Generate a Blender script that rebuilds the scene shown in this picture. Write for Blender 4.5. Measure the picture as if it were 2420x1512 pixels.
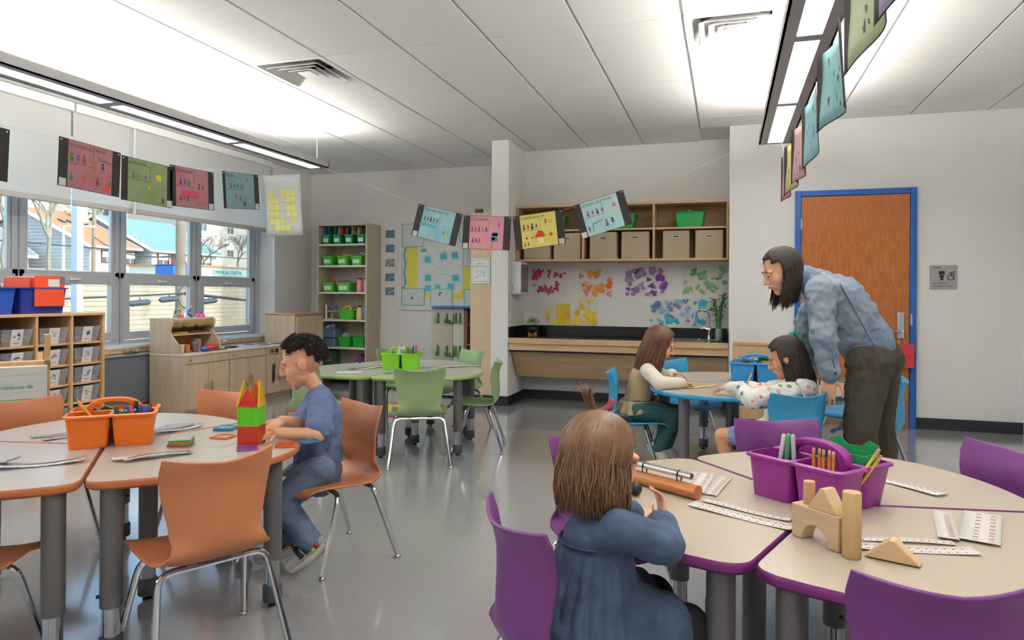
import bpy, bmesh, math, random
from math import pi, sin, cos, radians as R
from mathutils import Vector, Matrix, Quaternion
for o in list(bpy.data.objects): bpy.data.objects.remove(o, do_unlink=True)
SC = bpy.context.scene
COL = SC.collection
random.seed(7)

# ---------------------------------------------------------------- camera
CAM_H = 1.18
cd = bpy.data.cameras.new('camera'); cam = bpy.data.objects.new('camera', cd); COL.objects.link(cam)
cd.sensor_width = 36.0; cd.lens = 36.0*1645.0/2420.0; cd.shift_y = -59.4/2420.0; cd.clip_start = 0.05; cd.clip_end = 400
cam.matrix_world = Matrix.Translation((0, 0, CAM_H)) @ Matrix.Rotation(R(17.12), 4, 'Z') @ Matrix.Rotation(R(90), 4, 'X') @ Matrix.Rotation(R(0.344), 4, 'Z')
SC.camera = cam

# ---------------------------------------------------------------- world, sun, exposure
w = bpy.data.worlds.new('sky'); SC.world = w; w.use_nodes = True
nt = w.node_tree; nt.nodes.clear()
sky = nt.nodes.new('ShaderNodeTexSky'); sky.sky_type = 'NISHITA'; sky.sun_disc = False
sky.sun_elevation = R(42); sky.sun_rotation = R(80); sky.air_density = 1.2; sky.dust_density = 1.5; sky.ozone_density = 1.5
bg = nt.nodes.new('ShaderNodeBackground'); bg.inputs['Strength'].default_value = 0.55
ow = nt.nodes.new('ShaderNodeOutputWorld')
nt.links.new(sky.outputs[0], bg.inputs[0]); nt.links.new(bg.outputs[0], ow.inputs[0])
sl = bpy.data.lights.new('sun', 'SUN'); sl.energy = 1.5; sl.angle = R(1.0); sl.color = (1, .95, .88)
so = bpy.data.objects.new('sun', sl); COL.objects.link(so)
so.rotation_euler = Vector((-.80, .30, -.62)).to_track_quat('-Z', 'Y').to_euler()   # from behind the building, onto the houses across
vs = SC.view_settings
vs.view_transform = 'Standard'; vs.look = 'None'; vs.exposure = 0.42; vs.gamma = 1.0; vs.use_curve_mapping = False
cy = SC.cycles
cy.use_denoising = True
cy.max_bounces = 6; cy.diffuse_bounces = 4; cy.glossy_bounces = 3; cy.transmission_bounces = 3; cy.transparent_max_bounces = 8
cy.use_adaptive_sampling = True; cy.adaptive_threshold = 0.15; cy.adaptive_min_samples = 16; cy.use_light_tree = False
cy.caustics_reflective = False; cy.caustics_refractive = False; cy.sample_clamp_indirect = 6.0

# ---------------------------------------------------------------- materials
def lin(c):
    if isinstance(c, str):
        c = c.lstrip('#'); c = [int(c[i:i+2], 16)/255 for i in (0, 2, 4)]
    return tuple(x/12.92 if x <= .04045 else ((x+.055)/1.055)**2.4 for x in c) + (1.0,)
MATS = {}
def mat(name, col='#ffffff', rough=.5, metal=0, spec=.5, noise=None, bump=None, wood=None, trans=0, alpha=1, emit=0, coat=0, sheen=0, two=None, speck=None, weave=None, sub=0):
    """noise=(scale,colour,amount)  bump=(scale,strength)  wood=(axis,colour2,scale)  speck=(scale,dark,light)"""
    if name in MATS: return MATS[name]
    m = bpy.data.materials.new(name); m.use_nodes = True; MATS[name] = m
    n = m.node_tree.nodes; L = m.node_tree.links
    b = n['Principled BSDF']; o = n['Material Output']
    b.inputs['Base Color'].default_value = lin(col); b.inputs['Roughness'].default_value = rough; b.inputs['Metallic'].default_value = metal
    b.inputs['Specular IOR Level'].default_value = spec
    if coat: b.inputs['Coat Weight'].default_value = coat; b.inputs['Coat Roughness'].default_value = .12
    if sheen: b.inputs['Sheen Weight'].default_value = sheen
    if sub: b.inputs['Subsurface Weight'].default_value = sub; b.inputs['Subsurface Scale'].default_value = .02
    if trans: b.inputs['Transmission Weight'].default_value = trans
    if alpha < 1: b.inputs['Alpha'].default_value = alpha
    if emit: b.inputs['Emission Color'].default_value = lin(col); b.inputs['Emission Strength'].default_value = emit
    tc = n.new('ShaderNodeTexCoord'); vec = tc.outputs['Object']
    def nz(scale, detail=4, v=None, rough_=.6):
        t = n.new('ShaderNodeTexNoise'); t.inputs['Scale'].default_value = scale; t.inputs['Detail'].default_value = detail; t.inputs['Roughness'].default_value = rough_
        L.new(v or vec, t.inputs['Vector']); return t.outputs['Fac']
    def ramp(f, p0, p1, c0, c1):
        r = n.new('ShaderNodeValToRGB'); r.color_ramp.elements[0].position = p0; r.color_ramp.elements[1].position = p1
        r.color_ramp.elements[0].color = c0; r.color_ramp.elements[1].color = c1; L.new(f, r.inputs[0]); return r.outputs[0]
    def mix(f, a, c, mode='MIX'):
        x = n.new('ShaderNodeMix'); x.data_type = 'RGBA'; x.blend_type = mode
        if isinstance(f, (int, float)): x.inputs[0].default_value = f
        else: L.new(f, x.inputs[0])
        for k, s in ((6, a), (7, c)):
            if isinstance(s, tuple): x.inputs[k].default_value = s
            else: L.new(s, x.inputs[k])
        return x.outputs[2]
    cur = lin(col)
    if wood:
        ax, c2, sc = wood
        mp = n.new('ShaderNodeMapping'); s = [sc*9]*3; s['xyz'.index(ax)] = sc*.7; mp.inputs['Scale'].default_value = s
        L.new(vec, mp.inputs['Vector'])
        f = nz(1.0, 6, mp.outputs[0], .65); cur = ramp(f, .35, .68, lin(col), lin(c2))
        f2 = nz(7.0, 3, mp.outputs[0]); cur = mix(ramp(f2, .45, .75, (0, 0, 0, 1), (.35, .35, .35, 1)), cur, lin(c2))
    if noise:
        sc, c2, amt = noise
        f = ramp(nz(sc), .5-.3*(1-amt)-.05, .5+.3*(1-amt)+.05, (0, 0, 0, 1), (1, 1, 1, 1)); cur = mix(f, cur, lin(c2))
    if speck:
        sc, dk, lt = speck
        cur = mix(ramp(nz(sc, 2), .36, .46, (1, 1, 1, 1), (0, 0, 0, 1)), cur, lin(dk))
        cur = mix(ramp(nz(sc*1.37, 2), .58, .68, (0, 0, 0, 1), (.8, .8, .8, 1)), cur, lin(lt))
    if not isinstance(cur, tuple): L.new(cur, b.inputs['Base Color'])
    if bump:
        bp = n.new('ShaderNodeBump'); bp.inputs['Strength'].default_value = bump[1]; bp.inputs['Distance'].default_value = .01
        L.new(nz(bump[0], 5), bp.inputs['Height']); L.new(bp.outputs[0], b.inputs['Normal'])
    if two:   # thin translucent sheet: colour that passes light
        t = n.new('ShaderNodeBsdfTranslucent'); t.inputs[0].default_value = lin(col)
        x = n.new('ShaderNodeMixShader'); x.inputs[0].default_value = two
        L.new(b.outputs[0], x.inputs[1]); L.new(t.outputs[0], x.inputs[2]); L.new(x.outputs[0], o.inputs[0])
    return m
def pmat(prefix, col, **k):
    return mat(prefix + '_' + (col if isinstance(col, str) else '%.2f_%.2f_%.2f' % col), col, **k)

# ---------------------------------------------------------------- mesh builder
class MB:
    def __init__(s): s.v = []; s.f = []; s.m = []; s.mi = 0
    def add(s, vs, fs):
        k = len(s.v); s.v += [tuple(p) for p in vs]; s.f += [tuple(i+k for i in f) for f in fs]; s.m += [s.mi]*len(fs); return s
    def box(s, c, d, rz=0, M=None):
        x, y, z = d[0]/2, d[1]/2, d[2]/2
        P = [(-x,-y,-z),(x,-y,-z),(x,y,-z),(-x,y,-z),(-x,-y,z),(x,-y,z),(x,y,z),(-x,y,z)]
        if M is None: M = Matrix.Translation(c) @ Matrix.Rotation(rz, 4, 'Z')
        return s.add([M @ Vector(p) for p in P], [(0,3,2,1),(4,5,6,7),(0,1,5,4),(1,2,6,5),(2,3,7,6),(3,0,4,7)])
    def b2(s, a, b):   # box by corners
        return s.box([(a[i]+b[i])/2 for i in range(3)], [abs(b[i]-a[i]) for i in range(3)])
    def tube(s, pts, r, n=8, cap=True, close=False):
        pts = [Vector(p) for p in pts]; N = len(pts); rs = r if isinstance(r, (list, tuple)) else [r]*N
        t0 = (pts[1]-pts[0]).normalized(); up = Vector((0,0,1)) if abs(t0.z) < .9 else Vector((1,0,0))
        nrm = t0.cross(up).normalized(); vs = []; prev = t0
        for i in range(N):
            if close: t = (pts[(i+1) % N]-pts[i-1]).normalized()
            else: t = ((pts[min(i+1, N-1)]-pts[max(i-1, 0)])).normalized()
            nrm = prev.rotation_difference(t) @ nrm; prev = t; bn = t.cross(nrm)
            vs += [pts[i] + (nrm*cos(2*pi*k/n) + bn*sin(2*pi*k/n))*rs[i] for k in range(n)]
        fs = []
        for i in range(N if close else N-1):
            j = (i+1) % N
            for k in range(n): fs.append((i*n+k, i*n+(k+1) % n, j*n+(k+1) % n, j*n+k))
        if cap and not close: fs.append(tuple(range(n-1, -1, -1))); fs.append(tuple((N-1)*n+k for k in range(n)))
        return s.add(vs, fs)
    def cyl(s, a, b, r0, r1=None, n=16): return s.tube([a, b], [r0, r0 if r1 is None else r1], n)
    def lathe(s, prof, c=(0,0,0), n=20, M=None):
        c = Vector(c); vs = []; fs = []; N = len(prof)
        for r, z in prof: vs += [Vector((r*cos(2*pi*k/n), r*sin(2*pi*k/n), z)) for k in range(n)]
        for i in range(N-1):
            for k in range(n): fs.append((i*n+k, i*n+(k+1) % n, (i+1)*n+(k+1) % n, (i+1)*n+k))
        if prof[0][0] > 1e-4: fs.append(tuple(range(n-1, -1, -1)))
        if prof[-1][0] > 1e-4: fs.append(tuple((N-1)*n+k for k in range(n)))
        return s.add([(M @ v if M else v) + c for v in vs], fs)
    def ell(s, c, r, n=14, m=9, M=None):
        vs = []; fs = []; c = Vector(c)
        for i in range(m+1):
            a = pi*i/m
            for k in range(n):
                v = Vector((r[0]*sin(a)*cos(2*pi*k/n), r[1]*sin(a)*sin(2*pi*k/n), -r[2]*cos(a)))
                vs.append((M @ v if M else v) + c)
        for i in range(m):
            for k in range(n): fs.append((i*n+k, i*n+(k+1) % n, (i+1)*n+(k+1) % n, (i+1)*n+k))
        return s.add(vs, fs)
    def cap(s, a, b, r0, r1, n=12):   # closed tapered capsule
        a = Vector(a); b = Vector(b); ax = b-a; l = ax.length
        M = Vector((0,0,1)).rotation_difference(ax.normalized() if l > 1e-6 else Vector((0,0,1))).to_matrix()
        pr = [(max(1e-5, r0*cos(t)), r0*sin(t)) for t in [-pi/2+pi/2*i/4 for i in range(5)]]
        pr += [(max(1e-5, r1*cos(t)), l+r1*sin(t)) for t in [pi/2*i/4 for i in range(5)]]
        vs = []; fs = []; N = len(pr)
        for r, z in pr: vs += [a + M @ Vector((r*cos(2*pi*k/n), r*sin(2*pi*k/n), z)) for k in range(n)]
        for i in range(N-1):
            for k in range(n): fs.append((i*n+k, i*n+(k+1) % n, (i+1)*n+(k+1) % n, (i+1)*n+k))
        return s.add(vs, fs)
    def chain(s, pts, rs, n=12):
        for i in range(len(pts)-1): s.cap(pts[i], pts[i+1], rs[i], rs[i+1], n)
        return s
    def prism(s, poly, h, M=None, z0=0):   # 2d polygon extruded along z, then M
        n = len(poly); M = M or Matrix.Identity(4)
        vs = [M @ Vector((p[0], p[1], z0)) for p in poly] + [M @ Vector((p[0], p[1], z0+h)) for p in poly]
        return s.add(vs, [tuple(range(n-1, -1, -1)), tuple(range(n, 2*n))] + [(i, (i+1) % n, n+(i+1) % n, n+i) for i in range(n)])
    def ring(s, outer, inner, h, M=None, z0=0):   # frame between two loops of equal count, extruded
        n = len(outer); M = M or Matrix.Identity(4)
        vs = [M @ Vector((p[0], p[1], z)) for z in (z0, z0+h) for q in (outer, inner) for p in q]
        fs = []
        for i in range(n):
            j = (i+1) % n
            fs += [(i, n+i, n+j, j), (2*n+i, 2*n+j, 3*n+j, 3*n+i), (i, j, 2*n+j, 2*n+i), (n+i, 3*n+i, 3*n+j, n+j)]
        return s.add(vs, fs)
    def grid(s, fn, nu, nv):   # open sheet fn(u,v) u,v in 0..1
        vs = [fn(i/nu, j/nv) for j in range(nv+1) for i in range(nu+1)]
        return s.add(vs, [(j*(nu+1)+i, j*(nu+1)+i+1, (j+1)*(nu+1)+i+1, (j+1)*(nu+1)+i) for j in range(nv) for i in range(nu)])
    def mesh(s, name, mats, smooth=False):
        me = bpy.data.meshes.new(name); me.from_pydata(s.v, [], s.f)
        for m in (mats if isinstance(mats, (list, tuple)) else [mats]): me.materials.append(m)
        if s.m and max(s.m) > 0: me.polygons.foreach_set('material_index', s.m)
        if smooth:
            me.polygons.foreach_set('use_smooth', [True]*len(s.f))
            if smooth != 'all': 
                try: me.set_sharp_from_angle(angle=R(38))
                except Exception: pass
        me.update(); return me
    def build(s, name, mats, parent=None, smooth=False, bevel=0, solid=0, sub=0, loc=None, rot=None, fix=False):
        me = s.mesh(name, mats, smooth or bool(bevel))
        if fix:
            bm = bmesh.new(); bm.from_mesh(me); bmesh.ops.recalc_face_normals(bm, faces=bm.faces); bm.to_mesh(me); bm.free()
        return link(name, me, parent, bevel, solid, sub, loc, rot)
def link(name, me, parent=None, bevel=0, solid=0, sub=0, loc=None, rot=None):
    o = bpy.data.objects.new(name, me); COL.objects.link(o)
    if parent: o.parent = parent
    if loc is not None: o.location = loc
    if rot is not None: o.rotation_euler = rot
    if solid: md = o.modifiers.new('solid', 'SOLIDIFY'); md.thickness = solid; md.offset = 0
    if sub: md = o.modifiers.new('sub', 'SUBSURF'); md.levels = sub; md.render_levels = sub
    if bevel: md = o.modifiers.new('bevel', 'BEVEL'); md.width = bevel; md.segments = 2; md.limit_method = 'ANGLE'; md.angle_limit = R(40)
    return o
def tag(o, label=None, cat=None, group=None, kind=None):
    if label: o['label'] = label
    if cat: o['category'] = cat
    if group: o['group'] = group
    if kind: o['kind'] = kind
    return o
def thing(name, label, cat, loc=(0,0,0), rz=0, group=None):
    o = bpy.data.objects.new(name, None); COL.objects.link(o); o.location = loc; o.rotation_euler = (0, 0, rz); o.empty_display_size = .05
    return tag(o, label, cat, group)
def struct(name, mb, m, **k): return tag(mb.build(name, m, **k), kind='structure')
def copy_tree(o, parent=None):
    c = o.copy(); COL.objects.link(c); c.parent = parent
    for ch in o.children: copy_tree(ch, c)
    return c
def place(o, loc, rz=0, label=None, group=None):
    o.location = loc; o.rotation_euler[2] = rz; return tag(o, label, None, group)
def text(body, size, m, parent, M, name='lettering', align='LEFT', ext=.0006, xs=1):
    cu = bpy.data.curves.new(name, 'FONT'); cu.body = body; cu.size = size; cu.extrude = ext; cu.align_x = align; cu.resolution_u = 2
    tmp = bpy.data.objects.new('tmp', cu); me = bpy.data.meshes.new_from_object(tmp); bpy.data.objects.remove(tmp); bpy.data.curves.remove(cu)
    me.name = name; me.materials.clear(); me.materials.append(m)
    o = link(name, me, parent); o.matrix_local = M @ Matrix.Diagonal((xs, 1, 1, 1)); return o
def facing(f): return math.atan2(-f[0], f[1])     # rotation that turns local +Y onto f
def rrect(w, h, r, n=4, cx=0, cy=0):
    p = []
    for sx, sy, a in ((1,1,0),(-1,1,90),(-1,-1,180),(1,-1,270)):
        for i in range(n+1):
            t = R(a+90*i/n); p.append((cx+sx*(w/2-r)+r*cos(t), cy+sy*(h/2-r)+r*sin(t)))
    return p
XZ = Matrix.Rotation(R(90), 4, 'X')       # local xy -> xz plane facing -Y
def wallM(x, y, z): return Matrix.Translation((x, y, z)) @ XZ            # drawing plane on a wall that faces -Y
def wallX(x, y, z): return Matrix.Translation((x, y, z)) @ Matrix.Rotation(R(90), 4, 'Z') @ XZ    # on a wall that faces +X
# ================================================================ the room
XL, XR, YB, YF, YA, YW, ZC = -5.5, 2.46, -2.2, 8.4, 7.68, 7.06, 2.826
AX0, AX1, CX0 = -2.22, .023, -2.41
M_wall = mat('wall_paint', '#f1f0ee', .75)
M_white = mat('white_paint', '#efefed', .5)
M_floor = mat('vinyl_floor', '#a3a5aa', .16, spec=.6, speck=(150, '#92949a', '#b2b3b6'), noise=(.9, '#a7a6a6', .3), coat=.8)
M_base = mat('rubber_base', '#23242b', .4)
M_tile = mat('ceiling_tile', '#f6f6f4', .85)
M_grid = mat('ceiling_grid', '#dededd', .6)
M_maple = mat('maple', '#d8b892', .42, wood=('z', '#c6a27a', 2.2))
M_mapleh = mat('maple_across', '#d6b68e', .42, wood=('x', '#bf9a70', 2.2))
M_mapleY = mat('maple_deep', '#d9ba94', .42, wood=('y', '#c6a27a', 2.2))
M_chrome = mat('chrome', '#c9ccd0', .12, metal=1)
M_steel = mat('brushed_steel', '#b9bbbd', .34, metal=1)
M_alu = mat('aluminium_frame', '#c0c5cc', .38, metal=.35)
M_black = mat('black_plastic', '#17171a', .45)

struct('floor', MB().b2((XL-.3, YB-.2, -.12), (XR+.2, YF+.2, 0)), M_floor)
gx0, gy0, gw, gl = -2.0878, 4.2216, .6096, 1.2192
xs = [XL] + [gx0+gw*i for i in range(-5, 8) if XL+.1 < gx0+gw*i < XR-.05] + [XR]
ys = [YB] + [gy0+gl*j for j in range(-6, 5) if YB+.1 < gy0+gl*j < YF-.05] + [YF]
DIFF = [(gx0+gw*i, gy0) for i in (-2, 3)]
cm = MB().b2((XL-.3, YB-.2, ZC+.2), (XR+.2, YF+.2, ZC+.3))
d0, d1 = gy0, gy0+.6096
cm.b2((XL-.3, YB-.2, ZC+.012), (XR+.2, d0, ZC+.2)).b2((XL-.3, d1, ZC+.012), (XR+.2, YF+.2, ZC+.2))
for a, b in ((XL-.3, DIFF[0][0]), (DIFF[0][0]+gw, DIFF[1][0]), (DIFF[1][0]+gw, XR+.2)): cm.b2((a, d0, ZC+.012), (b, d1, ZC+.2))
g = struct('ceiling', cm, M_grid)
for a, b in zip(xs, xs[1:]):
    for c, d in zip(ys, ys[1:]):
        mx = (a+b)/2; lim = YF if mx < CX0+.1 else (YA if mx < AX1 else YW)
        spans = [(c, min(d, lim))]
        if any(abs(a-q[0]) < .01 and abs(c-q[1]) < .01 for q in DIFF): spans = [(c+.6096, d)]
        for c2, d2 in spans:
            if d2-c2 < .08: continue
            MB().b2((a+.010, c2+.004, ZC), (b-.010, d2-.004, ZC+.016)).build('ceiling_tile', M_tile, g)
# walls ---------------------------------------------------------------------------
WZ0, WZ1, WY0, WY1 = .66, 2.74, -.75, 7.587
wl = MB().b2((XL-.3, YB-.2, 0), (XL, YF+.2, WZ0)).b2((XL-.3, YB-.2, WZ1), (XL, YF+.2, ZC+.05)).b2((XL-.3, WY1, WZ0), (XL, YF+.2, WZ1)).b2((XL-.3, YB-.2, WZ0), (XL, WY0, WZ1))
struct('wall_left', wl, M_wall)
struct('wall_far', MB().b2((XL, YF, 0), (CX0, YF+.15, ZC+.05)), M_wall)
struct('wall_pier', MB().b2((CX0, YW, 0), (AX0, YF+.15, ZC+.05)), M_wall)
struct('wall_alcove', MB().b2((AX0, YA, 0), (AX1, YA+.15, ZC+.05)), M_wall)
struct('wall_front', MB().b2((AX1, YW, 0), (XR+.2, YW+.75, ZC+.05)), M_wall)
struct('wall_right', MB().b2((XR, YB-.2, 0), (XR+.2, YW, ZC+.05)), M_wall)
struct('wall_back', MB().b2((XL-.3, YB-.2, 0), (XR+.2, YB, ZC+.05)), M_wall)
bt, bh = .012, .10
struct('baseboard_pier', MB().b2((-2.66, YW-bt, 0), (AX0+bt, YW, bh)), M_base)
struct('baseboard_alcove', MB().b2((AX0, YA-bt, 0), (AX1, YA, bh)).b2((AX0, YW, 0), (AX0+bt, YA-bt, bh)).b2((AX1-bt, YW, 0), (AX1, YA-bt, bh)), M_base)
struct('baseboard_front', MB().b2((1.63, YW-bt, 0), (XR, YW, bh)).b2((AX1-bt, YW-bt, 0), (.612, YW, bh)), M_base)
struct('baseboard_far', MB().b2((XL, YF-bt, 0), (CX0, YF, bh)).b2((CX0-bt, YW, 0), (CX0, YF-bt, bh)), M_base)

# windows ------------------------------------------------------------------------
FX = -5.75
M_glass = mat('window_glass', '#ffffff', .0, trans=1, spec=.5)
ng = M_glass.node_tree
def glass_thin(m, tint, refl):
    n = m.node_tree.nodes; L = m.node_tree.links; n.clear()
    o = n.new('ShaderNodeOutputMaterial'); t = n.new('ShaderNodeBsdfTransparent'); t.inputs[0].default_value = lin(tint)
    gl = n.new('ShaderNodeBsdfGlossy'); gl.inputs['Roughness'].default_value = .02
    fr = n.new('ShaderNodeFresnel'); fr.inputs[0].default_value = 1.3
    mu = n.new('ShaderNodeMath'); mu.operation = 'MULTIPLY'; mu.inputs[1].default_value = refl
    x = n.new('ShaderNodeMixShader'); L.new(fr.outputs[0], mu.inputs[0]); L.new(mu.outputs[0], x.inputs[0]); L.new(t.outputs[0], x.inputs[1]); L.new(gl.outputs[0], x.inputs[2]); L.new(x.outputs[0], o.inputs[0])
glass_thin(M_glass, '#f2f7f7', .6)
M_sill = mat('sill_white', '#dfe2e4', .35)
cs = [7.587, 6.495, 5.452, 4.417, 3.38, 2.343, 1.306, .269, -.75]
for k in range(8):
    y1, y0 = cs[k], cs[k+1]
    if k == 0: y1 -= .07
    m_ = .055
    fr = MB()
    fr.b2((FX-.06, y0, .70), (FX, y0+m_, 2.70)).b2((FX-.06, y1-m_, .70), (FX, y1, 2.70))
    fr.b2((FX-.06, y0, 2.62), (FX, y1, 2.74)).b2((FX-.06, y0, 1.315), (FX, y1, 1.375)).b2((FX-.06, y0, .66), (FX, y1, .70))
    wo = struct('window_%d' % (k+1), fr, M_alu, bevel=.003)
    # lower sash: frame proud of the main frame
    a, b = y0+.035, y1-.035; s = MB(); sw = .075
    s.b2((FX-.045, a, .71), (FX+.012, a+sw, 1.335)).b2((FX-.045, b-sw, .71), (FX+.012, b, 1.335)).b2((FX-.045, a+sw, .71), (FX+.012, b-sw, .785)).b2((FX-.045, a+sw, 1.255), (FX+.012, b-sw, 1.335))
    sa = s.build('sash', M_alu, wo, bevel=.003)
    h = MB().b2((FX+.012, (a+b)/2-.05, 1.292), (FX+.03, (a+b)/2+.06, 1.308)).b2((FX+.012, (a+b)/2-.055, 1.285), (FX+.036, (a+b)/2-.03, 1.315))
    h.build('handle', M_white, sa, bevel=.004)
    u = MB(); a2, b2 = y0+m_, y1-m_; uw = .035
    u.b2((FX-.05, a2, 1.375), (FX-.012, a2+uw, 2.62)).b2((FX-.05, b2-uw, 1.375), (FX-.012, b2, 2.62))
    u.build('upper_frame', M_alu, wo, bevel=.003)
    MB().b2((FX-.034, a2, 1.37), (FX-.028, b2, 2.62)).build('pane', M_glass, wo)
    MB().b2((FX-.022, a+sw, .78), (FX-.016, b-sw, 1.26)).build('pane', M_glass, wo)
mu = MB()
for c in cs[1:-1]: mu.b2((FX-.075, c-.006, .68), (FX+.004, c+.006, 2.72))
struct('trim_1', mu, mat('mullion_seam', '#8a9098', .5))
struct('trim_2', MB().b2((FX-.06, 7.517, .66), (FX+.02, 7.587, 2.74)), M_alu, bevel=.003)
struct('window_sill', MB().b2((FX-.05, WY0, .645), (XL+.06, WY1, .675)), M_sill, bevel=.004)
struct('trim_3', MB().b2((XL, WY0, .605), (XL+.055, WY1, .645)), M_maple)
# unit ventilator cover under the sill
rc = thing('radiator_cover', 'long grey metal radiator cover under the window sill', 'radiator cover', (0, 0, 0))
MB().b2((XL+.002, -.5, .12), (-5.33, 7.5, .585)).build('body', mat('grey_metal', '#6f7680', .4, metal=.3), rc, bevel=.006)
MB().b2((XL+.002, -.5, .585), (-5.315, 7.5, .60)).build('top', mat('grey_metal_top', '#9aa3ad', .3, metal=.4), rc, bevel=.003)
MB().b2((XL+.002, -.5, .0), (-5.38, 7.5, .118)).build('plinth', M_black, rc)
# roller shades
M_shade = mat('shade_cloth', '#f4f4f2', .8, two=.5)
for i, (a, b, lab) in enumerate([(4.66, 7.40, 'white roller shade half lowered over the far windows'), (1.9, 4.64, 'white roller shade half lowered over the near windows'), (-.7, 1.88, 'white roller shade lowered over the windows behind the camera')]):
    sh = thing('roller_shade', lab, 'window shade', (-5.44, (a+b)/2, 1.955)); h = (b-a)/2
    MB().b2((-.0015, -h, 0), (.0015, h, .79)).build('cloth', M_shade, sh)
    MB().b2((-.010, -h, -.02), (.010, h, .03)).build('hem_bar', mat('hem_bar', '#cfcdca', .5, two=.2), sh, bevel=.008)
    MB().b2((-.055, -h, .79), (.045, h, .865)).build('headrail', M_white, sh, bevel=.006)
for y, z0, lab in ((5.28, 1.92, 'white plastic shade wand hanging between the two roller shades'), (7.43, 1.6, 'white plastic shade wand at the end of the far window')):
    t = thing('shade_wand', lab, 'wand', (-5.40, y, z0))
    MB().cyl((0, 0, 0), (0, 0, .42), .014, .012, 10).build('grip', M_white, t, smooth=True)
    MB().cyl((0, 0, .42), (0, 0, 2.74-z0), .008, n=8).build('rod', M_white, t, smooth=True)

# pendant lights ---------------------------------------------------------------------
M_lamp = mat('lamp_diffuser', '#fffaf2', .5, emit=15)
M_lampu = mat('lamp_uplight', '#fffaf2', .5, emit=36)
M_fix = mat('fixture_grey', '#a6a6a8', .45, metal=.2)
def pendant(cx, lab, y1, edges):
    y0 = -1.7; zb, zt, hw = 2.44, 2.505, .125
    t = thing('pendant_light', lab, 'light', (cx, 0, zb))
    # open trough: sides, ends and bottom frame with slots for the diffusers
    b = MB(); pw = .058
    b.b2((-hw, y0, 0), (-hw+.012, y1, zt-zb)).b2((hw-.012, y0, 0), (hw, y1, zt-zb)).b2((-hw, y0, 0), (hw, y0+.012, zt-zb)).b2((-hw, y1-.012, 0), (hw, y1, zt-zb))
    b.b2((-hw, y0, 0), (-pw, y1, .008)).b2((pw, y0, 0), (hw, y1, .008))
    e = [y0] + sum([list(q) for q in edges[::-1]], []) + [y1]
    for i in range(0, len(e), 2):
        if e[i+1] > e[i]: b.b2((-pw, e[i], 0), (pw, e[i+1], .008))
    b.build('housing', M_fix, t)
    for a, c in edges:
        MB().b2((-pw, a, .004), (pw, c, .010)).build('diffuser', M_lamp, t)
        for q in (-1, 1):   # wide-throw uplight: emitting strips on the two slopes of a ridge
            MB().add([(q*.006, a, .098), (q*.006, c, .098), (q*.05, c, .052), (q*.05, a, .052)], [(0, 1, 2, 3) if q < 0 else (3, 2, 1, 0)]).build('uplight', M_lampu, t)
    for yy in (6.12, 3.65, 1.2, -1.0):
        s = MB().cyl((0, yy, zt-zb), (0, yy, ZC-zb-.05), .0022, n=6); s.cyl((0, yy, ZC-zb-.055), (0, yy, ZC-zb-.012), .008, n=8)
        s.build('cable', M_white, t); MB().lathe([(.012, -.012), (.055, -.01), (.062, 0)], (0, yy, ZC-zb-.002), 18).build('canopy', M_white, t, smooth=True)
E1 = [(4.94, 6.09), (3.71, 4.87), (2.46, 3.63), (1.22, 2.39), (-.02, 1.15), (-1.26, -.09)]
pendant(.375, 'linear pendant light above the far side of the purple table', 6.14, E1)
pendant(-3.95, 'linear pendant light beside the window shades', 6.14, E1)

# ceiling diffusers ------------------------------------------------------------------
M_duct = mat('duct_dark', '#1b1c1f', .8)
for (x, y), lab in zip(DIFF, ('square ceiling air diffuser nearer the windows', 'square ceiling air diffuser beside the pendant light over the purple table')):
    t = thing('air_diffuser', lab, 'ceiling vent', (x+.3048, y+.3048, ZC))
    def cone(h0, h1, z0, z1, name, lip=.008):
        o0 = rrect(h0*2, h0*2, .02); o1 = rrect(h1*2, h1*2, .02); n = len(o0)
        b = MB(); vs = [(p[0], p[1], z0) for p in o0] + [(p[0], p[1], z1) for p in o1]
        b.add(vs, [(i, (i+1) % n, n+(i+1) % n, n+i) for i in range(n)])
        b.build(name, M_white, t, solid=.004)
    MB().ring(rrect(.60, .60, .004), rrect(.53, .53, .02), .012).build('frame', M_white, t)
    cone(.265, .215, .0, .10, 'outer_cone'); cone(.215, .115, -.010, .060, 'louver'); cone(.160, .065, -.010, .055, 'louver'); cone(.105, .02, -.008, .045, 'louver')
    MB().prism(rrect(.11, .11, .01), .006, z0=-.008).build('centre_plate', M_white, t)
    MB().prism(rrect(.46, .46, .02), .004, z0=.13).build('duct', M_duct, t); MB().ring(rrect(.605, .605, .004), rrect(.595, .595, .004), .18, z0=.012).build('plenum', M_duct, t)

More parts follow.
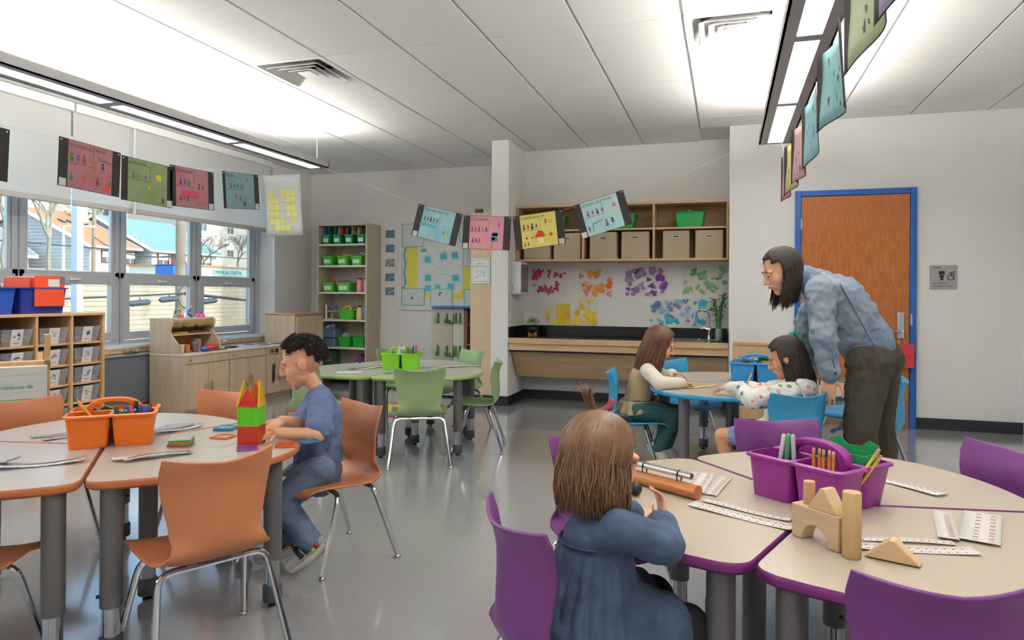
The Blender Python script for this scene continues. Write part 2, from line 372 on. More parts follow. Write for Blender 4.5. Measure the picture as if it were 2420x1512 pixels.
# door ---------------------------------------------------------------------------------
M_blue = mat('blue_frame_paint', '#1258a8', .35)
dx0, dx1, dt = .614, 1.630, 2.168
d = struct('door_frame', MB().b2((dx0, YW-.035, 0), (dx0+.052, YW+.01, dt)).b2((dx1-.052, YW-.035, 0), (dx1, YW+.01, dt)).b2((dx0+.052, YW-.035, dt-.052), (dx1-.052, YW+.01, dt)), M_blue, bevel=.004)
MB().b2((dx1-.05, YW-.037, .93), (dx1-.035, YW-.034, 1.03)).build('strike_plate', M_steel, d)
def doormat():
    m = mat('oak_door', '#b1652c', .32, spec=.4, coat=.3); n = m.node_tree.nodes; L = m.node_tree.links; b = n['Principled BSDF']
    tc = n.new('ShaderNodeTexCoord'); mp = n.new('ShaderNodeMapping'); mp.inputs['Scale'].default_value = (5.2, 1, .32); L.new(tc.outputs['Object'], mp.inputs['Vector'])
    sx = n.new('ShaderNodeSeparateXYZ'); L.new(mp.outputs[0], sx.inputs[0])
    pp = n.new('ShaderNodeMath'); pp.operation = 'PINGPONG'; pp.inputs[1].default_value = .5; L.new(sx.outputs[0], pp.inputs[0])
    cb = n.new('ShaderNodeCombineXYZ'); L.new(pp.outputs[0], cb.inputs[0]); L.new(sx.outputs[2], cb.inputs[2])
    nz = n.new('ShaderNodeTexNoise'); nz.inputs['Scale'].default_value = 2.2; nz.inputs['Detail'].default_value = 2; L.new(cb.outputs[0], nz.inputs['Vector'])
    ml = n.new('ShaderNodeMath'); ml.operation = 'MULTIPLY'; ml.inputs[1].default_value = 26; L.new(nz.outputs['Fac'], ml.inputs[0])
    fr = n.new('ShaderNodeMath'); fr.operation = 'FRACT'; L.new(ml.outputs[0], fr.inputs[0])
    mp2 = n.new('ShaderNodeMapping'); mp2.inputs['Scale'].default_value = (160, 1, 5); L.new(tc.outputs['Object'], mp2.inputs['Vector'])
    n2 = n.new('ShaderNodeTexNoise'); n2.inputs['Scale'].default_value = 1; n2.inputs['Detail'].default_value = 4; L.new(mp2.outputs[0], n2.inputs['Vector'])
    r = n.new('ShaderNodeValToRGB'); r.color_ramp.elements[0].color = lin('#a65b26'); r.color_ramp.elements[1].color = lin('#c07434'); e = r.color_ramp.elements.new(.82); e.color = lin('#b96d30'); r.color_ramp.elements[0].position = .0
    L.new(fr.outputs[0], r.inputs[0])
    mx = n.new('ShaderNodeMix'); mx.data_type = 'RGBA'; mx.blend_type = 'MULTIPLY'; mx.inputs[0].default_value = .5
    r2 = n.new('ShaderNodeValToRGB'); r2.color_ramp.elements[0].color = (.55, .5, .45, 1); r2.color_ramp.elements[0].position = .35; r2.color_ramp.elements[1].position = .6; L.new(n2.outputs['Fac'], r2.inputs[0])
    L.new(r.outputs[0], mx.inputs[6]); L.new(r2.outputs[0], mx.inputs[7]); L.new(mx.outputs[2], b.inputs['Base Color']); return m
d1 = struct('door_1', MB().b2((dx0+.055, YW-.022, .012), (dx1-.055, YW+.01, dt-.055)), doormat(), bevel=.002)
MB().b2((dx0+.075, YW-.0245, .03), (dx1-.075, YW-.021, .44)).build('kick_plate', mat('kick_plate', '#8d8987', .38, metal=.8), d1)
h = MB().box((1.505, YW-.030, .925), (.062, .018, .245)); h.build('lock_plate', M_steel, d1, bevel=.012)
lv = MB().cyl((1.505, YW-.035, .875), (1.505, YW-.078, .875), .014, n=12); lv.tube([(1.505, YW-.075, .875), (1.46, YW-.078, .874), (1.40, YW-.072, .876)], [.011, .010, .009], 10); lv.build('lever', M_chrome, d1, smooth=True)
for z in (1.86, 1.10, .30): MB().cyl((dx0+.056, YW-.030, z-.055), (dx0+.056, YW-.030, z+.055), .008, n=10).build('hinge', M_steel, d1)
# red card on the lever
t = thing('door_card', 'red card hanging by a string from the door lever', 'card', (1.497, YW-.085, .66))
MB().b2((-.105, 0, -.11), (.105, .002, .10)).build('card', mat('red_card', '#c8303c', .6), t)
s = MB().tube([(-.02, .003, .10), (-.012, .01, .20)], .0018, 5); s.tube([(.03, .003, .10), (.015, .01, .20)], .0018, 5); s.tube([(-.012, .01, .20), (0, .02, .228), (.015, .01, .20)], .0018, 5); s.build('string', mat('string', '#d8c9a0', .8), t)
text('ocupado', .042, M_black, t, Matrix.Translation((-.085, -.0008, -.02)) @ XZ)
# room sign
t = thing('room_sign', 'grey plastic toilet sign with black symbols beside the door', 'sign', (1.846, YW-.006, 1.36))
MB().prism(rrect(.215, .215, .01), .006, M=Matrix.Translation((0, .006, 0)) @ XZ).build('plate', mat('sign_grey', '#a9a8a7', .5), t)
P = Matrix.Translation((0, -.0002, 0)) @ XZ
text('204A', .028, M_black, t, P @ Matrix.Translation((-.083, .075, 0)), xs=1.1)
text('ALL GENDER', .0205, M_black, t, P @ Matrix.Translation((-.083, -.060, 0)), xs=1.0)
text('STUDENT TOILET', .0205, M_black, t, P @ Matrix.Translation((-.083, -.086, 0)), xs=1.0)
s = MB(); s.prism(rrect(.046, .030, .003, cx=-.013, cy=.040), .0012, P).prism(rrect(.040, .010, .004, cx=-.013, cy=.016), .0012, P)
s.prism([(-.033, .010), (.007, .010), (-.002, -.008), (-.024, -.008)], .0012, P).prism(rrect(.024, .016, .002, cx=-.013, cy=-.018), .0012, P); s.build('toilet_symbol', M_black, t)
s = MB(); s.prism([(.083+.0075*cos(a*pi/8), .046+.0075*sin(a*pi/8)) for a in range(16)], .0012, P)
o_ = [(.055+.026*cos(R(a)), -.002+.026*sin(R(a))) for a in range(100, 341, 15)]; i_ = [(.055+.019*cos(R(a)), -.002+.019*sin(R(a))) for a in range(100, 341, 15)]
s.prism(o_ + i_[::-1], .0012, P)
for q in ([(.040, .034), (.046, .040), (.068, .044), (.074, .038), (.058, .012), (.052, .016), (.062, .034), (.048, .032)], [(.058, .016), (.084, .014), (.086, -.022), (.078, -.022), (.077, .006), (.056, .006)], [(.066, .030), (.071, .034), (.092, .020), (.088, .014)]): s.prism(q, .0012, P)
s.build('wheelchair_symbol', M_black, t)
# ================================================================ tables and chairs
M_leg = mat('leg_grey', '#6b6a6b', .45, metal=.35); M_foot = mat('foot_grey', '#4b4b4d', .5)
M_screw = mat('glide_metal', '#b5b2ac', .25, metal=1)
TZ = .590; TS = .968     # table height; the tables were surveyed at .57, TS carries the plan positions to the true height
RIM = [(0, .785), (10, .775), (20, .747), (30, .71), (40, .674), (50, .645), (60, .622)]
def rim(a):
    a = abs(a)
    for (a0, r0), (a1, r1) in zip(RIM, RIM[1:]):
        if a <= a1: t = (a-a0)/(a1-a0); return (r0+(r1-r0)*t)*TS
    return RIM[-1][1]*TS
def offset_poly(p, d):
    n = len(p); out = []
    for i in range(n):
        a, b, c = Vector(p[i-1]), Vector(p[i]), Vector(p[(i+1) % n])
        n1 = (b-a).normalized(); n2 = (c-b).normalized(); m = Vector((n1.y+n2.y, -n1.x-n2.x))
        if m.length < 1e-6: m = Vector((n1.y, -n1.x))
        m.normalize(); k = max(.5, m.dot(Vector((n1.y, -n1.x)))); out.append(tuple(b - m*(d/k)))
    return out
def round_corners(p, rad, idx):
    out = []
    for i, q in enumerate(p):
        if i not in idx: out.append(q); continue
        a, b, c = Vector(p[i-1]), Vector(q), Vector(p[(i+1) % len(p)])
        u, v = (a-b), (c-b); r = min(rad, u.length*.8, v.length*.8); u.normalize(); v.normalize()
        for k in range(6):
            t = k/5; out.append(tuple((b+u*r)*(1-t)**2 + b*2*t*(1-t) + (b+v*r)*t*t))
    return out
def table_leg(x, y):
    """adjustable leg parts as (name, builder, material)"""
    L1 = MB().cyl((x, y, .178), (x, y, TZ-.03), .0335, n=18)
    L2 = MB().cyl((x, y, .055), (x, y, .185), .0275, n=16)
    L3 = MB().lathe([(.033, .02), (.036, .024), (.036, .076), (.031, .084)], (x, y, 0), 16)
    L4 = MB().lathe([(.018, 0), (.02, .006), (.009, .012), (.009, .022)], (x, y, 0), 10)
    return L1, L2, L3, L4
def make_section(color_edge, top_col):
    a = list(range(-54, 55, 6)); gap = .004
    pts = [(rim(t)*sin(R(t)), rim(t)*cos(R(t))) for t in a]
    # corner points on the seams and a cut apex at the centre
    s60, c60 = sin(R(60)), cos(R(60))
    e = (.592*s60, .592*c60)
    poly = [(.035*s60-.0, .035*c60+gap*1.2), (e[0]-gap*c60, e[1]+gap*s60)] + [(x, y) for x, y in pts[::-1]] + [(-e[0]+gap*c60, e[1]+gap*s60), (-.035*s60, .035*c60+gap*1.2)]
    n = len(poly); poly = round_corners(poly, .045, [1, n-2])
    poly = poly if sum((poly[i-1][0]*q[1]-q[0]*poly[i-1][1]) for i, q in enumerate(poly)) > 0 else poly[::-1]
    n = len(poly); top = offset_poly(poly, .007)
    rings = [(offset_poly(poly, .004), TZ), (offset_poly(poly, .001), TZ-.004), (poly, TZ-.012), (offset_poly(poly, .002), TZ-.022), (offset_poly(poly, .012), TZ-.030)]
    b = MB(); vs = [(p[0], p[1], z) for q, z in rings for p in q]; fs = []
    for i in range(len(rings)-1):
        for k in range(n): fs.append((i*n+k, (i+1)*n+k, (i+1)*n+(k+1) % n, i*n+(k+1) % n))
    fs.append(tuple(range((len(rings)-1)*n, len(rings)*n))[::-1]); b.add(vs, fs)
    t = MB(); t.add([(p[0], p[1], TZ-.0005) for p in offset_poly(poly, .004)] , [tuple(range(n))])
    return b.mesh('edge_band', color_edge, True), t.mesh('laminate_top', top_col)
LEGXY = [(.44, .345), (-.44, .345), (0, .18), (0, .68)]
def trio(nm, cx, cy, seam, edge, top, labs, group):
    me, mt = make_section(edge, top)
    for k in range(3):
        t = thing('wedge_table', labs[k], 'table', (cx*TS, cy*TS, 0), R(seam+60+120*k-90), group)
        link('edge_band', me, t); link('laminate_top', mt, t)
        for x, y in LEGXY:
            L1, L2, L3, L4 = table_leg(x, y)
            g = L1.build('leg', M_leg, t, smooth=True); L2.build('chrome_insert', M_chrome, g, smooth=True); L3.build('foot_cap', M_foot, g, smooth=True); L4.build('glide', M_screw, g, smooth=True)
            MB().cyl((x+.02, y-.02, .215), (x+.03, y-.03, .215), .006, n=8).build('bolt', M_black, g)
M_topb = mat('laminate_beige', '#bdb2a3', .3, spec=.45, noise=(90, '#b6ab9b', .5))
M_topo = mat('laminate_warm', '#bfb7ae', .26, spec=.5, noise=(90, '#b9b1a7', .5))
M_topg = mat('laminate_pale', '#bdbfb8', .26, spec=.5, noise=(90, '#b7b9b1', .5))
OR, GR, BL, PU = '#bd7952', '#8aa372', '#3a93c0', '#6f3579'
def edgem(c): return pmat('edge', c, rough=.38)
trio('purple', .268, 2.235, 9.5, edgem('#74256f'), M_topb, ['purple-edged wedge table beyond the purple caddy, in front of the woman', 'purple-edged wedge table where the girl in denim sits', 'purple-edged wedge table carrying the wooden building blocks'], 'purple wedge tables set in a ring')
trio('orange', -2.378, 2.188, 71.3, edgem('#b5683c'), M_topo, ['orange-edged wedge table on the window side of the orange caddy', 'orange-edged wedge table cut off by the left picture edge', 'orange-edged wedge table carrying the magnetic tile tower'], 'orange wedge tables set in a ring')
trio('green', -2.568, 5.232, 33.5, edgem('#9fbf74'), M_topg, ['green-edged wedge table on the bulletin board side of the green caddy', 'green-edged wedge table with two small white cards, behind the boy', 'green-edged wedge table behind the front green chair'], 'green wedge tables set in a ring')
trio('blue', .14, 5.11, 56, edgem('#2c96cc'), M_topb, ['blue-edged wedge table nearest the sink counter', 'blue-edged wedge table with yellow paper strips', 'blue-edged wedge table beside the standing woman'], 'blue wedge tables set in a ring')

# chair: local +Y is the way the sitter faces ------------------------------------
PROF = [(.232, .318), (.226, .336), (.205, .347), (.15, .352), (.08, .348), (0, .342), (-.07, .342), (-.112, .352), (-.140, .376), (-.152, .41), (-.155, .46), (-.150, .52), (-.148, .58), (-.154, .63), (-.166, .668)]
WID = [.165, .178, .186, .190, .192, .190, .186, .172, .152, .140, .146, .158, .170, .176, .172]
def chair_shell():
    nu = 12; b = MB(); N = len(PROF)
    def fn(u, v):
        i = min(int(v*(N-1)), N-2); t = v*(N-1)-i
        y = PROF[i][0]*(1-t)+PROF[i+1][0]*t; z = PROF[i][1]*(1-t)+PROF[i+1][1]*t; w_ = WID[i]*(1-t)+WID[i+1]*t
        q = (u*2-1); x = q*w_
        k = max(0, min(1, (v*(N-1)-7)/2.5))             # 0 on the seat, 1 on the back
        y += k*.052*q*q*(1 if k >= 1 else k)
        z += (1-k)*.012*abs(q)**3 - (.010*(1-abs(q))*max(0, (v-.9)/.1) if v > .9 else 0)
        if v > .85: z += .013*q*q*(v-.85)/.15; y -= .010*(v-.85)/.15
        if k == 0: z -= .006*(1-q*q)
        return Vector((x, y, z))
    b.grid(fn, nu, 28)
    return b
def rr(q):   # rounded polyline through q
    out = []
    for i, p in enumerate(q):
        if i in (0, len(q)-1): out.append(Vector(p)); continue
        a, b, c = Vector(q[i-1]), Vector(p), Vector(q[i+1]); r = .045
        u = (a-b).normalized()*min(r, (a-b).length*.45); v = (c-b).normalized()*min(r, (c-b).length*.45)
        for k in range(5): t = k/4; out.append((b+u)*(1-t)**2+b*2*t*(1-t)+(b+v)*t*t)
    return out
def make_chair(color):
    m = pmat('chair_shell', color, rough=.42, spec=.4)
    t = thing('classroom_chair', 'x', 'chair')
    sh = chair_shell().mesh('seat_shell', m, 'all')
    bm = bmesh.new(); bm.from_mesh(sh); bmesh.ops.recalc_face_normals(bm, faces=bm.faces); bm.to_mesh(sh); bm.free()
    s = link('seat_shell', sh, t, solid=.009); bv = s.modifiers.new('b', 'BEVEL'); bv.width = .003; bv.segments = 2; bv.limit_method = 'ANGLE'; bv.angle_limit = R(50)
    # side skirt lip under the seat rim
    for s_, y in ((1, .05), (-1, -.07)):
        q = rr([(-.21, s_*.185, .012), (-.168, s_*.085+.0, .325), (.168, s_*.085, .325), (.21, s_*.185, .012)])
        MB().tube(q, .0112, 9).build('leg_frame', M_chrome, t, smooth=True)
        for sx in (-1, 1): MB().lathe([(.013, 0), (.015, .004), (.013, .010), (.008, .014), (.008, .02)], (sx*.211, s_*.186, 0), 10).build('glide', M_screw, t, smooth=True)
    for sx in (-1, 1): MB().b2((sx*.07-.018, -.095, .322), (sx*.07+.018, .10, .337)).build('bracket', mat('bracket_grey', '#8a8a8c', .4, metal=.5), t, bevel=.004)
    return t
CH = {}
def chair(color, x, y, f, label, group):
    if color not in CH: c = CH[color] = make_chair(color)
    else: c = copy_tree(CH[color])
    return place(c, (x, y, 0), facing(f), label, group)
go, gg, gb, gp = 'orange chairs around the orange tables', 'green chairs around the green tables', 'blue chairs around the blue tables', 'purple chairs around the purple tables'
chair(OR, -1.63, 1.885, (-.876, .483), 'orange plastic chair seen from behind with a full back, at the front of its table', go)
chair(OR, -1.68, 2.78, (-.49, -.872), 'orange plastic chair the boy in the blue T-shirt sits on', go)
chair(OR, -2.44, 2.90, (.16, -.987), 'orange plastic chair between the play kitchen and the magnetic tile tower', go)
chair(OR, -3.05, 2.42, (.96, -.28), 'orange plastic chair in front of the bin shelf, behind its table', go)
chair(OR, -2.24, 1.48, (-.37, .93), 'orange plastic chair cut off by the picture edge, mostly its seat showing', go)
chair(GR, -2.056, 4.48, (-.441, .897), 'green plastic chair seen from behind with a full back, in front of the green caddy', gg)
chair(GR, -1.82, 5.07, (-.965, -.26), 'green plastic chair seen side-on, beside the white wall pier', gg)
chair(GR, -2.28, 5.85, (-.567, -.824), 'pale lit green plastic chair below the board with green hooks', gg)
chair(GR, -2.885, 5.84, (.804, -.595), 'green plastic chair behind the green caddy, below the row of photos', gg)
chair(GR, -2.80, 4.36, (.35, .937), 'green plastic chair half hidden behind the head of the boy', gg)
chair(BL, -.60, 4.70, (.985, .12), 'blue plastic chair the girl in the beige vest sits on', gb)
chair(BL, -.31, 5.62, (.82, -.57), 'empty blue plastic chair between the girl in the beige vest and the sink counter', gb)
chair(BL, .31, 4.05, (-.5, .866), 'blue plastic chair with its back to us, under the girl in the floral hoodie', gb)
chair(BL, .90, 4.84, (-.95, .30), 'blue plastic chair just behind the legs of the standing woman', gb)
chair(BL, .90, 5.62, (-.8, -.6), 'blue plastic chair between the standing woman and the door', gb)
chair(BL, .26, 6.0, (-.1, -1), 'blue plastic chair behind the blue caddy, near the tap', gb)
chair(PU, .235, 2.93, (.3, -.954), 'purple plastic chair beyond the caddy, below the girl in the floral hoodie', gp)
chair(PU, -.40, 2.47, (.85, -.53), 'purple plastic chair half hidden behind the head of the girl in denim', gp)
chair(PU, .80, 2.66, (-.87, -.49), 'purple plastic chair cut off by the right picture edge, beyond the table', gp)
chair(PU, .365, 1.56, (-.2, .98), 'big purple plastic chair back nearest the camera, in front of the blocks', gp)
chair(PU, -.366, 1.62, (.78, .62), 'purple plastic chair the girl in the denim dress sits on', gp)
# ================================================================ alcove: wall cubbies, counter, sink
rnd = random.Random(3)
def bin_mesh(w, d, h, tap=.82, lip=.012, wall=.004):
    """open tapered plastic tub, base at z=0"""
    b = MB(); r = .02
    o0 = rrect(w*tap, d*tap, r); o1 = rrect(w, d, r); l1 = rrect(w+lip*2, d+lip*2, r+lip*.5); i1 = rrect(w-2*wall, d-2*wall, r); i0 = rrect(w*tap-2*wall, d*tap-2*wall, r)
    L = [(o0, 0), (o1, h-.008), (l1, h-.008), (l1, h), (i1, h), (i0, wall)]; n = len(o0)
    vs = [(p[0], p[1], z) for q, z in L for p in q]; fs = [tuple(range(n))[::-1]]
    for i in range(len(L)-1): fs += [(i*n+k, i*n+(k+1) % n, (i+1)*n+(k+1) % n, (i+1)*n+k) for k in range(n)]
    fs.append(tuple(range((len(L)-1)*n, len(L)*n))); b.add(vs, fs); return b
M_cubin = mat('cubby_inside', '#c9a67e', .5, wood=('x', '#b89068', 2))
c0, c1, cz0, cz1, cy0 = -2.213, .018, 1.545, 2.153, 7.33
t = thing('wall_cubby_shelf', 'wall-hung maple cubby shelf above the sink counter', 'shelf', (0, 0, 0)); th = .022
MB().b2((c0, cy0, cz0), (c1, YA, cz0+th)).build('bottom_panel', M_mapleh, t, bevel=.002)
MB().b2((c0, cy0, cz1-th), (c1, YA, cz1)).build('top_panel', M_mapleh, t, bevel=.002)
MB().b2((c0, cy0+.004, 1.868), (c1, YA, 1.868+.02)).build('middle_shelf', M_mapleh, t, bevel=.002)
MB().b2((c0+th, YA-.012, cz0), (c1-th, YA, cz1)).build('back_panel', M_cubin, t)
bay = (c1-c0)/3
for i in range(4):
    x = c0+bay*i; x0 = x if i == 0 else (x-th if i == 3 else x-th/2)
    MB().b2((x0, cy0+.002, cz0+th), (x0+th, YA, cz1-th)).build('side_panel' if i in (0, 3) else 'divider', M_maple, t, bevel=.002)
M_canvas = mat('canvas_tan', '#b5a68e', .9, bump=(220, .15)); M_eyelet = mat('eyelet', '#d8d0c0', .5)
def fabric_cube(label, x, w, tilt=0):
    t = thing('fabric_cube', label, 'storage bin', (x, 7.36, cz0+th), tilt, 'tan fabric cubes on the wall shelf'); h = .285; D = .27
    o = rrect(w, D, .012); i = rrect(w-.012, D-.012, .01); n = len(o); b = MB()
    L = [(o, 0), (rrect(w*.99, D, .012), h), (rrect(w*.99-.012, D-.012, .01), h), (i, .006)]
    vs = [(p[0], p[1]+D/2, z) for q, z in L for p in q]; fs = [tuple(range(n))[::-1]]
    for k in range(3): fs += [(k*n+j, k*n+(j+1) % n, (k+1)*n+(j+1) % n, (k+1)*n+j) for j in range(n)]
    fs.append(tuple(range(3*n, 4*n))); b.add(vs, fs); b.build('body', M_canvas, t)
    P = Matrix.Translation((0, -.001, .225)) @ XZ
    MB().ring(rrect(.078, .026, .0129), rrect(.062, .013, .0064), .003, P).build('grommet', M_eyelet, t)
    MB().prism(rrect(.064, .015, .0074), .001, P).build('hand_hole', M_black, t)
for lab, a, b in (('tan fabric cube half covered by the yellow drawing, leftmost on the shelf', -2.138, -1.836), ('tan fabric cube beside the shelf divider, below the yellow drawing corner', -1.80, -1.50), ('tan fabric cube under the tilted light blue drawing', -1.403, -1.113), ('tan fabric cube second in the middle bay of the wall shelf', -1.065, -.772), ('tan fabric cube below the green bin, left in its bay', -.636, -.366), ('tan fabric cube at the right end of the wall shelf', -.309, -.034)):
    fabric_cube(lab, (a+b)/2, b-a)
M_gbin = mat('green_bin', '#149a4a', .35)
for lab, x in (('green plastic bin with clothes in the right upper bay of the wall shelf', -.365), ('green plastic bin peeking out beside the light blue drawing', -1.07), ('green plastic bin peeking out behind the yellow drawing', -1.83)):
    t = thing('storage_tub', lab, 'storage bin', (x, 7.47, 1.888), 0, 'green bins on top of the wall shelf')
    bin_mesh(.30, .20, .150, .86).build('body', M_gbin, t, smooth=True)
    s = MB()
    for k in range(6): s.ell((rnd.uniform(-.09, .09), rnd.uniform(-.05, .05), .138+rnd.uniform(0, .02)), (.05, .035, .022+.012*rnd.random()), 10, 6, Matrix.Rotation(rnd.uniform(-.5, .5), 3, 'Y'))
    s.build('folded_cloth', mat('green_cloth', '#137a3c', .8), t, smooth='all')
    MB().ell((0, -.02, .165), (.035, .03, .022), 10, 6, Matrix.Rotation(.5, 3, 'Y')).build('plastic_wrap', mat('clear_wrap', '#cfd6dc', .2, alpha=.6), t, smooth='all')
# counter
M_ctop = mat('black_laminate', '#15161a', .22, spec=.5)
t = thing('sink_counter', 'maple-edged black counter with a slanted knee panel in the alcove', 'counter', (0, 0, 0))
MB().b2((AX0, 7.085, .668), (AX1, YA, .722)).build('worktop', M_ctop, t)
MB().b2((AX0, 7.055, .664), (AX1, 7.085, .724)).build('front_edge', M_mapleh, t, bevel=.004)
MB().b2((AX0+.004, 7.072, .595), (AX1, 7.092, .662)).build('apron', M_mapleh, t, bevel=.002)
MB().b2((AX0, YA-.018, .722), (AX1, YA, .838)).b2((AX0, 7.075, .722), (AX0+.016, YA-.018, .838)).b2((AX1-.016, 7.075, .722), (AX1, YA-.018, .838)).build('backsplash', M_ctop, t, bevel=.003)
MB().b2((AX0+.01, 7.10, .575), (AX1-.01, 7.5, .595)).build('gap_shadow', M_black, t)  # black bar painted in for the shade of the gap under the apron
MB().add([(AX0+.012, 7.16, .575), (AX1-.006, 7.16, .575), (AX1-.006, 7.37, .285), (AX0+.012, 7.37, .285), (AX0+.012, 7.178, .58), (AX1-.006, 7.178, .58), (AX1-.006, 7.388, .29), (AX0+.012, 7.388, .29)], [(0, 3, 2, 1), (4, 5, 6, 7), (0, 1, 5, 4), (2, 3, 7, 6), (0, 4, 7, 3), (1, 2, 6, 5)]).build('knee_panel', M_mapleh, t, fix=True)
t = thing('sink', 'stainless steel sink set in the black counter', 'sink', (-.42, 7.40, .722))
MB().ring(rrect(.46, .40, .03), rrect(.40, .33, .04), .006).build('rim', M_steel, t, bevel=.002)
MB().prism(rrect(.41, .34, .04), .002, z0=.0005).build('basin', mat('basin_steel', '#6f7274', .3, metal=1), t)
MB().lathe([(.024, 0), (.024, .008), (.016, .014), (.001, .015)], (.15, .10, .004), 14).build('soap_dispenser', M_chrome, t, smooth=True)
t = thing('tap', 'chrome gooseneck tap beside the bamboo plant', 'tap', (-.165, 7.52, .722))
MB().prism(rrect(.20, .055, .02), .008).build('deck_plate', M_chrome, t, bevel=.002)
MB().lathe([(.026, .008), (.024, .03), (.020, .10), (.022, .115), (.016, .13), (.011, .135)], (0, 0, 0), 16).build('body', M_chrome, t, smooth=True)
arc = [(0, 0, .13), (0, 0, .22)] + [(-.075+.075*cos(R(a)), -.02*(a/180), .24+.075*sin(R(a))) for a in range(0, 181, 20)] + [(-.152, -.022, .205)]
MB().tube(arc, .0095, 10).build('spout', M_chrome, t, smooth=True)
MB().tube([(-.005, -.005, .105), (-.05, -.01, .125), (-.095, -.014, .118)], [.012, .009, .007], 8).build('lever', M_chrome, t, smooth=True)
def leaf(s, base, tip, w, curl=0, up=Vector((0, 0, 1))):
    base = Vector(base); tip = Vector(tip); d = tip-base; sd = d.cross(up)
    if sd.length < 1e-5: sd = Vector((1, 0, 0))
    sd.normalize(); n = sd.cross(d).normalized()
    P = [base, base+d*.35+sd*w-n*curl*.3, base+d*.7+sd*w*.7-n*curl*.7, tip-n*curl, base+d*.7-sd*w*.7-n*curl*.7, base+d*.35-sd*w-n*curl*.3, base+d*.4+n*.15*w, base+d*.72-n*curl*.6+n*.1*w]
    s.add(P, [(0, 1, 6), (1, 2, 7, 6), (2, 3, 7), (3, 4, 7), (4, 5, 6, 7), (5, 0, 6)])
t = thing('bamboo_plant', 'lucky bamboo in a glass vase beside the tap', 'plant', (-.075, 7.56, .722))
MB().lathe([(.036, 0), (.043, .03), (.040, .09), (.034, .12), (.031, .12), (.036, .09), (.039, .03), (.03, .006)], (0, 0, 0), 16).build('vase', mat('green_glass', '#bfe0d2', .05, alpha=.5, spec=.8), t, smooth=True)
MB().lathe([(.034, .008), (.036, .05), (.001, .055)], (0, 0, 0), 12).build('pebbles', mat('pebbles', '#2f6b5c', .5, noise=(80, '#9fc5b5', .6)), t)
M_bam = mat('bamboo_green', '#3f7d33', .5, noise=(20, '#5d9440', .5)); M_leafd = mat('leaf_green', '#2d6a2e', .5, noise=(12, '#4a8a3c', .5))
for k, (x, y, lean, h) in enumerate(((-.015, 0, -.02, .40), (.012, .008, .03, .44), (.0, -.012, .01, .33))):
    s = MB(); q = []; 
    for i in range(9): q.append((x+lean*i/8*(.5+i/16), y, .03+h*i/8))
    s.tube(q, [.0095 if i % 2 else .0085 for i in range(9)], 8); s.build('stalk', M_bam, t, smooth=True)
    s = MB(); tx, tz = x+lean, .03+h
    for i in range(15):
        a = rnd.uniform(0, 2*pi); r_ = rnd.uniform(.06, .13); z0 = tz-.14+rnd.uniform(0, .15); dx = cos(a)*r_
        if tx+dx > .085: dx = .08-tx
        leaf(s, (tx, y, z0), (tx+dx, y+sin(a)*r_*.6, z0+rnd.uniform(-.05, .09)), .011, .02)
    s.build('foliage', M_leafd, t)
t = thing('potted_succulent', 'small leafy plant in a black pot on a wooden stand', 'plant', (-2.05, 7.43, .722))
s = MB()
for a in (45, 135): s.box((0, 0, .018), (.10, .012, .03), R(a))
for a in (45, 135, 225, 315): s.box((.048*cos(R(a)), .048*sin(R(a)), .026), (.014, .014, .052), R(a))
s.build('wooden_stand', mat('stand_wood', '#a9713c', .5), t)
MB().lathe([(.02, .035), (.040, .05), (.05, .075), (.047, .10), (.038, .112), (.034, .112), (.03, .10), (.001, .098)], (0, 0, 0), 18).build('pot', mat('pot_black', '#1d1e22', .5), t, smooth=True)
s = MB()
for i in range(120):
    a = rnd.uniform(0, 2*pi); e = rnd.uniform(.15, 1.5); r_ = rnd.uniform(.045, .085); c = Vector((cos(a)*cos(e)*r_, sin(a)*cos(e)*r_, .105+sin(e)*r_*1.05)); dr = Vector((cos(a)*cos(e), sin(a)*cos(e), sin(e)))*.024
    leaf(s, c, c+dr+Vector((rnd.uniform(-.01, .01), rnd.uniform(-.01, .01), 0)), .008, .004)
s.build('foliage', mat('succulent', '#6d8a45', .5, noise=(30, '#a8b870', .6)), t)
# paper towel dispenser on the pier side
t = thing('towel_dispenser', 'white and steel paper towel dispenser on the pier wall', 'dispenser', (AX0, 7.31, 1.18))
MB().prism(rrect(.30, .36, .03, cy=.18), .11, Matrix.Rotation(R(90), 4, 'Z') @ XZ @ Matrix.Translation((0, 0, .001))).build('body', mat('dispenser_white', '#e6ebee', .3), t, bevel=.006)
MB().b2((.02, -.1505, .05), (.025, -.149, .11)).build('level_slot', M_black, t)
MB().b2((.11, -.13, .03), (.1125, .13, .33)).build('steel_cover', M_steel, t)
# cut-paper collages on the alcove wall
def blob(rn, r, k=None):
    kind = k if k is not None else rn.choice((0, 0, 0, 1, 1, 2, 3, 3, 4))
    if kind == 0: w_, h_ = r*rn.uniform(.6, 1.3), r*rn.uniform(.35, .7); p = [(-w_, -h_), (w_, -h_), (w_, h_), (-w_, h_)]
    elif kind == 1: p = [(-r, -r*.6), (r, -r*.5), (rn.uniform(-.5, .5)*r, r)]
    elif kind == 2: p = [(r*rn.uniform(.55, 1.1)*cos(a*2*pi/7), r*rn.uniform(.55, 1.1)*sin(a*2*pi/7)) for a in range(7)]
    elif kind == 3: p = [(-r, -r*.25), (-r*.3, -r*.3), (r*.2, -r*.9), (r, -r*.3), (r*.5, r*.2), (r*.7, r*.8), (-r*.1, r*.5), (-r*.8, r*.6)]
    else: p = [(r*.8*cos(a*pi/5), r*.8*sin(a*pi/5)) for a in range(10)]
    a = rn.uniform(0, 2*pi); return [(x*cos(a)-y*sin(a), x*sin(a)+y*cos(a)) for x, y in p]
M_paper = mat('white_paper', '#ece9e4', .7)
